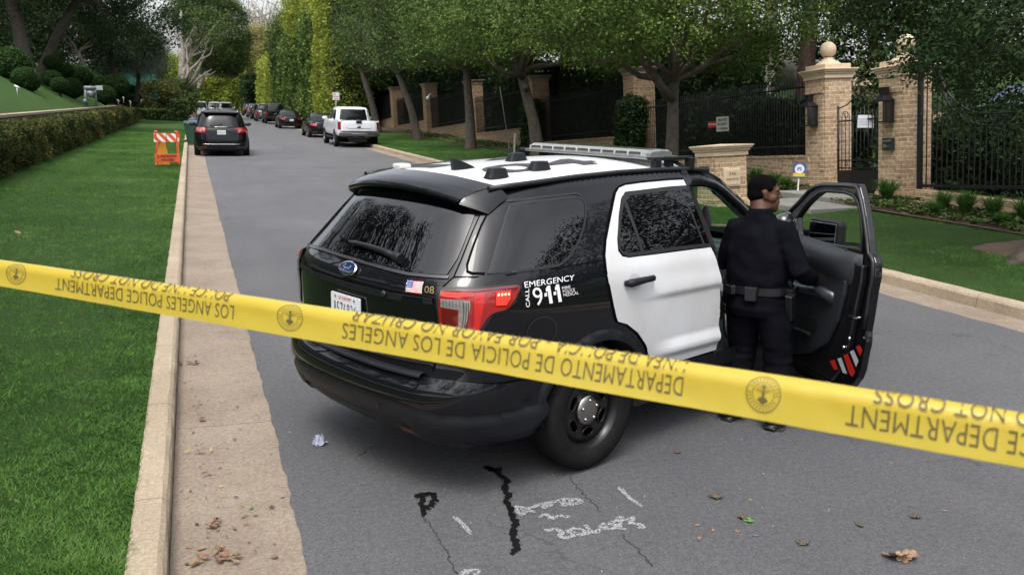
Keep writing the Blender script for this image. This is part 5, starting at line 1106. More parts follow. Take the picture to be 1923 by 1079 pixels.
mb.add([g(1.228+.028*(1-v), 1.074+.098*u) for u, v in vs_], fs_); [mb.add([g(a, 1.118), g(a+.020, 1.118), g(a+.021, 1.136), g(a+.001, 1.136)], [(0, 1, 2, 3)]) for a in (1.366, 1.436)]; [mb.add([g(a+.012+b*dz, z0_) for b, z0_ in ((0, 1.172), (.026, 1.172), (.026, 1.076), (0, 1.076), (0, 1.142), (-.012, 1.138), (-.012, 1.152))][:0] or [g(a, 1.158), g(a+.012, 1.172), g(a+.034, 1.172), g(a+.048, 1.076), g(a+.022, 1.076), g(a+.014, 1.144), g(a+.001, 1.142)], [(0, 1, 5, 6), (1, 2, 3, 4, 5)]) for a, dz in ((1.378, 1), (1.449, 1))]; mb.build('emergency_lettering', DECW, SUV, recalc=False)
decal('shop_number', [('08', [(.647, 1.190), (.703, 1.191), (.710, 1.158), (.653, 1.158)])], GOLD, .006, -.01)
# flag
mb = MB(); FQ = [(.517, 1.203), (.628, 1.208), (.636, 1.149), (.526, 1.146)]; fq = quadmap(FQ, G(.006)); fq2 = quadmap(FQ, G(.0075)); fq3 = quadmap(FQ, G(.009))
for k in range(13): mb.add([fq(0, 1-k/13), fq(1, 1-k/13), fq(1, 1-(k+1)/13), fq(0, 1-(k+1)/13)], [(0, 1, 2, 3)], 0 if k % 2 == 0 else 1)
mb.add([fq2(0, 1), fq2(.42, 1), fq2(.42, 1-7/13), fq2(0, 1-7/13)], [(0, 1, 2, 3)], 2)
for i in range(5):
    for j in range(4): u = .05+.078*i+(.02 if j % 2 else 0); v = .95-.125*j; mb.add([fq3(u, v), fq3(u+.03, v), fq3(u+.03, v-.05), fq3(u, v-.05)], [(0, 1, 2, 3)], 1)
mb.build('flag_decal', [mat('flag red', (.50, .03, .04), .5), DECW, mat('flag blue', (.05, .06, .28), .5)], SUV, recalc=False)
# badge
def ring(c, a, b, n=28): return [(c[0]+a*math.cos(t), c[1]+b*math.sin(t)) for t in np.linspace(0, 2*np.pi, n+1)[:-1]]
bd = patch('badge', [ring((-.005, 1.196), .088, .034)], G(.012), [CHROME], SUV, .03, thick=.01)
patch('badge_field', [ring((-.005, 1.196), .078, .027)], G(.020), [mat('badge blue', (.01, .022, .075), .15, coat=1)], bd, .03)
vs_ = []; mb = MB(); g = G(.022)      # flowing script stroke on the oval
for k, P in enumerate([[(-.052, 1.186), (-.045, 1.206), (-.030, 1.209)], [(-.050, 1.197), (-.036, 1.199)], [(-.030, 1.190), (-.022, 1.198), (-.014, 1.190), (-.022, 1.186), (-.030, 1.190)], [(-.008, 1.198), (-.006, 1.188), (.000, 1.198), (.008, 1.197)], [(.026, 1.209), (.020, 1.190), (.010, 1.189), (.013, 1.197), (.024, 1.196)]]):
    mb.tube([g(*q) for q in P], .0022, 4)
mb.build('badge_script', mat('script silver', (.35, .37, .42), .3, metal=.6), bd)
# number plate
PT = mat('plate white', (.70, .72, .74), .4)
def plate_fn(u, v, d=0): 
    c = Vector(G(.02)(-.005, 1.052)); return (c.x-d-.004*0, -(-.152+.304*u)+.0, c.z-.154+.154*v)
pl = MB(); P = [(.02, 0), (.98, 0), (1, .04), (1, .96), (.98, 1), (.02, 1), (0, .96), (0, .04)]
pl.add([plate_fn(a, b) for a, b in P]+[plate_fn(a, b, -.008) for a, b in P], [tuple(range(8)), tuple(range(15, 7, -1))]+[(i, (i+1) % 8, 8+(i+1) % 8, 8+i) for i in range(8)]); plo = pl.build('number_plate', PT, SUV)
mb = MB(); [add_text(mb, ch, (lambda i_: lambda u, v: plate_fn(.10+.118*i_+(.085*u if ch != '1' else .03+.035*u), .18+.50*v, .003))(i), 0, -.012) for i, ch in enumerate('1576826')]; mb.build('plate_number', mat('plate navy', (.012, .02, .05), .5), plo, recalc=False)
mb = MB(); add_text(mb, 'CA EXEMPT', lambda u, v: plate_fn(.27+.46*u, .80+.13*v, .003), 0, 0); mb.build('plate_heading', REDP, plo, recalc=False)
mb = MB(); [mb.lathe([(0, .0), (.008, .001)], 8, M=Matrix.Translation(plate_fn(a, .88, .004)) @ Matrix.Rotation(-math.pi/2, 4, 'Y')) for a in (.17, .83)]; mb.build('plate_bolt', CHROME, plo)
# liftgate recess line, grip strip, step pad
strip('liftgate_grip', [(-.70, 1.115), (-.4, 1.108), (0, 1.105), (.4, 1.106), (.70, 1.115)], .030, .007, PLAST)
strip('grip_edge', [(-.70, 1.131), (-.4, 1.125), (0, 1.123), (.4, 1.124), (.70, 1.131)], .004, .010, mat('satin edge', (.1, .1, .11), .25))
mb = MB(); c_ = G(.012)(.36, 1.115); mb.ell(c_, (.012, .02, .018), 12, 8); mb.build('reversing_camera', TRIM, SUV)
# bumper: painted upper roll + textured plastic lower with lamps
def bump_fn(off): 
    def f(s, z):
        X, Y, Z = G(off)(s, z); return (X, Y, Z)
    return f
def bz(s):     # upper edge of the plastic
    a = abs(s); return .590 if a < .40 else (.590-.045*sm((a-.40)/.45) if a < .85 else .545+(.530-.545)*(a-.85)/.6)
def bb(s):
    a = abs(s); return .285+.02*sm((a-.3)/.4) if a < 1.3 else .305+.11*((a-1.3)/.14)
ss = list(np.linspace(-1.44, 1.44, 45)); poly = [(s, bz(s)) for s in ss]+[(s, bb(s)) for s in ss[::-1]]
def bfn(s, z):
    t = (bz(s)-z)/max(.05, bz(s)-bb(s)); o = .040*math.sin(min(1, max(0, t*3.2))*math.pi/2)+.0 - .035*sm((t-.72)/.28)
    if abs(s) < .62: o += -.02*sm((t-.35)/.1)*sm((.62-abs(s))/.08)
    return G(o-.004)(s, z)
bp = patch('bumper', [poly], bfn, [PLAST], SUV, .045)
strip('bumper_crease', [(s, bz(s)-.085-.02*sm((abs(s)-.7)/.2)) for s in np.linspace(.62, 1.40, 12)], .004, .042, TRIM, bp)
strip('bumper_crease', [(s, .44-.03*math.cos(s*3)) for s in np.linspace(-.50, .22, 12)], .004, .026, TRIM, bp)
for sg in (1, -1):
    patch('reflector', [[(sg*a, b) for a, b in [(.50, .405), (.80, .400), (.80, .375), (.52, .378)]]], G(.030), [mat('dull red reflector', (.10, .008, .008), .3)], bp, .05)
    patch('tow_cover', [[(sg*a, b) for a, b in [(.50, .365), (.84, .36), (.86, .30), (.54, .30)]]], G(.012), [TRIM], bp, .05)
    for s_ in (.38, 1.12): patch('parking_sensor', [[(sg*s_+.013*math.cos(a), .50+.012*math.sin(a)) for a in np.linspace(0, 2*np.pi, 13)[:-1]]], G(.040), [TRIM], bp, .02)
mb = MB(); vs = []; S_ = np.linspace(-1.37, 1.37, 81)
for k in range(11):
    t = k/10
    for s in S_: zt_ = .705-.03*sm((abs(s)-.8)/.35); vs.append(G(.016+.022*math.sin(t*math.pi*.55)*(1-.8*sm((abs(s)-1.1)/.25)))(s, zt_+(bz(s)-.012-zt_)*t))
mb.add(vs, [(k*81+q, k*81+q+1, (k+1)*81+q+1, (k+1)*81+q) for k in range(10) for q in range(80)], 0, True); mb.build('upper_bumper', PAINT, SUV)
mb = MB(); vs = []
for k, (z, o) in enumerate(((.694, .046), (.706, .050), (.718, .036), (.730, -.01))):
    for s in np.linspace(-.66, .66, 30): vs.append(G(o)(s, z))
mb.add(vs, [(k*30+j, k*30+j+1, (k+1)*30+j+1, (k+1)*30+j) for k in range(3) for j in range(29)], 0, True); sp_ = mb.build('step_pad', PLAST, SUV)
for k in range(4): strip('pad_rib', [(s, .7025+.0035*k) for s in np.linspace(-.62, .62, 24)], .0015, .036-.004*k, TRIM, sp_)
# wheel arches
def flare(c, r0, r1):
    P = arcpts(c, HZ, r1, 172 if c < 3 else 158, 21, 26); Q = arcpts(c, HZ, r0, 21, 172 if c < 3 else 158, 26); return P+Q
for sg in (1, -1):
    for c in (HS, 4.71):
        def ff(s, z, c=c, sg=sg):
            d = math.hypot(abs(s)-c, z-HZ); return G(.022-.03*sm((d-.47)/.05))(s, z)
        patch('wheel_arch', [[(sg*a, b) for a, b in flare(c, .445, .512)]], ff, [PLAST], SUV, .03)
        mb = MB(); vs = []
        for k, dd in enumerate((0.02, -.05, -.30)):
            for a, b in arcpts(c, HZ, .447, 184, -8, 20): vs.append(G(dd)(sg*a, max(b, .28)))
        mb.add(vs, [(k*21+j, k*21+j+1, (k+1)*21+j+1, (k+1)*21+j) for k in range(2) for j in range(20)], 0, True); mb.build('wheel_well', INT, SUV)
# sills
for sg in (1, -1): patch('sill', [[(sg*a, b) for a, b in [(2.27, .535), (4.28, .535), (4.26, .36), (4.2, .33), (2.36, .33), (2.30, .36)]]], lambda s, z: G(.012-.05*sm((.42-z)/.12))(s, z), [PLAST], SUV, .08)
mb = MB(); mb.tube([L3(.55, .93, .50), L3(1.2, .945, .50), L3(2.1, .945, .50)], .012, 6); mb.build('sill_trim', mat('sill metal', (.25, .25, .26), .4, metal=.8), SUV)
# underbody, cabin
mb = MB(); mb.box((1.35, 0, .33), (4.3, 1.42, .16)); mb.box((-.42, 0, .38), (.8, 1.15, .16)); mb.box((1.43, 0, .35), (2.0, 1.82, .12)); mb.box((1.4, 0, .42), (1.9, 1.80, .10)); mb.build('underbody', INT, SUV)
mb = MB(); mb.tube([(-.80, -.35, .25), (-.5, -.35, .27)], .03, 10); mb.build('exhaust', mat('rusty pipe', (.10, .055, .03), .5, metal=.7), SUV)
mb = MB(); mb.box((2.45, 0, .93), (.6, 1.5, .30)); mb.box((2.40, 0, 1.06), (.3, 1.45, .10)); mb.build('dashboard', mat('dash grey', (.035, .05, .055), .6), SUV, bevel=.04)
mb = MB(); mb.box((1.85, .95, .80), (1.5, .03, .95)); mb.build('far_door_lining', mat('door grey', (.06, .09, .10), .6), SUV)
for sg in (-1, 1):
    mb = MB(); mb.box((1.55, sg*.42, .72), (.5, .5, .18)); mb.box((1.32, sg*.42, 1.08), (.16, .48, .62), rot=(0, -.18, 0)); mb.ell((1.24, sg*.42, 1.47), (.07, .15, .11), 14, 10); mb.build('front_seat', INT, SUV, bevel=.03)
mb = MB(); mb.box((.35, 0, 1.05), (.18, 1.3, .7), rot=(0, -.15, 0)); mb.box((.6, 0, .75), (.5, 1.3, .2)); mb.build('rear_seat', INT, SUV, bevel=.03)
mb = MB(); mb.box((1.06, 0, 1.15), (.02, 1.34, .95)); mb.build('partition', INT, SUV)
# pillars and windscreen
PO = [(1.02, .645, 1.738), (1.3, .642, 1.732), (1.47, .63, 1.706), (1.61, .63, 1.655), (1.80, .64, 1.545), (1.93, .66, 1.455), (2.2, .72, 1.28), (2.42, .80, 1.10)]
PI_ = [(1.12, .70, 1.622), (1.3, .70, 1.618), (1.46, .70, 1.60), (1.57, .70, 1.56), (1.72, .71, 1.475), (1.83, .73, 1.40), (2.04, .79, 1.25), (2.20, .86, 1.10)]
for sg in (1, -1):
    mb = MB(); n = len(PO); vs = [L3(a, sg*b, c) for a, b, c in PO]+[L3(a, sg*(b+.012), c) for a, b, c in [tuple((Vector(p)+Vector(q))/2) for p, q in zip(PO, PI_)]]+[L3(a, sg*b, c) for a, b, c in PI_]+[L3(a, sg*(b-.07), c) for a, b, c in PI_]+[L3(a-.05, sg*(b-.09), c-.06) for a, b, c in PO]
    mb.add(vs, [(k*n+j, k*n+j+1, (k+1)*n+j+1, (k+1)*n+j) for k in range(4) for j in range(n-1)]+[(4*n+j, 4*n+j+1, j+1, j) for j in range(n-1)], 0, True); mb.build('windscreen_pillar', PAINT, SUV)
mb = MB(); vs = []
for i, (a, b, c) in enumerate(PO[2:]):
    for j in range(13): u = -1+j/6; vs.append((a+.13*(1-u*u)*(i/5+.25), u*b, c+.02*(1-u*u)))
mb.add(vs, [(i*13+j, i*13+j+1, (i+1)*13+j+1, (i+1)*13+j) for i in range(5) for j in range(12)], 0, True); mb.build('windscreen', WSC, SUV)
mb = MB(); mb.add([L3(2.925-1.77, .94, 1.25), L3(1.17, .71, 1.63), L3(1.14, .60, 1.63), L3(1.12, .80, 1.25), L3(1.15, .90, .5), L3(1.17, .985, .5)], [(0, 1, 2, 3), (0, 3, 4, 5)]); mb.build('door_pillar', TRIM, SUV)
mb = MB(); mb.ell((1.42, -.66, 1.36), (.01, .05, .12), 8, 6); mb.box((1.45, 0, 1.60), (.04, .18, .06)); mb.build('mirror_inside', INT, SUV)
# wheels
def make_wheel(parent):
    w_ = bpy.data.objects.new('wheel', None)
    mb = MB(); mb.lathe([(.232, -.10), (.24, -.112), (.27, -.122), (.31, -.124), (.345, -.112), (.358, -.09), (.3635, -.06), (.3635, .06), (.358, .09), (.345, .112), (.31, .124), (.27, .122), (.24, .112), (.232, .10)], 56, axis='Y')
    for k in range(3): mb.lathe([(.3645, -.046+.04*k), (.3600, -.040+.04*k), (.3645, -.034+.04*k)], 40, axis='Y', mi=0)
    t = mb.build('wheel', RUB, parent)       # tyre mesh carries rim and cap as sub-parts
    mb = MB(); mb.lathe([(.232, -.10), (.222, -.09), (.205, -.02), (.205, .03), (.214, .075), (.236, .102), (.243, .106), (.246, .100), (.240, .094)], 48, axis='Y')
    n = 48; vs = []; prof = [(.205, .045), (.185, .062), (.165, .066), (.115, .050), (.085, .052), (.0, .054)]
    for r_, y in prof: vs += [(r_*math.cos(2*math.pi*k/n), y, r_*math.sin(2*math.pi*k/n)) for k in range(n)]
    fs = []
    for i in range(len(prof)-1):
        for k in range(n):
            if i == 2 and (k % 8) in (1, 2, 3, 4, 5): continue
            fs.append((i*n+k, i*n+(k+1) % n, (i+1)*n+(k+1) % n, (i+1)*n+k))
    mb.add(vs, fs, 0, True)
    for k in range(6):     # raised lips round the openings
        a = 2*math.pi*(k*8+3.5)/n; c_ = (.14*math.cos(a), .061, .14*math.sin(a)); er = Vector((math.cos(a), 0, math.sin(a))); et = Vector((-math.sin(a), 0, math.cos(a)))
        mb.tube([Vector(c_)+er*.028*math.cos(q)+et*.048*math.sin(q) for q in np.linspace(0, 2*np.pi, 17)], .0045, 5, caps=False)
    mb.build('rim', STEEL, t)
    mb = MB(); mb.lathe([(.095, .052), (.094, .066), (.085, .076), (.05, .084), (0, .086)], 28, axis='Y'); [mb.ell((.062*math.cos(a), .080, .062*math.sin(a)), (.013, .014, .013), 10, 6) for a in np.linspace(.3, .3+2*np.pi, 6)[:-1]]; mb.build('hub_cap', mat('worn chrome', (.42, .40, .38), .24, metal=1), t)
    mb = MB(); mb.lathe([(.17, -.03), (.17, -.01), (0, -.01)], 24, axis='Y'); mb.build('brake_disc', mat('disc steel', (.06, .05, .045), .5, metal=.8), t)
    return t
w0 = make_wheel(SUV)
for k, (X, y, rz) in enumerate([(0, -.845, math.pi), (0, .845, 0), (2.865, -.845, math.pi), (2.865, .845, 0)]):
    w_ = w0 if k == 0 else copy_tree(w0, SUV); w_.location = (X, y, .3635); w_.rotation_euler = (0, 0, rz)
# roof furniture
fin = MB()
def antenna(X, r, h, l, w, shark=False):
    z = roofpt(X, -(-r)/.645)[2]-.004; mb = MB(); n = 9; vs = []
    for i in range(n):
        t = i/(n-1)
        for k, wz in enumerate((0, .5, .86, 1)):
            if shark: hh = h*(1-t)**.75 if t > .04 else h*.96; x = X-l/2+l*t+(-.015*wz)
            else: hh = h*min(1, 1.35*math.sin(math.pi*(.12+.76*t))**.5) if 0 < t < 1 else h*.5; x = X-l/2+l*t*(1)+(.5-t)*.16*l*wz
            ww = w*(1-.35*wz)*(math.sin(math.pi*(.12+.76*t)))**.5
            vs.append((x, -r-ww/2, z+hh*wz)); vs.append((x, -r+ww/2, z+hh*wz))
    fs = []
    for i in range(n-1):
        for k in range(3):
            for q in (0, 1): a = i*8+k*2+q; fs.append((a, a+8, a+10, a+2))
        a = i*8+6; fs.append((a, a+8, a+9, a+1))
    fs += [(0, 1, 3, 2), (2, 3, 5, 4), (4, 5, 7, 6)]; b = (n-1)*8; fs += [(b, b+1, b+3, b+2), (b+2, b+3, b+5, b+4), (b+4, b+5, b+7, b+6)]
    mb.add(vs, fs, 0, True); return mb.build('roof_antenna', PLAST, SUV, bevel=.004)
antenna(-.30, .10, .072, .19, .06, True); antenna(.20, .02, .055, .16, .09); antenna(-.36, .46, .058, .16, .09); antenna(.02, .42, .055, .16, .09)
mb = MB(); z = roofpt(-.45, -.45)[2]; mb.box((-.47, .32, z+.014), (.09, .09, .03)); mb.build('roof_sensor', mat('pale sensor', (.55, .55, .50), .5), SUV, bevel=.012)
mb = MB(); mb.tube([(.17, -.0, 1.78), (.12, .0, 2.0), (.06, .0, 2.25)], [.006, .004, .002], 6); mb.build('whip_antenna', TRIM, SUV)
# lightbar
LENS = mat('grey lens', (.20, .21, .20), .12, spec=.6, coat=1, var=(.16, .16, .15), vscale=14)
LB = MB(); LBX = 1.0
def lbp(t): return LBX+.0*t
prof = [(-.155, 0), (-.15, .035), (-.11, .062), (0, .070), (.11, .062), (.15, .035), (.155, 0)]
vs = []; rr = [-.57, -.555, -.52, -.4, -.2, 0, .2, .4, .52, .555, .57]
for i, r_ in enumerate(rr):
    e = 1-.28*(1 if i in (0, 10) else (.35 if i in (1, 9) else 0)); bowx = -.10*(abs(r_)/.6)**2*0
    for x, z in prof: vs.append((LBX+x*e+bowx, r_, 1.822+z*e*.72))
LB.add(vs, [(i*7+k, i*7+k+1, (i+1)*7+k+1, (i+1)*7+k) for i in range(10) for k in range(6)]+[tuple(range(7)), tuple(70+k for k in range(7))], 0, False)
lb = LB.build('light_bar', LENS, SUV)
mb = MB(); mb.box((LBX, 0, 1.815), (.335, 1.16, .016)); mb.build('light_bar_base', mat('alu', (.35, .36, .37), .35, metal=.9), lb, bevel=.004)
mb = MB(); [mb.box((LBX-.149, -.47+.118*k, 1.838), (.006, .095, .026), rot=(0, .12, 0)) for k in range(9)]; mb.build('light_module', mat('module dark', (.055, .055, .05), .2, coat=1), lb)
mb = MB(); [mb.box((LBX-.153, -.53+.118*k, 1.838), (.006, .006, .032)) for k in range(10)]; mb.build('module_rib', mat('pale rib', (.45, .45, .43), .4), lb)
for sg in (1, -1):
    mb = MB(); mb.box((LBX+.04, sg*.62, 1.812), (.42, .055, .022)); mb.box((LBX+.22, sg*.645, 1.775), (.05, .05, .08)); mb.box((LBX-.12, sg*.63, 1.775), (.06, .045, .07)); mb.box((LBX+.05, sg*.60, 1.79), (.05, .05, .07)); mb.build('mounting_bracket', PLAST, lb, bevel=.004)
    mb = MB(); P = [(LBX+.10, .60, 1.79), (LBX+.13, .655, 1.757), (LBX+.135, .68, 1.70), (LBX+.13, .705, 1.645)]; mb.add([L3(a-.03, sg*b, c+.003) for a, b, c in P]+[L3(a+.03, sg*b, c+.003) for a, b, c in P], [(i, i+1, 5+i, 4+i) for i in range(3)]); o = mb.build('mounting_strap', PLAST, lb); m_ = o.modifiers.new('s', 'SOLIDIFY'); m_.thickness = .006
# ---- open front door (52 degrees), local frame t = along the door, n = outward normal
PHI = R_(52); HXd, HRd = 2.2, .97
dd = Vector((-math.cos(PHI), -math.sin(PHI), 0)); dn = Vector((math.sin(PHI), -math.cos(PHI), 0))
def D3(t, z, o=0): return Vector((HXd, -HRd, 0))+dd*t+dn*o+Vector((0, 0, z))
DOUT = [(-0.544, 0.276), (-0.015, 0.3), (0.959, 0.373), (1.048, 0.401), (1.147, 0.504), (1.177, 0.57), (1.189, 0.649), (1.212, 0.754), (1.199, 0.818), (1.216, 0.939), (1.229, 1.076), (1.246, 1.167), (1.233, 1.252), (1.207, 1.28), (1.155, 1.298), (1.125, 1.374), (1.053, 1.512), (0.989, 1.612), (0.937, 1.675), (0.904, 1.695), (0.745, 1.689), (0.384, 1.662), (0.244, 1.635), (0.137, 1.595), (-0.018, 1.502), (-0.148, 1.433), (-0.282, 1.351), (-0.35, 1.291), (-0.496, 1.179)]
DHOLE = [(-0.019, 1.374), (0.113, 1.469), (0.249, 1.544), (0.354, 1.588), (0.475, 1.611), (0.741, 1.628), (0.869, 1.62), (0.946, 1.581), (0.999, 1.505), (1.033, 1.415), (1.062, 1.296), (0.78, 1.276), (0.443, 1.254), (0.045, 1.214), (0.012, 1.274)]
def dslab(poly, o0, o1, name, m, parent, hole=None, step=.06, bev=0):
    """slab between two offsets along the door normal, with an optional opening"""
    mb = MB(); P2 = [Vector(q) for q in poly]
    from mathutils.geometry import tessellate_polygon
    loops = [[Vector((a, b, 0)) for a, b in poly]]+([[Vector((a, b, 0)) for a, b in hole]] if hole else [])
    tri = tessellate_polygon(loops); flat = [q for l_ in loops for q in l_]; n = len(flat)
    vs = [D3(q.x, q.y, o0) for q in flat]+[D3(q.x, q.y, o1) for q in flat]; fs = [tuple(t) for t in tri]+[tuple(n+i for i in t)[::-1] for t in tri]
    b = 0
    for l_ in loops:
        k = len(l_); fs += [(b+i, b+(i+1) % k, n+b+(i+1) % k, n+b+i) for i in range(k)]; b += k
    mb.add(vs, fs); return mb.build(name, m, parent, bevel=bev)
fd = dslab(DOUT, -.045, 0.0, 'front_door', PAINT, SUV, DHOLE, bev=.006)
INNER = [(a, b) for a, b in DOUT if b < 1.22]
def shrink(P, d):
    c = Vector((sum(p[0] for p in P)/len(P), sum(p[1] for p in P)/len(P))); return [tuple(c+(Vector(p)-c)*(1-d)) for p in P]
TP = [(-.30, .33), (.86, .40), (.99, .52), (1.06, .68), (1.10, .88), (1.15, 1.10), (1.15, 1.22), (-.30, 1.20)]
dslab(TP, -.085, -.045, 'shut_face', mat('door black', (.006, .006, .007), .35, coat=.5), fd, bev=.01)
TRM = mat('door trim', (.016, .018, .022), .5, bump=.2, bscale=150)
TQ = [(-.30, .40), (.20, .40), (.55, .50), (.80, .64), (.93, .82), (.99, 1.0), (1.0, 1.10), (-.30, 1.10)]
dslab(TQ, -.115, -.083, 'trim_panel', TRM, fd, bev=.012)
vs = []; mb = MB()       # soft rolled upper of the trim panel
for i in range(15):
    t = -.30+1.38*i/14; e = 1-.9*max(0, (t-.90)/.18)**2
    for k, (o, z) in enumerate(((-.05, 1.262), (-.075, 1.262), (-.115, 1.248), (-.145, 1.212), (-.150, 1.16), (-.130, 1.10), (-.11, 1.07))): vs.append(D3(t, (z+.012*t) if k < 3 else z-(1-e)*0, -.05+(o+.05)*max(.12, e)))
mb.add(vs, [(i*7+k, i*7+k+1, (i+1)*7+k+1, (i+1)*7+k) for i in range(14) for k in range(6)]+[tuple(98+k for k in range(7))], 0, True); mb.build('trim_roll', TRM, fd)
mb = MB(); P = [(-.1, .93), (.15, .925), (.45, .955), (.70, .985), (.86, .98)]; vs = []
for t, z in P:
    for o, dz in ((-.115, .015), (-.165, .012), (-.185, -.01), (-.17, -.045), (-.115, -.07)): vs.append(D3(t, z+dz, o if t < .8 else -.115+(o+.115)*.35))
mb.add(vs, [(i*5+k, i*5+k+1, (i+1)*5+k+1, (i+1)*5+k) for i in range(4) for k in range(4)]+[(20, 21, 22, 23, 24)], 0, True); mb.build('armrest', mat('armrest', (.022, .027, .033), .3, coat=.3), fd)
mb = MB(); [mb.add([D3(a, b, -.155) for a, b in q], [(0, 1, 2, 3)]) for q in []]; hq = [(.29, 1.125), (.44, 1.135), (.44, 1.175), (.29, 1.17)]
mb.tube([D3(a, b, -.152) for a, b in hq+hq[:1]], .007, 6); mb.build('door_pull', CHROME, fd); mb = MB(); mb.add([D3(a, b, -.1505) for a, b in hq], [(0, 1, 2, 3)]); mb.build('pull_recess', SEAM, fd)
mb = MB(); P = [(.10, .60), (.10, .71), (.62, .75), (.66, .70), (.58, .645)]; mb.add([D3(a, b, -.120) for a, b in P], [(0, 1, 2, 3, 4)]); mb.tube([D3(a, b, -.135) for a, b in [(.05, .60), (.3, .615), (.58, .645)]], .014, 6); mb.build('door_pocket', mat('pocket', (.004, .004, .005), .6), fd)
mb = MB(); mb.tube([D3(.90, 1.262, -.08), D3(.90, 1.288, -.08)], .005, 6); mb.build('lock_pin', TRIM, fd)
mb = MB(); [mb.ell(D3(a, b, -.09), (.012, .012, .012), 8, 6) for a, b in ((1.085, .745), (1.02, .67))]; mb.build('hinge_bolt', CHROME, fd)
mb = MB(); mb.tube([D3(1.05, .885, -.09), D3(1.12, .88, -.085), D3(1.15, .895, -.06)], .008, 6); mb.build('latch', mat('latch steel', (.2, .2, .2), .3, metal=1), fd)
for nm, m_, P in [('reflective_stripe', 'r', [(0.831, 0.526), (0.902, 0.554), (0.961, 0.506), (0.907, 0.489)]), ('reflective_stripe', 'w', [(0.939, 0.572), (0.992, 0.594), (1.095, 0.517), (1.034, 0.506)]), ('reflective_stripe', 'r', [(1.019, 0.616), (1.077, 0.643), (1.201, 0.563), (1.171, 0.522), (1.133, 0.521)]), ('reflective_stripe', 'w', [(1.103, 0.664), (1.152, 0.688), (1.229, 0.64), (1.205, 0.592)]), ('reflective_stripe', 'r', [(1.176, 0.716), (1.223, 0.739), (1.264, 0.719), (1.245, 0.672)])]:
    mb = MB(); mb.add([D3(a, b, -.089) for a, b in P], [tuple(range(len(P)))]); mb.build(nm, mat('stripe red', (.45, .02, .015), .35) if m_ == 'r' else mat('stripe silver', (.42, .44, .46), .35), fd)
mb = MB(); mb.tube([D3(a, b, -.05) for a, b in [(DHOLE[i][0], DHOLE[i][1]) for i in range(len(DHOLE))]+[DHOLE[0]]], .012, 6, caps=False); mb.build('window_gasket', TRIM, fd)
mb = MB(); mb.tube([D3(a, b, -.05) for a, b in shrink(DOUT, .035)[8:-1]], .013, 6); mb.build('door_seal', TRIM, fd)
# door mirror
mb = MB(); MG = [(-0.121, 1.306), (0.255, 1.347), (0.316, 1.317), (0.314, 1.24), (-0.037, 1.195)]
mb.box((0, 0, 0), (.10, .29, .20)); mrr = mb.build('door_mirror', PLAST, fd, bevel=.035)
mc = D3(sum(a for a, b in MG)/len(MG), sum(b for a, b in MG)/len(MG), .12); fw = Vector((math.cos(R_(-14)), math.sin(R_(-14)), 0)); sd_ = Vector((-fw.y, fw.x, 0))
mrr.matrix_local = Matrix(((fw.x, sd_.x, 0, mc.x), (fw.y, sd_.y, 0, mc.y), (0, 0, 1, mc.z), (0, 0, 0, 1)))
mb = MB(); mb.box((-.053, 0, 0), (.004, .245, .155)); mb.build('mirror_glass', mat('mirror', (.8, .82, .84), .02, metal=1), mrr, bevel=.012)
mb = MB(); mb.tube([mc, D3(-.12, 1.24, .0)], .035, 8); mb.build('mirror_arm', PLAST, fd)
# spotlight on the pillar
mb = MB(); c_ = Vector(L3(2.12, .86, 1.33)); mb.ell(c_, (.085, .075, .075), 18, 12); mb.tube([c_, c_+Vector((.05, .12, -.06))], .018, 6); mb.build('spotlight', mat('spot black', (.01, .01, .011), .12, coat=1), SUV)
mb = MB(); mb.lathe([(.076, 0), (.080, .01), (.074, .02)], 20, M=Matrix.Translation(c_+Vector((.02, 0, 0))) @ Matrix.Rotation(math.pi/2, 4, 'Y')); mb.build('spotlight_ring', CHROME, SUV)
# ================================================================== PARKED VEHICLES
class CarShell:
    """levels: (z, x_rear, x_front, half_width); superelliptic plan sections, x forward from the rear bumper"""
    def __init__(s, lv, e=6): s.lv = lv; s.e = e
    def at(s, z):
        l = s.lv
        if z <= l[0][0]: return l[0][1:]
        for a, b in zip(l, l[1:]):
            if z <= b[0]: u = (z-a[0])/(b[0]-a[0]+1e-9); return tuple(a[k]+(b[k]-a[k])*u for k in (1, 2, 3))
        return l[-1][1:]
    def rear(s, y, z, off=0):
        xr, xf, hw = s.at(z); xc = (xr+xf)/2; hx = (xf-xr)/2; k = min(.999, abs(y)/hw)
        return Vector((xc-hx*(1-k**s.e)**(1/s.e)-off, y, z))
    def side(s, x, z, sg=1, off=0):
        xr, xf, hw = s.at(z); xc = (xr+xf)/2; hx = (xf-xr)/2; k = min(.999, abs(x-xc)/hx)
        return Vector((x, sg*(hw*(1-k**s.e)**(1/s.e)+off), z))
    def loft(s, mb, nz=1, n=64, cap=True, mi=0):
        zs = []
        for a, b in zip(s.lv, s.lv[1:]): zs += [a[0]+(b[0]-a[0])*i/nz for i in range(nz)]
        zs.append(s.lv[-1][0]); vs = []
        for z in zs:
            xr, xf, hw = s.at(z); xc = (xr+xf)/2; hx = (xf-xr)/2
            for k in range(n):
                a = 2*math.pi*k/n; c, d = math.cos(a), math.sin(a)
                vs.append((xc+hx*math.copysign(abs(c)**(2/s.e), c), hw*math.copysign(abs(d)**(2/s.e), d), z))
        fs = [(i*n+k, i*n+(k+1) % n, (i+1)*n+(k+1) % n, (i+1)*n+k) for i in range(len(zs)-1) for k in range(n)]
        mb.add(vs, fs, mi, True)
        if cap: mb.add(vs[-n:], [tuple(range(n))], mi, True)
CARGL = mat('car glass', (.006, .007, .008), .05, spec=.42)
TYRE = mat('parked tyre', (.014, .014, .014), .8, spec=.2); ALLOY = mat('alloy', (.35, .35, .36), .3, metal=.9)
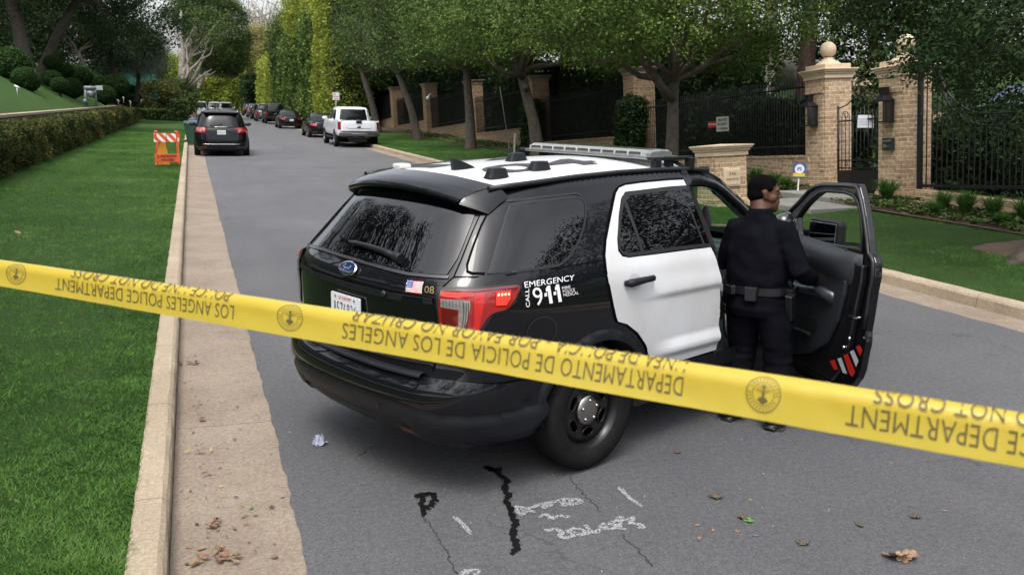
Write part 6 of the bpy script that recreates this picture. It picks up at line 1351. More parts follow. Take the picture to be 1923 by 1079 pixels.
def simple_wheel(parent, r, w_, x, y, alloy=ALLOY):
    mb = MB(); mb.lathe([(r*.62, -w_/2), (r*.95, -w_/2), (r, -w_*.35), (r, w_*.35), (r*.95, w_/2), (r*.62, w_/2)], 28, axis='Y'); t = mb.build('wheel', TYRE, parent); t.location = (x, y, r)
    sg = 1 if y > 0 else -1
    mb = MB(); mb.lathe([(r*.64, sg*w_*.45), (r*.60, sg*w_*.2), (0, sg*w_*.15)], 24, axis='Y')
    for k in range(7):
        a = 2*math.pi*k/7; mb.box((math.cos(a)*r*.32, sg*w_*.40, math.sin(a)*r*.32), (r*.62, .03, r*.13), rot=(0, -a, 0))
    mb.lathe([(r*.18, sg*w_*.5), (0, sg*w_*.52)], 12, axis='Y'); mb.build('rim', alloy, t)
    return t
def grid_patch(fn, u0, u1, v0, v1, nu, nv, mb, mi=0, trap=0, r=0):
    """patch of a surface between parameters; trap narrows the top"""
    vs = []
    for j in range(nv+1):
        v = v0+(v1-v0)*j/nv; k = trap*(j/nv); 
        for i in range(nu+1):
            u = u0+(u1-u0)*i/nu; uc = (u0+u1)/2; vs.append(fn(uc+(u-uc)*(1-k), v))
    mb.add(vs, [(j*(nu+1)+i, j*(nu+1)+i+1, (j+1)*(nu+1)+i+1, (j+1)*(nu+1)+i) for j in range(nv) for i in range(nu)], mi, True)
def polyside(sh, P, off, name, m, root, both=True):
    for sg in ((1, -1) if both else (1,)):
        patch(name, [P], lambda x, z, sg=sg: tuple(sh.side(x, z, sg, off)), [m], root, .14)
def car(name, cat, label, loc, heading, kind, paint, L_=4.8, W_=1.9, H_=1.7, plate='', detail=1, rim=ALLOY, group='cars parked along the street', lit=False, chrome=True):
    """loc = rear bumper centre on the road; heading clockwise from the road direction"""
    root = empty(name, loc, math.pi/2-heading, label, cat, group)
    hw = W_/2; K = {}
    if kind in ('suv', 'van'):
        bz_ = H_*(.60 if kind == 'suv' else .62); lo = CarShell([(.22, .10, L_-.15, hw*.90), (.32, .03, L_-.05, hw*.97), (.55, 0, L_, hw), (.80, .04, L_-.04, hw), (bz_-.08, .07, L_-.2, hw*.985), (bz_, .12, L_-.55, hw*.95)], 7)
        gx = L_*.66 if kind == 'suv' else L_*.80
        hi = CarShell([(bz_-.02, .11, gx+.55, hw*.955), (bz_+.02, .12, gx+.5, hw*.93), (bz_+(H_-bz_)*.45, .24, gx+.02, hw*.84), (H_-.13, .38, gx-.42, hw*.745), (H_-.06, .45, gx-.6, hw*.70), (H_-.02, .6, gx-.85, hw*.62), (H_, .9, gx-1.2, hw*.42)], 5)
    elif kind == 'sedan':
        bz_ = H_*.66; lo = CarShell([(.20, .12, L_-.15, hw*.88), (.30, .04, L_-.05, hw*.96), (.52, 0, L_, hw), (.75, .03, L_-.04, hw), (bz_-.08, .06, L_-.2, hw*.97), (bz_+.01, .16, L_-.5, hw*.88)], 5)
        hi = CarShell([(bz_-.02, .62, L_-1.3, hw*.90), (bz_+.02, .68, L_-1.4, hw*.86), (bz_+(H_-bz_)*.5, 1.05, L_-1.85, hw*.78), (H_-.10, 1.45, L_-2.25, hw*.70), (H_-.03, 1.75, L_-2.5, hw*.62), (H_, 2.1, L_-2.9, hw*.40)], 4)
    else:   # pickup
        bz_ = H_*.66; lo = CarShell([(.56, .14, L_-.15, hw*.94), (.62, .10, L_-.05, hw*.98), (.8, .08, L_, hw), (1.0, .07, L_-.04, hw), (bz_-.06, .08, L_-.15, hw*.985), (bz_, .10, L_-.3, hw*.96)], 10)
        hi = CarShell([(bz_-.02, 1.72, L_-1.2, hw*.90), (bz_+.02, 1.74, L_-1.3, hw*.88), (bz_+(H_-bz_)*.5, 1.82, L_-1.75, hw*.81), (H_-.10, 1.90, L_-2.15, hw*.74), (H_-.04, 2.05, L_-2.4, hw*.70), (H_, 2.3, L_-2.7, hw*.45)], 7)
    wr = .36 if kind != 'pickup' else .41; wr = .33 if kind == 'sedan' else wr
    mb = MB(); lo.loft(mb, 2, 72, cap=kind != 'pickup'); b = mb.build('body', paint, root)
    if kind == 'pickup':      # open load bed
        mb = MB(); h_ = bz_; mb.box((.14, 0, h_-.03), (.08, W_*.93, .07)); mb.box((.95, hw*.90, h_-.03), (1.6, .10, .06)); mb.box((.95, -hw*.90, h_-.03), (1.6, .10, .06)); mb.box((3.9, 0, h_-.03), (3.2, W_*.9, .05)); mb.build('bed_rail', paint, root, bevel=.015)
        mb = MB(); mb.box((.95, 0, bz_-.16), (1.5, W_*.82, .12)); mb.build('bed_floor', SEAM, root); mb = MB(); mb.box((1.0, hw*.90, bz_+.008), (1.5, .085, .02)); mb.box((1.0, -hw*.90, bz_+.008), (1.5, .085, .02)); mb.box((.13, 0, bz_+.012), (.05, W_*.86, .015)); mb.build('rail_cap', TRIM, root)
    mb = MB(); hi.loft(mb, 2, 56); mb.build('cabin', paint, root)
    # glass
    z0 = bz_+.05; z1 = H_-.17 if kind != 'sedan' else H_-.12
    xr0, xf0, h0 = hi.at(z0); xr1, xf1, h1 = hi.at(z1)
    mb = MB(); grid_patch(lambda y, z: hi.rear(y, z, .008), -h0*.88, h0*.88, z0-(.13 if kind == 'pickup' else 0), z1+(.05 if kind == 'pickup' else 0), 12, 4, mb, trap=.10); mb.build('rear_window', CARGL, root)
    if kind in ('suv', 'van'):
        D = [[(xr0+.40, z0), (xr0+1.25, z0), (xr0+1.25, z1+.02), (xr1+.42, z1)], [(xr0+1.38, z0), (xr0+2.2, z0), (xr0+2.2, z1+.03), (xr0+1.38, z1+.02)], [(xr0+2.3, z0), (xf0-.75, z0), (xf1-.35, z1+.02), (xr0+2.3, z1+.03)]]
    elif kind == 'sedan': D = [[(xr0+.55, z0), (xr0+1.3, z0), (xr0+1.3, z1+.02), (xr1+.45, z1)], [(xr0+1.4, z0), (xf0-.6, z0), (xf1-.3, z1+.01), (xr0+1.4, z1+.02)]]
    else: D = [[(xr0+.22, z0), (xr0+.95, z0), (xr0+.95, z1+.01), (xr1+.25, z1)], [(xr0+1.05, z0), (xf0-.7, z0), (xf1-.35, z1), (xr0+1.05, z1+.01)]]
    for P in D: polyside(hi, P, .008, 'side_window', CARGL, root)
    # wheel arches and wheels
    wb0, wb1 = (.98, L_-.92) if kind != 'pickup' else (1.22, L_-.95)
    for x in (wb0, wb1):
        polyside(lo, [(x+(wr+.055)*math.cos(a), max(.235, wr+(wr+.055)*math.sin(a))) for a in np.linspace(-.3, math.pi+.3, 18)], .004, 'wheel_arch', SEAM, root)
        for sg in (1, -1): simple_wheel(root, wr, .23, x, sg*(hw-.10), rim)
    # lamps
    lz = bz_-.10+(.12 if kind == 'van' else 0); st = {'suv': (.30, .22), 'van': (.42, .19), 'sedan': (.42, .15), 'pickup': (.17, .36)}[kind]
    if kind == 'pickup': lz = bz_-.06
    for sg in (1, -1):
        mb = MB(); a, c = hw*.99, hw-st[0]
        grid_patch(lambda y, z: lo.rear(y, z, .02), sg*hw*.955, sg*c, lz-st[1], lz, 8, 3, mb)
        grid_patch(lambda x, z: lo.side(x, z, sg, .02), .085 if kind != 'pickup' else .12, .28 if kind != 'sedan' else .35, lz-st[1], lz, 3, 3, mb)
        o = mb.build('tail_lamp', REDL, root)
        mb = MB(); grid_patch(lambda y, z: lo.rear(y, z, .018), sg*(hw*.93), sg*(c+.04), lz-st[1]*.78, lz-st[1]*.5, 6, 1, mb); mb.build('reverse_lens', CLEARL, o)
    # number plate, badges, bumper details
    pz = lz-.18 if kind != 'pickup' else .62
    mb = MB(); q = lo.rear(0, pz, .02); mb.box((q.x, 0, pz), (.012, .31, .155)); po = mb.build('number_plate', PT, root)
    if plate:
        mb = MB(); add_text(mb, plate, lambda u, v: (q.x-.009, .13-.26*u, pz-.045+.085*v), 0, 0); mb.build('plate_number', mat('plate navy', (.012, .02, .05), .5), po, recalc=False)
    bt = .46 if kind != 'pickup' else .72
    if kind == 'pickup':
        mb = MB(); [mb.box((-.02, 0, .64), (.16, W_*.93, .17)), mb.box((-.10, 0, .63), (.05, .8, .12))]; mb.build('rear_bumper', mat('dull chrome', (.28, .28, .29), .22, metal=1) if chrome else PLAST, root, bevel=.03); mb = MB(); mb.box((-.03, 0, .735), (.15, W_*.86, .02)); mb.box((-.108, 0, .60), (.02, .5, .12)); mb.build('bumper_step', TRIM, root); mb = MB(); mb.box((.04, 0, .775), (.05, W_*.9, .03)); mb.build('tailgate_gap', SEAM, root)
        mb = MB(); z_ = bz_-.31; grid_patch(lambda y, z: lo.rear(y, z, .006), -hw*.74, hw*.74, .80, bz_-.10, 10, 3, mb); tg = mb.build('tailgate', paint, root)
        strip2 = [(-.62, bz_-.30), (-.55, bz_-.36), (.55, bz_-.36), (.62, bz_-.30)]
        mb = MB(); mb.tube([lo.rear(y, z, .012) for y, z in strip2], .006, 5); mb.build('tailgate_crease', TRIM, tg)
        mb = MB(); mb.lathe([(.0, 0), (.10, 0), (.11, .012)], 24, M=Matrix.Translation(lo.rear(0, bz_-.30, .012)) @ Matrix.Rotation(math.pi/2, 4, 'Y') @ Matrix.Scale(.45, 4, (1, 0, 0))); mb.build('badge', mat('badge blue', (.01, .02, .08), .15), tg)
        mb = MB(); mb.box((.06, 0, bz_-.06), (.06, .28, .12)); mb.build('tailgate_handle', PLAST, tg, bevel=.02)
        mb = MB(); mb.box((L_*.42, 0, .34), (L_*.7, .9, .16)); mb.box((1.2, 0, .38), (.12, W_*.8, .1)); mb.build('chassis', TRIM, root)
        for sg in (1, -1): mb = MB(); mb.tube([(1.9, sg*hw*.97, .42), (4.2, sg*hw*.97, .42)], .05, 6); mb.build('running_board', PLAST, root)
    else:
        mb = MB(); grid_patch(lambda y, z: lo.rear(y, z, .020), -hw*.93, hw*.93, .27, .40, 14, 2, mb); mb.build('bumper_trim', PLAST, root)
        if kind in ('van',):
            mb = MB(); mb.tube([lo.rear(y, .47, .014) for y in np.linspace(-hw*.72, hw*.72, 12)], .010, 5); mb.build('chrome_strip', CHROME, root)
            mb = MB(); zc = lz+.02 if kind != 'sedan' else lz-.02; mb.tube([lo.rear(y, zc, .014) for y in np.linspace(-.28, .28, 6)], .012, 5); mb.build('badge_bar', CHROME, root)
        for sg in (1, -1): mb = MB(); grid_patch(lambda y, z: lo.rear(y, z, .022), sg*hw*.55, sg*hw*.82, .33, .37, 4, 1, mb); mb.build('reflector', REDD, root)
    if kind in ('suv', 'van'):
        mb = MB(); mb.tube([hi.rear(-.05, z0+.10, .03), hi.rear(.12, z0+.07, .03), hi.rear(.42, z0+.05, .03)], .012, 6); mb.build('wiper', TRIM, root)
        mb = MB(); q = hi.rear(0, H_-.09, 0); mb.box((q.x+.02, 0, H_-.085), (.34, h1*1.75, .035)); mb.build('spoiler', paint, root, bevel=.012)
        for sg in (1, -1): mb = MB(); mb.tube([(.75, sg*h1*.82, H_-.045), (.85, sg*h1*.84, H_-.005), (gx-1.3, sg*h1*.84, H_-.005), (gx-1.2, sg*h1*.82, H_-.05)], .018, 6); mb.build('roof_rail', CHROME if detail else TRIM, root)
    mx = xf0-.62
    for sg in (1, -1): mb = MB(); mb.ell((mx, sg*(hw+.10), bz_+.07), (.07, .14, .085), 12, 8); mb.tube([(mx, sg*(hw-.05), bz_), (mx, sg*(hw+.06), bz_+.04)], .03, 6); mb.build('door_mirror', paint if kind != 'van' else TRIM, root)
    # door gaps and handles
    for x in ((xr0+1.32, xr0+2.25) if kind in ('suv', 'van') else ((xr0+1.35, xr0+2.35) if kind == 'sedan' else (xr0+.12, xr0+1.0, xr0+2.05))):
        for sg in (1, -1): mb = MB(); mb.tube([lo.side(x, z, sg, .002) for z in (.38, .6, .9, bz_-.02)], .006, 4); mb.build('door_gap', SEAM, root)
        for sg in (1, -1): mb = MB(); mb.tube([lo.side(x+.08, bz_-.14, sg, .012), lo.side(x+.28, bz_-.14, sg, .012)], .014, 5); mb.build('door_handle', paint, root)
    mb = MB(); mb.box((L_/2, 0, .30), (L_*.8, W_*.8, .14)); mb.build('underbody', SEAM, root)
    mb = MB(); mb.add([tuple(lo.side(x, z, 1, 0)) for x, z in ()], [])
    return root, lo, hi
BLK = mat('parked black paint', (.004, .004, .005), .4, spec=.08, coat=.45, coatr=.04); WHT = mat('parked white paint', (.74, .76, .80), .3, coat=.8, coatr=.04); SLV = mat('parked silver paint', (.48, .50, .52), .25, metal=.4, coat=1); DGY = mat('parked grey paint', (.05, .052, .058), .22, metal=.3, coat=1)
van, lo, hi = car('black_minivan', 'minivan', 'black minivan parked by the left kerb behind the orange barricade', (1.08, 37.0, 0), R_(1.2), 'van', BLK, 5.15, 2.04, 1.74, '8UEL554')
mb = MB(); grid_patch(lambda y, z: lo.rear(y, z, .010), -.52, .52, .68, .90, 10, 2, mb, trap=-.25); mb.build('plate_recess', PLAST, van)
for k in range(5): mb = MB(); mb.box((1.0+.55*k, 0, 1.785), (.07, 1.15, .02)); mb.build('roof_bar', CHROME, van)
car('white_pickup', 'pickup truck', 'white crew cab pickup parked on the right with chrome bumper', (7.66, 44.4, 0), R_(.5), 'pickup', WHT, 5.9, 2.08, 1.94, '7Y42910')
car('black_coupe', 'car', 'black car half hidden just ahead of the white pickup', (7.72, 56.5, 0), R_(0), 'sedan', BLK, 5.0, 1.92, 1.47, '')
car('black_sedan', 'car', 'black sedan in the middle of the right row with pale rear window glare', (7.55, 75, 0), R_(0), 'sedan', BLK, 4.85, 1.86, 1.47, '8NTK61')
car('black_pickup', 'pickup truck', 'black pickup parked ahead of the black sedan', (7.7, 90, 0), R_(0), 'pickup', BLK, 5.8, 2.0, 1.93, '8L2210', chrome=False)
car('grey_suv', 'car', 'dark grey SUV squeezed ahead of the black pickup', (7.5, 100.5, 0), R_(0), 'suv', DGY, 4.9, 1.95, 1.86, '', detail=0)
car('black_suv', 'car', 'black SUV fourth from the far end of the right row', (7.8, 113, 0), R_(0), 'suv', BLK, 4.7, 1.9, 1.75, '7KLC', detail=0)
car('black_suv', 'car', 'small dark SUV with red lamps second in the far right row', (7.9, 124, 0), R_(0), 'suv', DGY, 4.5, 1.85, 1.72, '', detail=0)
car('black_suv', 'car', 'farthest dark SUV of the right row below the sign pole', (8.0, 137, 0), R_(0), 'suv', BLK, 4.7, 1.9, 1.78, '', detail=0)
car('white_suv', 'car', 'white SUV parked left, seen over the roof of the minivan', (1.05, 113, 0), R_(0), 'suv', WHT, 4.9, 2.0, 1.95, '', detail=0)
car('silver_suv', 'car', 'silver SUV standing in the road beyond the minivan', (4.15, 119, 0), R_(0), 'suv', SLV, 4.9, 2.0, 1.90, '', detail=0)
car('dark_hatchback', 'car', 'dark car half hidden left of the silver SUV', (3.0, 127, 0), R_(0), 'suv', SLV, 4.8, 1.9, 1.88, '', detail=0)
car('dark_van', 'car', 'dark vehicle hidden behind the white SUV near the pale sign', (.5, 122, 0), R_(0), 'suv', BLK, 4.7, 1.9, 1.8, '', detail=0)
# ---- bins
def bin_(label, c, col, lid):
    root = empty('wheelie_bin', c, R_(90), label, 'bin', 'wheelie bins at the kerb')
    mb = MB(); vs = []
    for z, w_, d_ in ((.06, .22, .24), (.9, .29, .35), (.96, .31, .37), (1.0, .31, .37)):
        vs += [(-w_, -d_, z), (w_, -d_, z), (w_, d_, z), (-w_, d_, z)]
    mb.add(vs, [(i*4+k, i*4+(k+1) % 4, (i+1)*4+(k+1) % 4, (i+1)*4+k) for i in range(3) for k in range(4)]+[(3, 2, 1, 0)]); mb.build('bin_body', col, root, bevel=.02)
    mb = MB(); vs = [(-.33, -.38, 1.0), (.33, -.38, 1.0), (.33, .42, 1.06), (-.33, .42, 1.06), (-.25, -.28, 1.10), (.25, -.28, 1.10), (.25, .34, 1.14), (-.25, .34, 1.14)]; mb.add(vs, [(0, 3, 2, 1), (4, 5, 6, 7), (0, 1, 5, 4), (1, 2, 6, 5), (2, 3, 7, 6), (3, 0, 4, 7)]); mb.build('lid', lid, root, bevel=.015)
    mb = MB(); mb.tube([(-.25, .45, .98), (.25, .45, .98)], .02, 6); mb.build('handle', col, root)
    for sg in (-1, 1): mb = MB(); mb.lathe([(.0, -.03), (.12, -.03), (.12, .03), (0, .03)], 14, M=Matrix.Translation((sg*.24, .30, .12)) @ Matrix.Rotation(math.pi/2, 4, 'Z'), axis='Y'); mb.build('wheel', TYRE, root)
GB = mat('bin green', (.012, .055, .032), .5); BB = mat('bin blue', (.03, .13, .42), .5)
bin_('green wheelie bin with a green lid beside the minivan', (.02, 46.5, 0), GB, GB); bin_('green wheelie bin with a bright blue lid behind the first bin', (.25, 47.6, 0), GB, BB)
# ---- far pedestrian
def far_person(c, rz):
    mb = MB(); M_ = Matrix.Identity(4)
    for sg in (-1, 1): mb.tube([(sg*.10, 0, .05), (sg*.10, .02, .48), (sg*.09, 0, .90)], [.06, .075, .10], 8, mi=0); mb.ell((sg*.10, -.05, .04), (.05, .13, .045), 10, 6, 2); mb.tube([(sg*.20, 0, 1.45), (sg*.27, .02, 1.18), (sg*.26, -.08, .95)], [.065, .05, .04], 8, mi=1); mb.ell((sg*.26, -.10, .89), (.035, .045, .06), 8, 6, 3)
    mb.tube([(0, 0, .86), (0, 0, 1.05), (0, 0, 1.35), (0, 0, 1.50)], [.17, .165, .20, .10], 12, mi=1, flat=.65); mb.tube([(0, 0, 1.48), (0, 0, 1.58)], .055, 8, mi=3); mb.ell((0, -.01, 1.68), (.085, .10, .12), 12, 10, 3); mb.ell((0, .015, 1.71), (.09, .10, .11), 12, 10, 4)
    o = mb.build('person', [mat('jeans', (.05, .10, .26), .8), mat('navy top', (.012, .016, .035), .8), TRIM, mat('skin tan', (.32, .18, .12), .6), mat('brown hair', (.02, .014, .01), .8)]); o.location = c; o.rotation_euler = (0, 0, rz)
    tag(o, 'person in navy top and blue jeans standing far up the road', 'person')
far_person((2.55, 106, 0), R_(180))
# ---- poles and signs on the right
def pole_sign(label, x, y, h, sw, sh_, rows, extra=None):
    root = empty('street_sign', (x, y, .15), 0, label, 'sign'); mb = MB(); mb.tube([(0, 0, 0), (0, 0, h)], .035, 8); mb.build('pole', mat('galvanised', (.28, .29, .28), .5, metal=.5), root)
    mb = MB(); mb.box((0, -.05, h-sh_/2), (sw, .012, sh_)); bd = mb.build('sign_board', WHITE, root, bevel=.004)
    for s_, u0, u1, v0, v1 in rows: mb = MB(); add_text(mb, s_, lambda u, v: (-sw/2+sw*(u0+(u1-u0)*u), -.060, h-sh_+sh_*(v0+(v1-v0)*v)), 0, .03); mb.build('lettering', REDP, bd, recalc=False)
    return root, h
pole_sign('red and white no parking sign on a pole behind the white pickup', 8.95, 60.5, 2.62, .42, .48, [('NO', .1, .42, .62, .9), ('PARKING', .08, .92, .36, .55), ('8-6', .2, .8, .1, .28)])
r_, h = pole_sign('far red and white sign on a tall pole with a camera on top', 8.7, 158, 2.9, .85, .9, [('NO', .1, .4, .6, .9), ('STOP', .1, .9, .12, .5)])
mb = MB(); mb.tube([(0, 0, h), (0, 0, 5.2)], .08, 8); mb.box((.12, -.1, 4.7), (.45, .4, .7)); mb.ell((0, 0, 5.4), (.25, .25, .3), 12, 8); mb.build('camera_mast', WHITE, r_)
root = empty('street_sign', (-.28, 118, .15), 0, 'small pale sign at the left kerb before the bend', 'sign'); mb = MB(); mb.tube([(0, 0, 0), (0, 0, 2.3)], .05, 8); mb.build('pole', WHITE, root); mb = MB(); mb.box((0, -.06, 2.2), (.75, .03, .8)); mb.build('sign_board', WHITE, root, bevel=.01)
# utility marker posts on the right lawn
for lb, c in (('thin white marker post in the planting bed beyond the light bar', atZ(966, 285, .3)), ('brick red pillar end beside the far sign', (8.3, 150, 0))):
    if 'marker' in lb: root = empty('marker_post', tuple(c), 0, lb, 'post'); mb = MB(); mb.box((0, 0, .35), (.06, .03, .75)); mb.build('post', WHITE, root); mb = MB(); mb.box((0, -.02, .66), (.09, .02, .16)); mb.build('tag_plate', CREAM, root)
    else: mb = MB(); mb.box((0, 0, .7), (.9, .9, 1.4)); mb.box((0, 0, 1.45), (1.0, 1.0, .1)); o = mb.build('brick_post', mat('red brick', (.30, .10, .06), .9, var=(.22, .08, .05), vscale=5)); o.location = c; tag(o, lb, 'post')
# ---- barricade
root = empty('barricade', (-.73, 29.9, .155), R_(-3), 'folding orange barricade marked LADWP WATER on the left lawn edge', 'barricade')
ORG = mat('barricade orange', (.72, .105, .025), .5, var=(.55, .09, .03), vscale=6); BW = mat('barricade white', (.72, .70, .66), .5)
for y, tilt in ((-.12, .10), (.22, -.16)):
    for sx in (-1, 1): mb = MB(); mb.box((sx*.30, y, .48), (.045, .03, .98), rot=(tilt, 0, 0)); mb.build('leg', ORG, root)
def board(z, h, stripes, y, tl):
    mb = MB(); mb.box((0, y, z), (.72, .02, h)); b_ = mb.build('board', ORG, root, bevel=.004)
    if stripes:
        mb = MB(); sl = h*.9
        for k in range(-1, 5):
            x0 = -.36+k*.24; P = [(x0, h/2), (x0+.11, h/2), (x0+.11+sl, -h/2), (x0+sl, -h/2)]
            Q = []
            def clip(P, xm, s):
                out = []
                for i in range(len(P)):
                    a, b = P[i], P[(i+1) % len(P)]; ia, ib = s*(a[0]-xm) <= 0, s*(b[0]-xm) <= 0
                    if ia: out.append(a)
                    if ia != ib: t = (xm-a[0])/(b[0]-a[0]); out.append((xm, a[1]+(b[1]-a[1])*t))
                return out
            P = clip(P, .358, 1); P = clip(P, -.358, -1) if P else P
            if len(P) > 2: mb.add([(a, y-.0125, z+b) for a, b in P], [tuple(range(len(P)))])
        mb.build('stripe_band', BW, b_, recalc=False)
        mb = MB(); mb.box((0, y-.014, z), (.018, .006, h*.86)); mb.build('mark', BLACK, b_)
    return b_
board(.83, .26, True, -.15, 0)
b_ = board(.22, .25, False, -.19, 0)
mb = MB(); add_text(mb, 'LADWP', lambda u, v: (-.27+.54*u, -.205, .22+.01+.085*v), 0, .03); add_text(mb, 'WATER', lambda u, v: (-.18+.38*u, -.205, .22-.095+.075*v), 0, .03); mb.build('lettering', BLACK, b_, recalc=False)
mb = MB(); mb.box((0, .27, .83), (.72, .02, .22)); mb.build('board', ORG, root)
for sx in (-1, 1): mb = MB(); mb.lathe([(.0, 0), (.055, 0), (.06, .03), (.055, .06), (.0, .065)], 12, M=Matrix.Translation((sx*.29, -.10, .97))); mb.build('lamp_cap', ORG, root)
mb = MB(); mb.add([(-.38, .02, 0), (.05, .02, 0), (-.05, .02, .68), (-.20, .02, .68)], [(0, 1, 2, 3)]); o = mb.build('folded_sign', None or mat('sign amber', (.75, .36, .03), .5)); o.modifiers.new('s', 'SOLIDIFY').thickness = .02; o.location = (-.73, 29.95, .155); tag(o, 'yellow folding sign tucked inside the barricade', 'sign')
# ---- backflow pump on the left bank, bank lights, green screen
c_ = atY(172, 196, 50); root = empty('backflow_pump', tuple(c_), R_(20), 'grey backflow valve with pipes on the left bank', 'valve'); GM = mat('pump grey', (.16, .17, .18), .5, metal=.4)
mb = MB(); s_ = 1.0; mb.tube([(-.25, 0, -.1), (-.25, 0, .8)], .05, 8); mb.tube([(.22, 0, -.1), (.22, 0, .8)], .05, 8); mb.tube([(-.3, 0, .80), (.42, 0, .80)], .09, 10); mb.tube([(-.2, 0, .55), (.22, 0, .55)], .11, 10); mb.ell((.0, 0, .5), (.16, .14, .18), 12, 8); mb.ell((-.3, -.05, .15), (.1, .1, .12), 10, 6); mb.build('pipework', GM, root)
mb = MB(); mb.box((.4, 0, .80), (.28, .26, .22)); mb.build('valve_cap', mat('pale grey metal', (.45, .46, .48), .4, metal=.3), root, bevel=.02)
for k, (u, v, Y) in enumerate([(32, 170, 42), (222, 193, 66), (245, 195, 76), (232, 188, 72), (265, 192, 84)]):
    c_ = atY(u, v, Y); root = empty('garden_spotlight', tuple(c_), .5*k, ['white garden stake light nearest on the bank', 'garden stake light right of the pump', 'garden stake light fourth along the bank', 'garden stake light third along the bank', 'farthest garden stake light on the bank'][k], 'garden light', 'garden stake lights on the bank')
    mb = MB(); mb.tube([(0, 0, -.2), (0, 0, .12)], .012, 5); mb.build('stake', WHITE, root); mb = MB(); mb.tube([(-.08, 0, .20), (.08, 0, .10)], [.03, .045], 8); mb.build('lamp_head', WHITE, root)
c_ = atY(262, 165, 100); mb = MB(); mb.box((0, 0, 1.2), (3.4, .1, 4.6)); [mb.box((-1.6+.53*k, -.06, 1.2), (.07, .06, 4.6)) for k in range(7)]; o = mb.build('green_screen_fence', mat('screen green', (.02, .13, .10), .6)); o.location = c_; tag(o, 'teal green screen fence behind the olive tree', 'fence')
# ================================================================== OFFICER
def remesh(mb, name, m, parent, vox, smooth=3, disp=None, extra=None):
    me = mb.mesh('tmp', []); o = bpy.data.objects.new('tmp', me); COL.objects.link(o)
    r = o.modifiers.new('r', 'REMESH'); r.mode = 'VOXEL'; r.voxel_size = vox; r.use_smooth_shade = True
    if smooth: s = o.modifiers.new('s', 'SMOOTH'); s.iterations = smooth; s.factor = .5
    dg = bpy.context.evaluated_depsgraph_get(); dg.update(); me2 = bpy.data.meshes.new_from_object(o.evaluated_get(dg)); bpy.data.objects.remove(o)
    me2.name = name
    if disp:
        for v in me2.vertices: v.co = v.co+v.normal*disp(v.co)
    for m_ in (m if isinstance(m, (list, tuple)) else [m]): me2.materials.append(m_)
    if extra: extra(me2)
    me2.update(); q = bpy.data.objects.new(name, me2); link(q, parent); return q
OFF = (3.62, 5.12)
SKIN = mat('dark skin', (.092, .041, .025), .55, spec=.3, var=(.068, .030, .019), vscale=18)
NAVY = mat('navy uniform', (.0042, .0044, .0066), .95, spec=.03, var=(.0065, .0068, .0098), vscale=9, bump=.25, bscale=220)
LEATH = mat('black leather', (.010, .010, .012), .32, spec=.5, coat=.3)
HAIR = mat('black hair', (.0035, .003, .003), .95, spec=.05, bump=.5, bscale=260)
# local frame: x = right of the body, y = forward, z up
per = bpy.data.objects.new('person', None)
HEADT = R_(56)     # head turned to the right of the chest
def hd(x, y, z):   # head local -> body local
    c, s = math.cos(-HEADT), math.sin(-HEADT); x, y = x*1.03, y*1.03
    return (.005+c*x-s*y, .030+s*x+c*y, 1.632+z*1.02)
mb = MB()
def hell(c, r, rot=None, n=16, m=12):
    t = MB(); t.ell((0, 0, 0), r, n, m, rot=rot); mb.add([hd(v[0]+c[0], v[1]+c[1], v[2]+c[2]) for v in t.v], t.f, 0, True)
hell((0, -.012, .055), (.078, .098, .085)); hell((0, .012, .01), (.070, .082, .085)); hell((0, .030, -.055), (.060, .068, .060)); hell((0, .066, -.086), (.034, .030, .027)); hell((0, .045, -.075), (.05, .045, .035))
hell((0, .078, .045), (.052, .020, .016)); hell((0, .088, .012), (.0115, .018, .026), rot=(-.25, 0, 0)); hell((0, .103, -.006), (.017, .017, .013)); hell((.013, .092, -.010), (.010, .012, .009)); hell((-.013, .092, -.010), (.010, .012, .009))
hell((0, .086, -.036), (.026, .017, .010)); hell((0, .083, -.052), (.024, .017, .011)); hell((0, .078, -.045), (.03, .012, .02))
for sx in (-1, 1):
    hell((sx*.052, .042, -.012), (.022, .034, .030)); hell((sx*.030, .070, .022), (.018, .012, .012)); hell((sx*.032, .072, .042), (.022, .013, .008), rot=(0, sx*.15, 0))
    hell((sx*.078, -.005, .012), (.008, .020, .032), rot=(.15, 0, 0)); hell((sx*.083, -.014, .024), (.007, .014, .016)); hell((sx*.074, .002, -.012), (.008, .011, .012))
def nk(x, y, z): return (x, y, z)
mb.tube([hd(0, -.035, -.02), (.0, -.012, 1.54), (0, -.01, 1.49), (0, .0, 1.42)], [.062, .068, .078, .09], 16)
# hands
def hand(c, fwd, side, up, sg, curl=.9, sc=1.0):
    """palm centre c, fingers along fwd, thumb side = side, back of hand = up"""
    f, s, u = [Vector(v).normalized() for v in (fwd, side, up)]; c = Vector(c)
    for k, (o, L0, r0) in enumerate(((.032, .070, .0095), (.011, .078, .0098), (-.011, .073, .0092), (-.031, .058, .0085))):
        p = c+f*.045+s*o*sc; a = .25; pts = [c+f*.0+s*o*.8, p]
        for j, q in enumerate((.45, .32, .23)):
            a += curl*(.55+.25*j); d = f*math.cos(a)-u*math.sin(a); p = p+d*L0*q*sc; pts.append(p)
        mb.tube(pts, [.014, r0*1.1, r0, r0*.92, r0*.8], 8)
    mb.tube([c-f*.02+s*.03, c+f*.005+s*.055-u*.01, c+f*.035+s*.066-u*.025, c+f*.058+s*.06-u*.035], [.016, .0125, .011, .009], 8)
    mb.ell(c, (.001, .001, .001), 6, 4)
    B = Matrix((s, f, u)).transposed(); t = MB(); t.ell((0, 0, 0), (.043, .052, .017), 14, 10); mb.add([c+B @ Vector(v) for v in t.v], t.f, 0, True)
SHR, ELR, WRR = (.178, -.01, 1.405), (.335, -.075, 1.14), (.335, .13, 1.06)
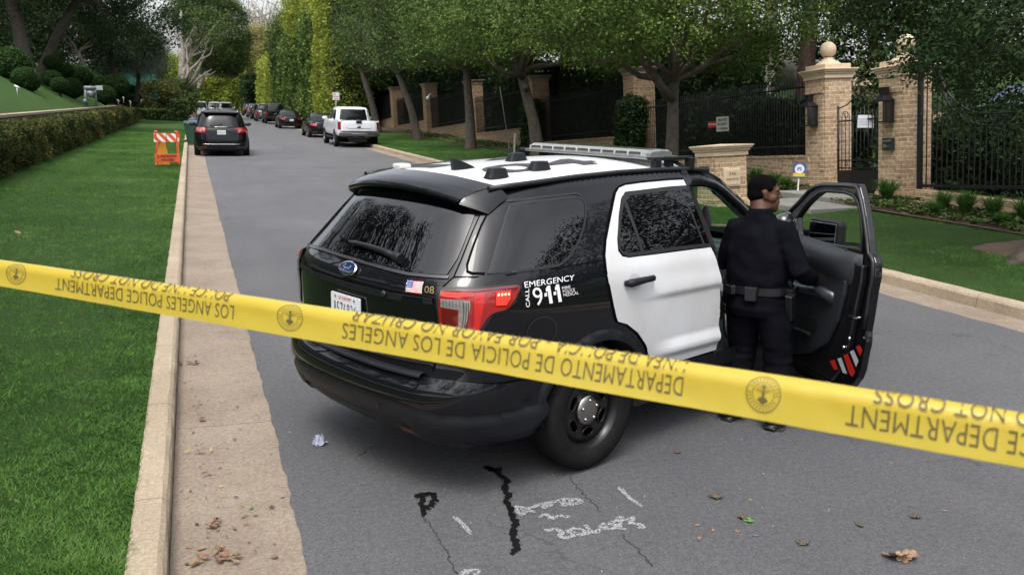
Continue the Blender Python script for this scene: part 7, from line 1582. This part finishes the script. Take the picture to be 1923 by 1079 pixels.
SHL, ELL, WRL = (-.178, -.01, 1.405), (-.275, .03, 1.14), (-.20, .27, 1.12)
hand((.325, .205, 1.045), (-.25, .9, -.2), (-.6, .1, .6), (.75, .2, .6), 1)
hand((-.165, .335, 1.13), (.4, .9, .05), (.5, -.1, .8), (-.7, .3, .5), -1)
for a, b, c in ((SHR, ELR, WRR), (SHL, ELL, WRL)):
    a, b, c = Vector(a), Vector(b), Vector(c); mb.tube([a, a.lerp(b, .5), b, b.lerp(c, .5), c, c+(c-b).normalized()*.045], [.055, .052, .043, .040, .029, .028], 10)
mb.tube([(0, 0, .90), (0, 0, 1.1), (0, 0, 1.30), (0, -.01, 1.44)], [.10, .10, .10, .07], 14)
HIPR, KNR, ANR = (.105, 0, .92), (.155, .02, .50), (.165, -.035, .09)
HIPL, KNL, ANL = (-.105, 0, .92), (-.125, .035, .50), (-.155, -.055, .09)
for a, b, c in ((HIPR, KNR, ANR), (HIPL, KNL, ANL)): mb.tube([a, b, c], [.08, .05, .04], 10)
def facepaint(me):
    idx = []
    for p in me.polygons:
        c = p.center; m = 0
        p.material_index = m
body_o = remesh(mb, 'person', [SKIN], None, .0058, 2)
tag(body_o, 'police officer in dark navy uniform standing at the open front door, looking right', 'person')
PER = body_o
# eyes and brows as small inset details
mb = MB()
for sx in (-1, 1): t = MB(); t.ell((0, 0, 0), (.011, .006, .0065), 10, 8); mb.add([hd(v[0]+sx*.030, v[1]+.0795, v[2]+.022) for v in t.v], t.f, 0, True)
mb.build('eye', mat('eye white', (.12, .105, .095), .4), PER)
mb = MB()
for sx in (-1, 1): mb.tube([hd(sx*.014, .094, .041), hd(sx*.032, .092, .048), hd(sx*.050, .076, .041)], [.003, .0045, .002], 5)
mb.build('eyebrow', HAIR, PER)
mb = MB(); t = MB(); t.ell((0, 0, 0), (.022, .010, .0042), 12, 8); mb.add([hd(v[0], v[1]+.0965, v[2]-.0475) for v in t.v], t.f, 0, True); mb.build('lips', mat('lip', (.085, .030, .024), .4), PER)
# hair
mb = MB()
def hell2(c, r, rot=None):
    t = MB(); t.ell((0, 0, 0), r, 20, 14, rot=rot); mb.add([hd(v[0]+c[0], v[1]+c[1], v[2]+c[2]) for v in t.v], t.f, 0, True)
hell2((0, -.016, .064), (.0800, .0975, .0810)); hell2((0, -.046, .014), (.0765, .0690, .066)); hell2((0, -.040, .030), (.074, .073, .058)); hell2((.0, .012, .080), (.070, .068, .060))
for sx in (-1, 1): hell2((sx*.068, .020, .058), (.012, .026, .026))
remesh(mb, 'hair', HAIR, PER, .006, 2, disp=lambda c: .003*noise.noise(c*90))
# shirt
mb = MB()
def ring_tube(P):  # list of (cx,cy,z,rx,ry)
    n = 28; vs = []
    for cx, cy, z, rx, ry in P:
        for k in range(n):
            a = 2*math.pi*k/n; c, s = math.cos(a), math.sin(a); vs.append((cx+rx*math.copysign(abs(c)**.85, c), cy+ry*math.copysign(abs(s)**.85, s), z))
    fs = [(i*n+k, i*n+(k+1) % n, (i+1)*n+(k+1) % n, (i+1)*n+k) for i in range(len(P)-1) for k in range(n)]; fs += [tuple(range(n))[::-1], tuple((len(P)-1)*n+k for k in range(n))]
    mb.add(vs, fs, 0, True)
ring_tube([(0, .01, .965, .212, .165), (0, .015, 1.00, .222, .178), (0, .018, 1.08, .236, .195), (0, .012, 1.18, .234, .186), (0, 0, 1.28, .224, .165), (0, -.012, 1.37, .192, .138), (0, -.015, 1.42, .155, .114), (0, -.014, 1.468, .118, .096), (0, -.012, 1.515, .092, .085)])
for a, b, c in ((SHR, ELR, WRR), (SHL, ELL, WRL)):
    a, b, c = Vector(a), Vector(b), Vector(c); mb.tube([a+Vector((-.05*(1 if a.x > 0 else -1), 0, .005)), a, a.lerp(b, .3), a.lerp(b, .65), b, b.lerp(c, .3), b.lerp(c, .7), c], [.075, .080, .080, .076, .070, .068, .058, .048], 14)
def folds(c):
    v = .008*noise.noise(Vector((c.x*9, c.y*9, c.z*14)))+.004*noise.noise(Vector((c.x*22, c.y*22, c.z*18)))
    v += .0045*math.sin((c.z*1.0+abs(c.x)*.9)*62)*max(0, 1-abs(c.z-1.03)/.08)*.35
    return v
remesh(mb, 'shirt', NAVY, PER, .011, 4, folds)
mb = MB(); n = 24; vs = []
for k, (z, r0, t) in enumerate(((1.505, .090, 0), (1.545, .080, 0), (1.552, .076, 0), (1.515, .080, 0))):
    for j in range(n): a = 2*math.pi*j/n; vs.append((r0*math.cos(a), -.012+r0*.98*math.sin(a)+(1.53-z)*.0, z+(-.025*max(0, math.sin(a)))))
mb.add(vs, [(k*n+j, k*n+(j+1) % n, (k+1)*n+(j+1) % n, (k+1)*n+j) for k in range(3) for j in range(n)], 0, True); mb.build('collar', NAVY, PER)
# trousers
mb = MB()
ring_tube([(0, .01, .985, .206, .165), (0, .005, .93, .212, .175), (0, -.005, .86, .215, .178), (0, -.002, .80, .20, .155)])
for a, b, c in ((HIPR, KNR, ANR), (HIPL, KNL, ANL)):
    a, b, c = Vector(a), Vector(b), Vector(c); mb.tube([a, a.lerp(b, .35), a.lerp(b, .75), b, b.lerp(c, .4), b.lerp(c, .85), c+Vector((0, 0, -.02))], [.130, .126, .110, .100, .096, .092, .094], 16)
remesh(mb, 'trousers', NAVY, PER, .011, 3, lambda c: .012*noise.noise(Vector((c.x*7, c.y*7, c.z*12)))+.008*noise.noise(Vector((c.x*3, c.y*3, c.z*26)))*(1.3 if c.z < .55 else .6))
for c in (ANR, ANL):
    mb = MB(); x, y, z = c; mb.ell((x, y+.10, .045), (.052, .085, .045), 14, 10); mb.ell((x, y-.01, .06), (.048, .06, .06), 14, 10); mb.ell((x, y+.05, .05), (.048, .08, .045), 14, 10); mb.tube([(x, y-.005, .05), (x, y-.01, .17)], .05, 12); mb.box((x, y+.055, .012), (.09, .27, .022))
    remesh(mb, 'boot', mat('boot leather', (.008, .008, .009), .45, coat=.1), PER, .009, 2)
# duty belt and gear
n = 36; mb = MB(); vs = []
for o, z in ((.0, .962), (.008, .962), (.008, 1.015), (0, 1.015)):
    for j in range(n): a = 2*math.pi*j/n; c, s = math.cos(a), math.sin(a); vs.append(((.222+o)*math.copysign(abs(c)**.85, c), .012+(.180+o)*math.copysign(abs(s)**.85, s), z))
mb.add(vs, [(k*n+j, k*n+(j+1) % n, ((k+1) % 4)*n+(j+1) % n, ((k+1) % 4)*n+j) for k in range(4) for j in range(n)], 0, False); belt = mb.build('duty_belt', LEATH, PER)
def gear(name, c, s_, rot, m=LEATH, bev=.008, tp=1): mb = MB(); mb.box((0, 0, 0), s_, taper=tp); o = mb.build(name, m, belt, bevel=bev); o.location = c; o.rotation_euler = rot; return o
gear('cuff_pouch', (.035, -.188, .975), (.085, .035, .10), (0, 0, 0), tp=1.15); gear('belt_keeper', (-.10, -.180, .99), (.03, .02, .065), (0, 0, .2)); gear('magazine_pouch', (-.14, -.166, .985), (.09, .03, .062), (0, 0, -.5))
gear('holster', (.250, -.02, .885), (.050, .075, .20), (.35, .12, 0), tp=1.1); gear('holster_cap', (.245, .005, .985), (.06, .09, .07), (.35, .1, 0))
mb = MB(); mb.tube([(.235, .03, .99), (.235, -.03, 1.07)], [.022, .018], 8); mb.tube([(.235, .02, 1.03), (.24, .06, .99), (.24, .05, .95)], .006, 6); mb.build('pistol_grip', mat('gun metal', (.03, .03, .034), .35, metal=.6), belt)
mb = MB(); mb.tube([(-.235, -.02, 1.10), (-.24, -.02, .86)], .026, 10); mb.tube([(-.24, -.02, .86), (-.245, -.02, .80)], .02, 8); mb.build('baton_holder', LEATH, belt)
mb = MB(); mb.tube([(-.242, -.03, .86), (-.243, -.035, .82), (-.235, -.035, .79)], .005, 5); mb.tube([(-.243, -.035, .83), (-.250, -.035, .80)], .004, 5); mb.ell((-.238, -.035, .735), (.011, .007, .022), 8, 6); mb.build('brass_key', mat('brass', (.45, .28, .10), .35, metal=1), belt)
mb = MB(); mb.tube([(-.232, -.03, .78), (-.225, -.04, .66), (-.205, -.03, .60)], .022, 8); mb.build('glove_pouch', LEATH, belt)
HEAD = R_(60)
Z_ = Vector((UPX*.5, UPY*.4, 1)).normalized(); fw = Vector((math.sin(HEAD), math.cos(HEAD), 0)); rt_ = fw.cross(Z_).normalized(); fw = Z_.cross(rt_)
PSC = .965
M3 = Matrix((rt_, fw, Z_)).transposed()
PER.matrix_world = Matrix.Translation((OFF[0], OFF[1], 0)) @ M3.to_4x4() @ Matrix.Scale(PSC, 4)
# ================================================================== POLICE TAPE
root = None
TW = .104     # full unrolled width of the band
d0, d1 = 2.22, 1.075
def tape_axis(u):      # u in full-photo pixels along the band, lower edge
    t = u/1923.0; inv = 1/d0+(1/d1-1/d0)*t; return atD(u, 537+(878-537)*t+ -2.2*math.sin(math.pi*t), 1/inv)
def tape_pt(u, v, off=0):
    """v 0 = lower edge, 1 = far edge curling over the top"""
    p = tape_axis(u); t = (tape_axis(u+4)-tape_axis(u-4)).normalized()
    view = p.copy(); view.z -= CAMH; view.normalize(); up = (Vector((0, 0, 1))-t*t.z).normalized(); back = up.cross(t).normalized()
    if back.dot(view) < 0: back = -back
    rip = .0030*noise.noise((u*.004, v*1.5, 3.0))+.0011*noise.noise((u*.022+v*1.3, v*2.2, 5.0))
    a0 = .16+.10*noise.noise((u*.0015, 0, 9.0)); w1 = .545; Rr = .022
    s = v*TW; y = min(s, w1*.0745); z = 0
    P = p+up*(y*math.cos(a0))+back*(y*math.sin(a0)+rip+.0016*math.sin(v*5))
    nrm = (-back*math.cos(a0)+up*math.sin(a0))
    if s > w1*.0745:
        th = (s-w1*.0745)/Rr; th = min(th, 2.6); c = P-nrm*Rr; P = c+nrm*(Rr*math.cos(th))+(up*math.cos(a0)+back*math.sin(a0))*(Rr*math.sin(th)); nrm = nrm*math.cos(th)+(up*math.cos(a0)+back*math.sin(a0))*math.sin(th)
    return P+nrm*off
us = list(np.linspace(-260, 2180, 420)); vsn = list(np.linspace(0, 1, 26)); mb = MB()
mb.add([tape_pt(u, v) for u in us for v in vsn], [(i*26+j, i*26+j+1, (i+1)*26+j+1, (i+1)*26+j) for i in range(len(us)-1) for j in range(25)], 0, True)
def ttext(txt, ua, ub, v0, v1, bold=.012, mi=1):
    """upside-down printing: first letter at ub (right), last at ua (left)"""
    mb2 = textmesh(txt, bold, 1.05); vs, fs, _, _ = mb2
    mb.add([tape_pt(ub-(ub-ua)*a, v1-(v1-v0)*b, .0024 if v0 > .4 else .001) for a, b in vs], fs, mi)
def seal(uc, v0=.09, v1=.60):
    du = (v1-v0)*TW/2; inv = 1/d0+(1/d1-1/d0)*uc/1923; upx = du*1700*inv*.92; vc = (v0+v1)/2; hv = (v1-v0)/2
    def q(r, a): return tape_pt(uc+upx*r*math.cos(a), vc+hv*r*math.sin(a), .0007)
    def ringm(r0, r1, n=30):
        A = np.linspace(0, 2*np.pi, n+1)
        mb.add([q(r0, a) for a in A]+[q(r1, a) for a in A], [(i, i+1, n+2+i, n+1+i) for i in range(n)], 2)
    ringm(.90, 1.0); ringm(.58, .63)
    for k in range(26):
        if k % 13 in (12,): continue
        a = 2*math.pi*k/26; da = .07; mb.add([q(.68, a-da), q(.68, a+da*.3), q(.84, a+da*.5), q(.84, a-da)], [(0, 1, 2, 3)], 2)
    for k in range(9): a = math.pi*(.15+.7*k/8); mb.add([q(.14, a-.1), q(.14, a+.1), q(.52, a+.05), q(.52, a-.05)], [(0, 1, 2, 3)], 2)
    for a0, r0 in ((4.2, .35), (5.2, .35), (4.7, .42)): mb.add([q(r0-.14, a0-.3), q(r0-.14, a0+.3), q(r0+.12, a0+.25), q(r0+.12, a0-.25)], [(0, 1, 2, 3)], 1)
    mb.add([tape_pt(uc-upx*.08, vc-hv*.35, .0008), tape_pt(uc+upx*.08, vc-hv*.35, .0008), tape_pt(uc+upx*.08, vc+hv*.45, .0008), tape_pt(uc-upx*.08, vc+hv*.45, .0008)], [(0, 1, 2, 3)], 1)
for u in (27, 541, 1428): seal(u)
# main row
ttext('LOS ANGELES POLICE DEPARTMENT', 102, 437, .13, .40, -.004)
ttext('DEPARTAMENTO DE POLICIA DE LOS ANGELES', 640, 1278, .13, .40, -.004)
ttext('LOS ANGELES POLICE DEPARTMENT', 1585, 2330, .13, .40, -.004)
ttext('POLICE LINE DO NOT CROSS', 130, 425, .46, .69, -.004)
ttext('LINEA DE POLICIA - POR FAVOR NO CRUZAR', 652, 1278, .46, .69, -.004)
ttext('POLICE LINE DO NOT CROSS', 1632, 2230, .46, .69, -.004)
TAPE = bpy.data.materials.new('tape yellow'); TAPE.use_nodes = True; n_ = TAPE.node_tree.nodes; l_ = TAPE.node_tree.links
b_ = n_['Principled BSDF']; b_.inputs['Base Color'].default_value = (.74, .57, .075, 1); b_.inputs['Roughness'].default_value = .38; b_.inputs['Coat Weight'].default_value = .25; b_.inputs['Coat Roughness'].default_value = .25
tr_ = n_.new('ShaderNodeBsdfTranslucent'); tr_.inputs['Color'].default_value = (.85, .68, .12, 1); mx_ = n_.new('ShaderNodeMixShader'); mx_.inputs[0].default_value = .45
l_.new(b_.outputs[0], mx_.inputs[1]); l_.new(tr_.outputs[0], mx_.inputs[2]); l_.new(mx_.outputs[0], n_['Material Output'].inputs[0])
INK = mat('tape ink', (.11, .085, .025), .6); INK2 = mat('tape ink light', (.24, .18, .03), .6)
o = mb.build('police_tape', [TAPE, INK, INK2], recalc=False); tag(o, 'yellow police line tape stretched across the whole foreground', 'police tape')
# ================================================================== ROAD MARKS, LEAVES, SMALL THINGS
def blotch(name, pts, z, m, seed, rough=.25, w=None, kind='structure', sub=3):
    """irregular flat patch (closed outline) lying on the road"""
    P = [Vector(p) for p in pts]; Q = []; r = random.Random(seed)
    for i in range(len(P)):
        a, b = P[i], P[(i+1) % len(P)]
        for k in range(sub): t = k/sub; d = (b-a); nn = Vector((-d.y, d.x)); Q.append(a+d*t+nn*r.uniform(-rough, rough))
    from mathutils.geometry import tessellate_polygon
    tri = tessellate_polygon([[Vector((q.x, q.y, 0)) for q in Q]]); mb = MB(); mb.add([(q.x, q.y, z) for q in Q], [tuple(t) for t in tri]); return mb
def stroke(mb, pts, w, z, seed=0, jag=.0, n=7, mi=0):
    """worn paint / sealant stroke as a chain of ragged discs"""
    r = random.Random(seed); P = [Vector(p) for p in pts]
    for a, b in zip(P, P[1:]):
        k = max(1, int((b-a).length/(w*.35)))
        for i in range(k):
            c = a.lerp(b, i/k)+Vector((r.uniform(-1, 1), r.uniform(-1, 1)))*jag; R = w/2*r.uniform(.75, 1.25)
            mb.add([(c.x+R*r.uniform(.8, 1.2)*math.cos(2*math.pi*j/n), c.y+R*r.uniform(.8, 1.2)*math.sin(2*math.pi*j/n), z+.00002*(i % 9)+.0002*(len(mb.v) % 7)*.1) for j in range(n)], [tuple(range(n))], mi)
def g2(u, v): q = atZ(u, v, 0); return (q.x, q.y)
def chalk_mat():
    m = bpy.data.materials.new('worn white paint'); m.use_nodes = True; n = m.node_tree.nodes; l = m.node_tree.links; b = n['Principled BSDF']; b.inputs['Base Color'].default_value = (.30, .30, .31, 1); b.inputs['Roughness'].default_value = .9
    t = n.new('ShaderNodeTexCoord'); z = n.new('ShaderNodeTexNoise'); z.inputs['Scale'].default_value = 120; z.inputs['Detail'].default_value = 3; l.new(t.outputs['Object'], z.inputs['Vector'])
    r = n.new('ShaderNodeValToRGB'); r.color_ramp.elements[0].position = .36; r.color_ramp.elements[1].position = .56; l.new(z.outputs[0], r.inputs[0]); tr = n.new('ShaderNodeBsdfTransparent'); x = n.new('ShaderNodeMixShader'); l.new(r.outputs[0], x.inputs[0]); l.new(tr.outputs[0], x.inputs[1]); l.new(b.outputs[0], x.inputs[2]); l.new(x.outputs[0], n['Material Output'].inputs[0]); return m
CHALK = chalk_mat(); SEALM = mat('crack sealant', (.008, .008, .008), .35, spec=.5)
z3 = lambda x, y: g2(700+x/3.434, 820+y/3.434)
mb = MB()
def zs(P, w, s=0): stroke(mb, [z3(*p) for p in P], w*1.25, .004, s, .0015)
zs([(530, 520), (580, 565), (635, 630)], .022, 1); zs([(1590, 330), (1660, 400), (1735, 450)], .022, 2)
zs([(930, 450), (925, 475), (960, 505), (985, 480), (950, 455), (1000, 465), (1060, 445), (1110, 430), (1150, 440), (1100, 460), (1080, 435), (1160, 425), (1215, 405), (1225, 445), (1250, 440), (1215, 405), (1280, 400), (1275, 440), (1330, 430), (1345, 410), (1300, 400)], .024, 3)
zs([(1010, 480), (1045, 485)], .02, 8); zs([(1080, 515), (1120, 500), (1150, 530), (1200, 510), (1270, 520)], .024, 4)
zs([(1125, 605), (1180, 595), (1225, 620), (1200, 640), (1240, 655), (1300, 640), (1260, 610), (1300, 590), (1350, 600), (1385, 625), (1330, 635), (1290, 615)], .024, 5)
zs([(1375, 575), (1400, 610), (1440, 620), (1470, 590), (1490, 560), (1500, 595), (1540, 600), (1580, 570), (1530, 565), (1560, 545), (1600, 520), (1590, 590), (1640, 600)], .024, 6); zs([(1630, 540), (1680, 525), (1660, 560), (1720, 565), (1750, 585), (1710, 590)], .024, 7)
zs([(580, 885), (620, 865), (670, 868), (660, 889)], .03, 9)
tag(mb.build('painted_markings', CHALK, recalc=False), kind='structure')
mb = MB()
def ragged(P, w, seed, j=.010):
    for p, q in zip(P, P[1:]): stroke(mb, [z3(*p), z3(*q)], w, .005, seed, j, 8)
ragged([(740, 200), (770, 212), (830, 215)], .050, 11); ragged([(800, 225), (840, 260), (875, 285), (850, 330), (880, 380), (862, 420), (895, 460), (900, 500), (925, 560), (905, 620), (925, 690), (935, 720), (905, 760)], .034, 12); ragged([(300, 385), (335, 375)], .05, 13); ragged([(330, 390), (315, 430), (335, 480), (330, 510)], .024, 14); ragged([(350, 370), (385, 365), (400, 410), (370, 445), (345, 470)], .026, 15)
tag(mb.build('crack_sealant', SEALM, recalc=False), kind='structure')
mb = MB()     # thin open crack continuing from the sealant
def crack(P, w, seed):
    r = random.Random(seed); Q = []
    for a, b in zip(P, P[1:]):
        a, b = Vector(z3(*a)), Vector(z3(*b)); k = 8
        for i in range(k): Q.append(a.lerp(b, i/k)+Vector((r.uniform(-1, 1), r.uniform(-1, 1)))*.012)
    for i in range(len(Q)-1):
        d = (Q[i+1]-Q[i]); n_ = Vector((-d.y, d.x)).normalized()*w*r.uniform(.5, 1.2); mb.add([(Q[i].x-n_.x, Q[i].y-n_.y, .003), (Q[i].x+n_.x, Q[i].y+n_.y, .003), (Q[i+1].x+n_.x, Q[i+1].y+n_.y, .003), (Q[i+1].x-n_.x, Q[i+1].y-n_.y, .003)], [(0, 1, 2, 3)])
crack([(330, 515), (370, 580), (415, 640), (440, 700), (490, 770), (515, 850), (560, 889)], .004, 3); crack([(-100, 130), (-40, 95), (20, 60)], .004, 5)
crack([(1270, 260), (1320, 330), (1400, 410), (1480, 490)], .005, 6); crack([(1600, 620), (1680, 700), (1760, 780), (1820, 850)], .005, 7)
crack([(2200, -120), (2500, -190), (2700, -215), (2900, -290), (3150, -320)], .006, 8); crack([(2900, -290), (3100, -230), (3400, -160)], .006, 9)
tag(mb.build('road_cracks', mat('crack dark', (.045, .045, .046), .95), recalc=False), kind='structure')
mb = MB()
def disc(u, v, r, ex=1.3, seed=0):
    c = g2(u, v); rr = random.Random(seed); mb.add([(c[0]+r*.75*ex*rr.uniform(.65, 1.2)*math.cos(2*math.pi*j/14), c[1]+r*.75*rr.uniform(.65, 1.2)*math.sin(2*math.pi*j/14), .002+.0001*seed) for j in range(14)], [tuple(range(14))])
for k, (u, v, r) in enumerate([(906, 920, .05), (970, 918, .055), (999, 988, .05), (1033, 1030, .05), (895, 990, .04), (1375, 908, .03), (1716, 948, .04), (1218, 1015, .03), (938, 1060, .035)]): disc(u, v, r, 1.3, k)
tag(mb.build('oil_stains', mat('oil stain', (.082, .081, .085), .7), recalc=False), kind='structure')
# rumpled foil scrap near the bumper
c_ = atZ(599, 829, 0); mb = MB(); r = random.Random(4); n = 9; vs = [(c_.x+(i-4)*.0105*(1+.2*math.sin(j)), c_.y+(j-4)*.022, .004+.014*r.random()) for j in range(n) for i in range(n)]
mb.add(vs, [(j*n+i, j*n+i+1, (j+1)*n+i+1, (j+1)*n+i) for j in range(n-1) for i in range(n-1) if math.hypot(i-3.5, j-3.5) < 4.2+.7*math.sin(i*2+j)], 0, False); o = mb.build('crumpled_foil', mat('pale blue foil', (.38, .40, .50), .35, metal=.3), recalc=False); tag(o, 'crumpled pale blue scrap on the asphalt behind the bumper', 'litter')
# ---- fallen leaves: a few leaf shapes copied one by one
def leaf_mesh(name, lobes, curl, m, seed):
    r = random.Random(seed); n = 40; vs = [(0, 0, .02)]; 
    for k in range(n):
        a = 2*math.pi*k/n; rad = 1.0
        if lobes: rad = .50+.50*abs(math.cos(a*lobes/2))**.7*(1-.25*abs(a-math.pi)/math.pi)
        else: rad = 1/math.sqrt(math.cos(a)**2+(math.sin(a)/.42)**2)
        rad *= r.uniform(.94, 1.05); x, y = rad*math.cos(a), rad*math.sin(a); z = curl*(x*x*.5+y*y*1.1)*r.uniform(.5, 1.4)+.02
        vs.append((x, y, z))
        vs.append((x*.5, y*.5, z*.3+.05*r.random()))
    fs = []
    for k in range(n):
        a, b = 1+2*k, 1+2*((k+1) % n); fs += [(a, b, b+1, a+1), (a+1, b+1, 0)]
    me = bpy.data.meshes.new(name); me.from_pydata(vs, [], fs); me.materials.append(m); return me
LB1 = mat('dry leaf tan', (.33, .215, .13), .8, var=(.22, .13, .075), vscale=4); LB2 = mat('dry leaf brown', (.15, .085, .05), .85, var=(.24, .145, .085), vscale=5); LB3 = mat('dead leaf dark', (.04, .032, .024), .85, var=(.13, .10, .07), vscale=9); LGR = mat('fresh leaf green', (.08, .20, .03), .6); LYE = mat('yellow leaf', (.45, .36, .06), .7)
LM = {'maple': leaf_mesh('maple_leaf', 5, .25, LB1, 1), 'maple2': leaf_mesh('maple_leaf', 5, .4, LB2, 2), 'oval': leaf_mesh('oval_leaf', 0, .5, LB1, 3), 'oval2': leaf_mesh('oval_leaf', 0, .7, LB2, 4), 'dark': leaf_mesh('maple_leaf', 6, .45, LB3, 5), 'green': leaf_mesh('green_leaf', 4, .3, LGR, 6), 'yellow': leaf_mesh('yellow_leaf', 0, .4, LYE, 7), 'greeno': leaf_mesh('green_leaf', 0, .3, LGR, 8)}
def fleaf(kind, u, v, s_, rz=0, label=None, z=0, group=None, tilt=(0, 0)):
    s = s_*.8; c = atZ(u, v, z); o = bpy.data.objects.new('fallen_leaf', LM[kind]); link(o); o.location = (c.x, c.y, z+.002); o.scale = (s, s, s); o.rotation_euler = (tilt[0], tilt[1], rz); tag(o, label or 'small dry brown leaf lying in the left gutter', 'leaf', group); return o
def cluster(label, u, v, n, spread, kinds, s, seed, z=0, sx=1.0, sy=1.0):
    root = empty('leaf_clump', tuple(atZ(u, v, z)), 0, label, 'leaves'); r = random.Random(seed)
    for k in range(n):
        o = bpy.data.objects.new('leaf', LM[r.choice(kinds)]); link(o, root); o.location = (r.gauss(0, spread*sx*.8), r.gauss(0, spread*sy*.8), .004+.006*r.random()+.012*r.random()); q = s*.66*r.uniform(.6, 1.2); o.scale = (q, q, q); o.rotation_euler = (r.uniform(-.5, .5), r.uniform(-.5, .5), r.uniform(0, 6.3))
cluster('pile of brown leaves against the left kerb above the tape shadow', 357, 683, 9, .035, ['oval2', 'maple2', 'dark'], .030, 1, sx=1.5); cluster('curled brown leaf clump left of the gutter joint', 376, 790, 4, .018, ['maple2', 'oval2'], .030, 2)
cluster('leaves caught on the gutter joint line', 375, 850, 7, .035, ['oval', 'yellow', 'oval2'], .024, 3, sx=1.6); cluster('pair of tan leaves below the gutter joint', 388, 890, 4, .03, ['maple', 'oval'], .034, 4, sx=1.5)
cluster('large crumpled tan leaf in the middle of the gutter', 398, 987, 6, .022, ['maple', 'oval'], .046, 5, sx=1.5); cluster('long drift of brown leaves nearest the camera in the gutter', 420, 1045, 11, .035, ['maple2', 'oval2', 'oval'], .044, 6, sx=1.7, sy=1.3)
cluster('leaf litter with a green tip at the lower kerb', 375, 1058, 5, .025, ['oval', 'greeno'], .034, 7); cluster('few pale leaves right of the big crumpled leaf', 475, 968, 4, .035, ['oval', 'maple'], .022, 8, sx=1.7)
for k, (kd, u, v, s, lb) in enumerate([('yellow', 415, 913, .018, 'small yellow leaf in the gutter'), ('greeno', 472, 953, .024, 'thin green leaf in the gutter'), ('dark', 510, 952, .022, 'dark speckled leaf near the asphalt edge'), ('oval', 530, 932, .022, 'tan leaf on the edge between gutter and asphalt'), ('oval2', 440, 992, .024, 'dark brown curled leaf right of the crumpled one'), ('greeno', 478, 742, .022, 'green blade leaf at the asphalt edge'),
        ('oval', 467, 1016, .02, 'round orange leaf low in the gutter'), ('oval', 354, 1028, .018, 'orange leaf touching the kerb at the bottom'), ('maple2', 516, 1045, .024, 'small brown leaf low on the right of the gutter'), ('oval2', 452, 806, .02, 'brown leaf above the joint in the middle of the gutter'), ('oval', 379, 1030, .03, 'long tan leaf beside the lowest drift'), ('yellow', 544, 812, .012, 'tiny yellow leaf on the asphalt by the foil')]):
    fleaf(kd, u, v, s, k*1.3, lb)
r = random.Random(12)
for k in range(105):
    v = 300+(r.random()**.7)*760; t = (v-300)/779; ul = 350-25*t+4; ur = 387+181*t; u = ul+(ur-ul)*min(1, abs(r.gauss(0, .42))); fleaf(r.choice(['oval', 'oval2', 'dark', 'oval2']), u, v, r.uniform(.009, .017), r.uniform(0, 6), None, group='small dry leaves scattered in the left gutter')
ra = [(1272, 850, 'dark', .035, 'dark dead leaf on the asphalt left of the officer tape crossing'), (1345, 933, 'dark', .060, 'dark crumpled leaf upper left of the green one'), (1395, 972, 'dark', .045, 'dark leaf touching a green leaf'), (1406, 978, 'green', .040, 'bright green leaf on the asphalt'), (1508, 1021, 'dark', .045, 'brown dead leaf low centre of the open road'), (1613, 985, 'greeno', .048, 'olive oval leaf on the asphalt'), (1718, 971, 'dark', .042, 'small dead leaf right of the olive one'), (1465, 808, 'dark', .045, 'dead leaf beside the officer boot')]
LM['olive'] = leaf_mesh('olive_leaf', 0, .5, mat('olive leaf', (.06, .07, .035), .5), 9)
for k, (u, v, kd, s, lb) in enumerate(ra): fleaf('olive' if 'olive oval' in lb else kd, u, v, s, k*.9, lb)
for k, (u, v) in enumerate([(1309, 986), (1339, 996), (1385, 998), (1418, 1006), (1313, 1011), (1410, 939), (1774, 959)]): fleaf('oval' if k != 3 else 'oval2', u, v, .021, k, 'tiny tan leaf on the open asphalt', group='tiny tan leaves on the open asphalt')
cluster('big torn tan leaf on the asphalt at lower right', 1695, 1050, 4, .03, ['maple'], .095, 21, sx=1.2)
c_ = atZ(32, 439, .16); cluster('brown leaf lying on the left lawn', 32, 439, 2, .02, ['maple2', 'maple'], .07, 22, z=.19)
# pebbles and paper flecks
mb = MB(); r = random.Random(30)
for k in range(70):
    u, v = r.uniform(470, 1900), r.uniform(560, 1075); c = g2(u, v); s = r.uniform(.002, .0042); mb.ell((c[0], c[1], s*.6), (s, s, s*.6), 5, 4)
o = mb.build('grit', mat('pale grit', (.42, .40, .37), .8), recalc=False); tag(o, 'pale grit and tiny flecks scattered on the asphalt', 'grit', kind='stuff')
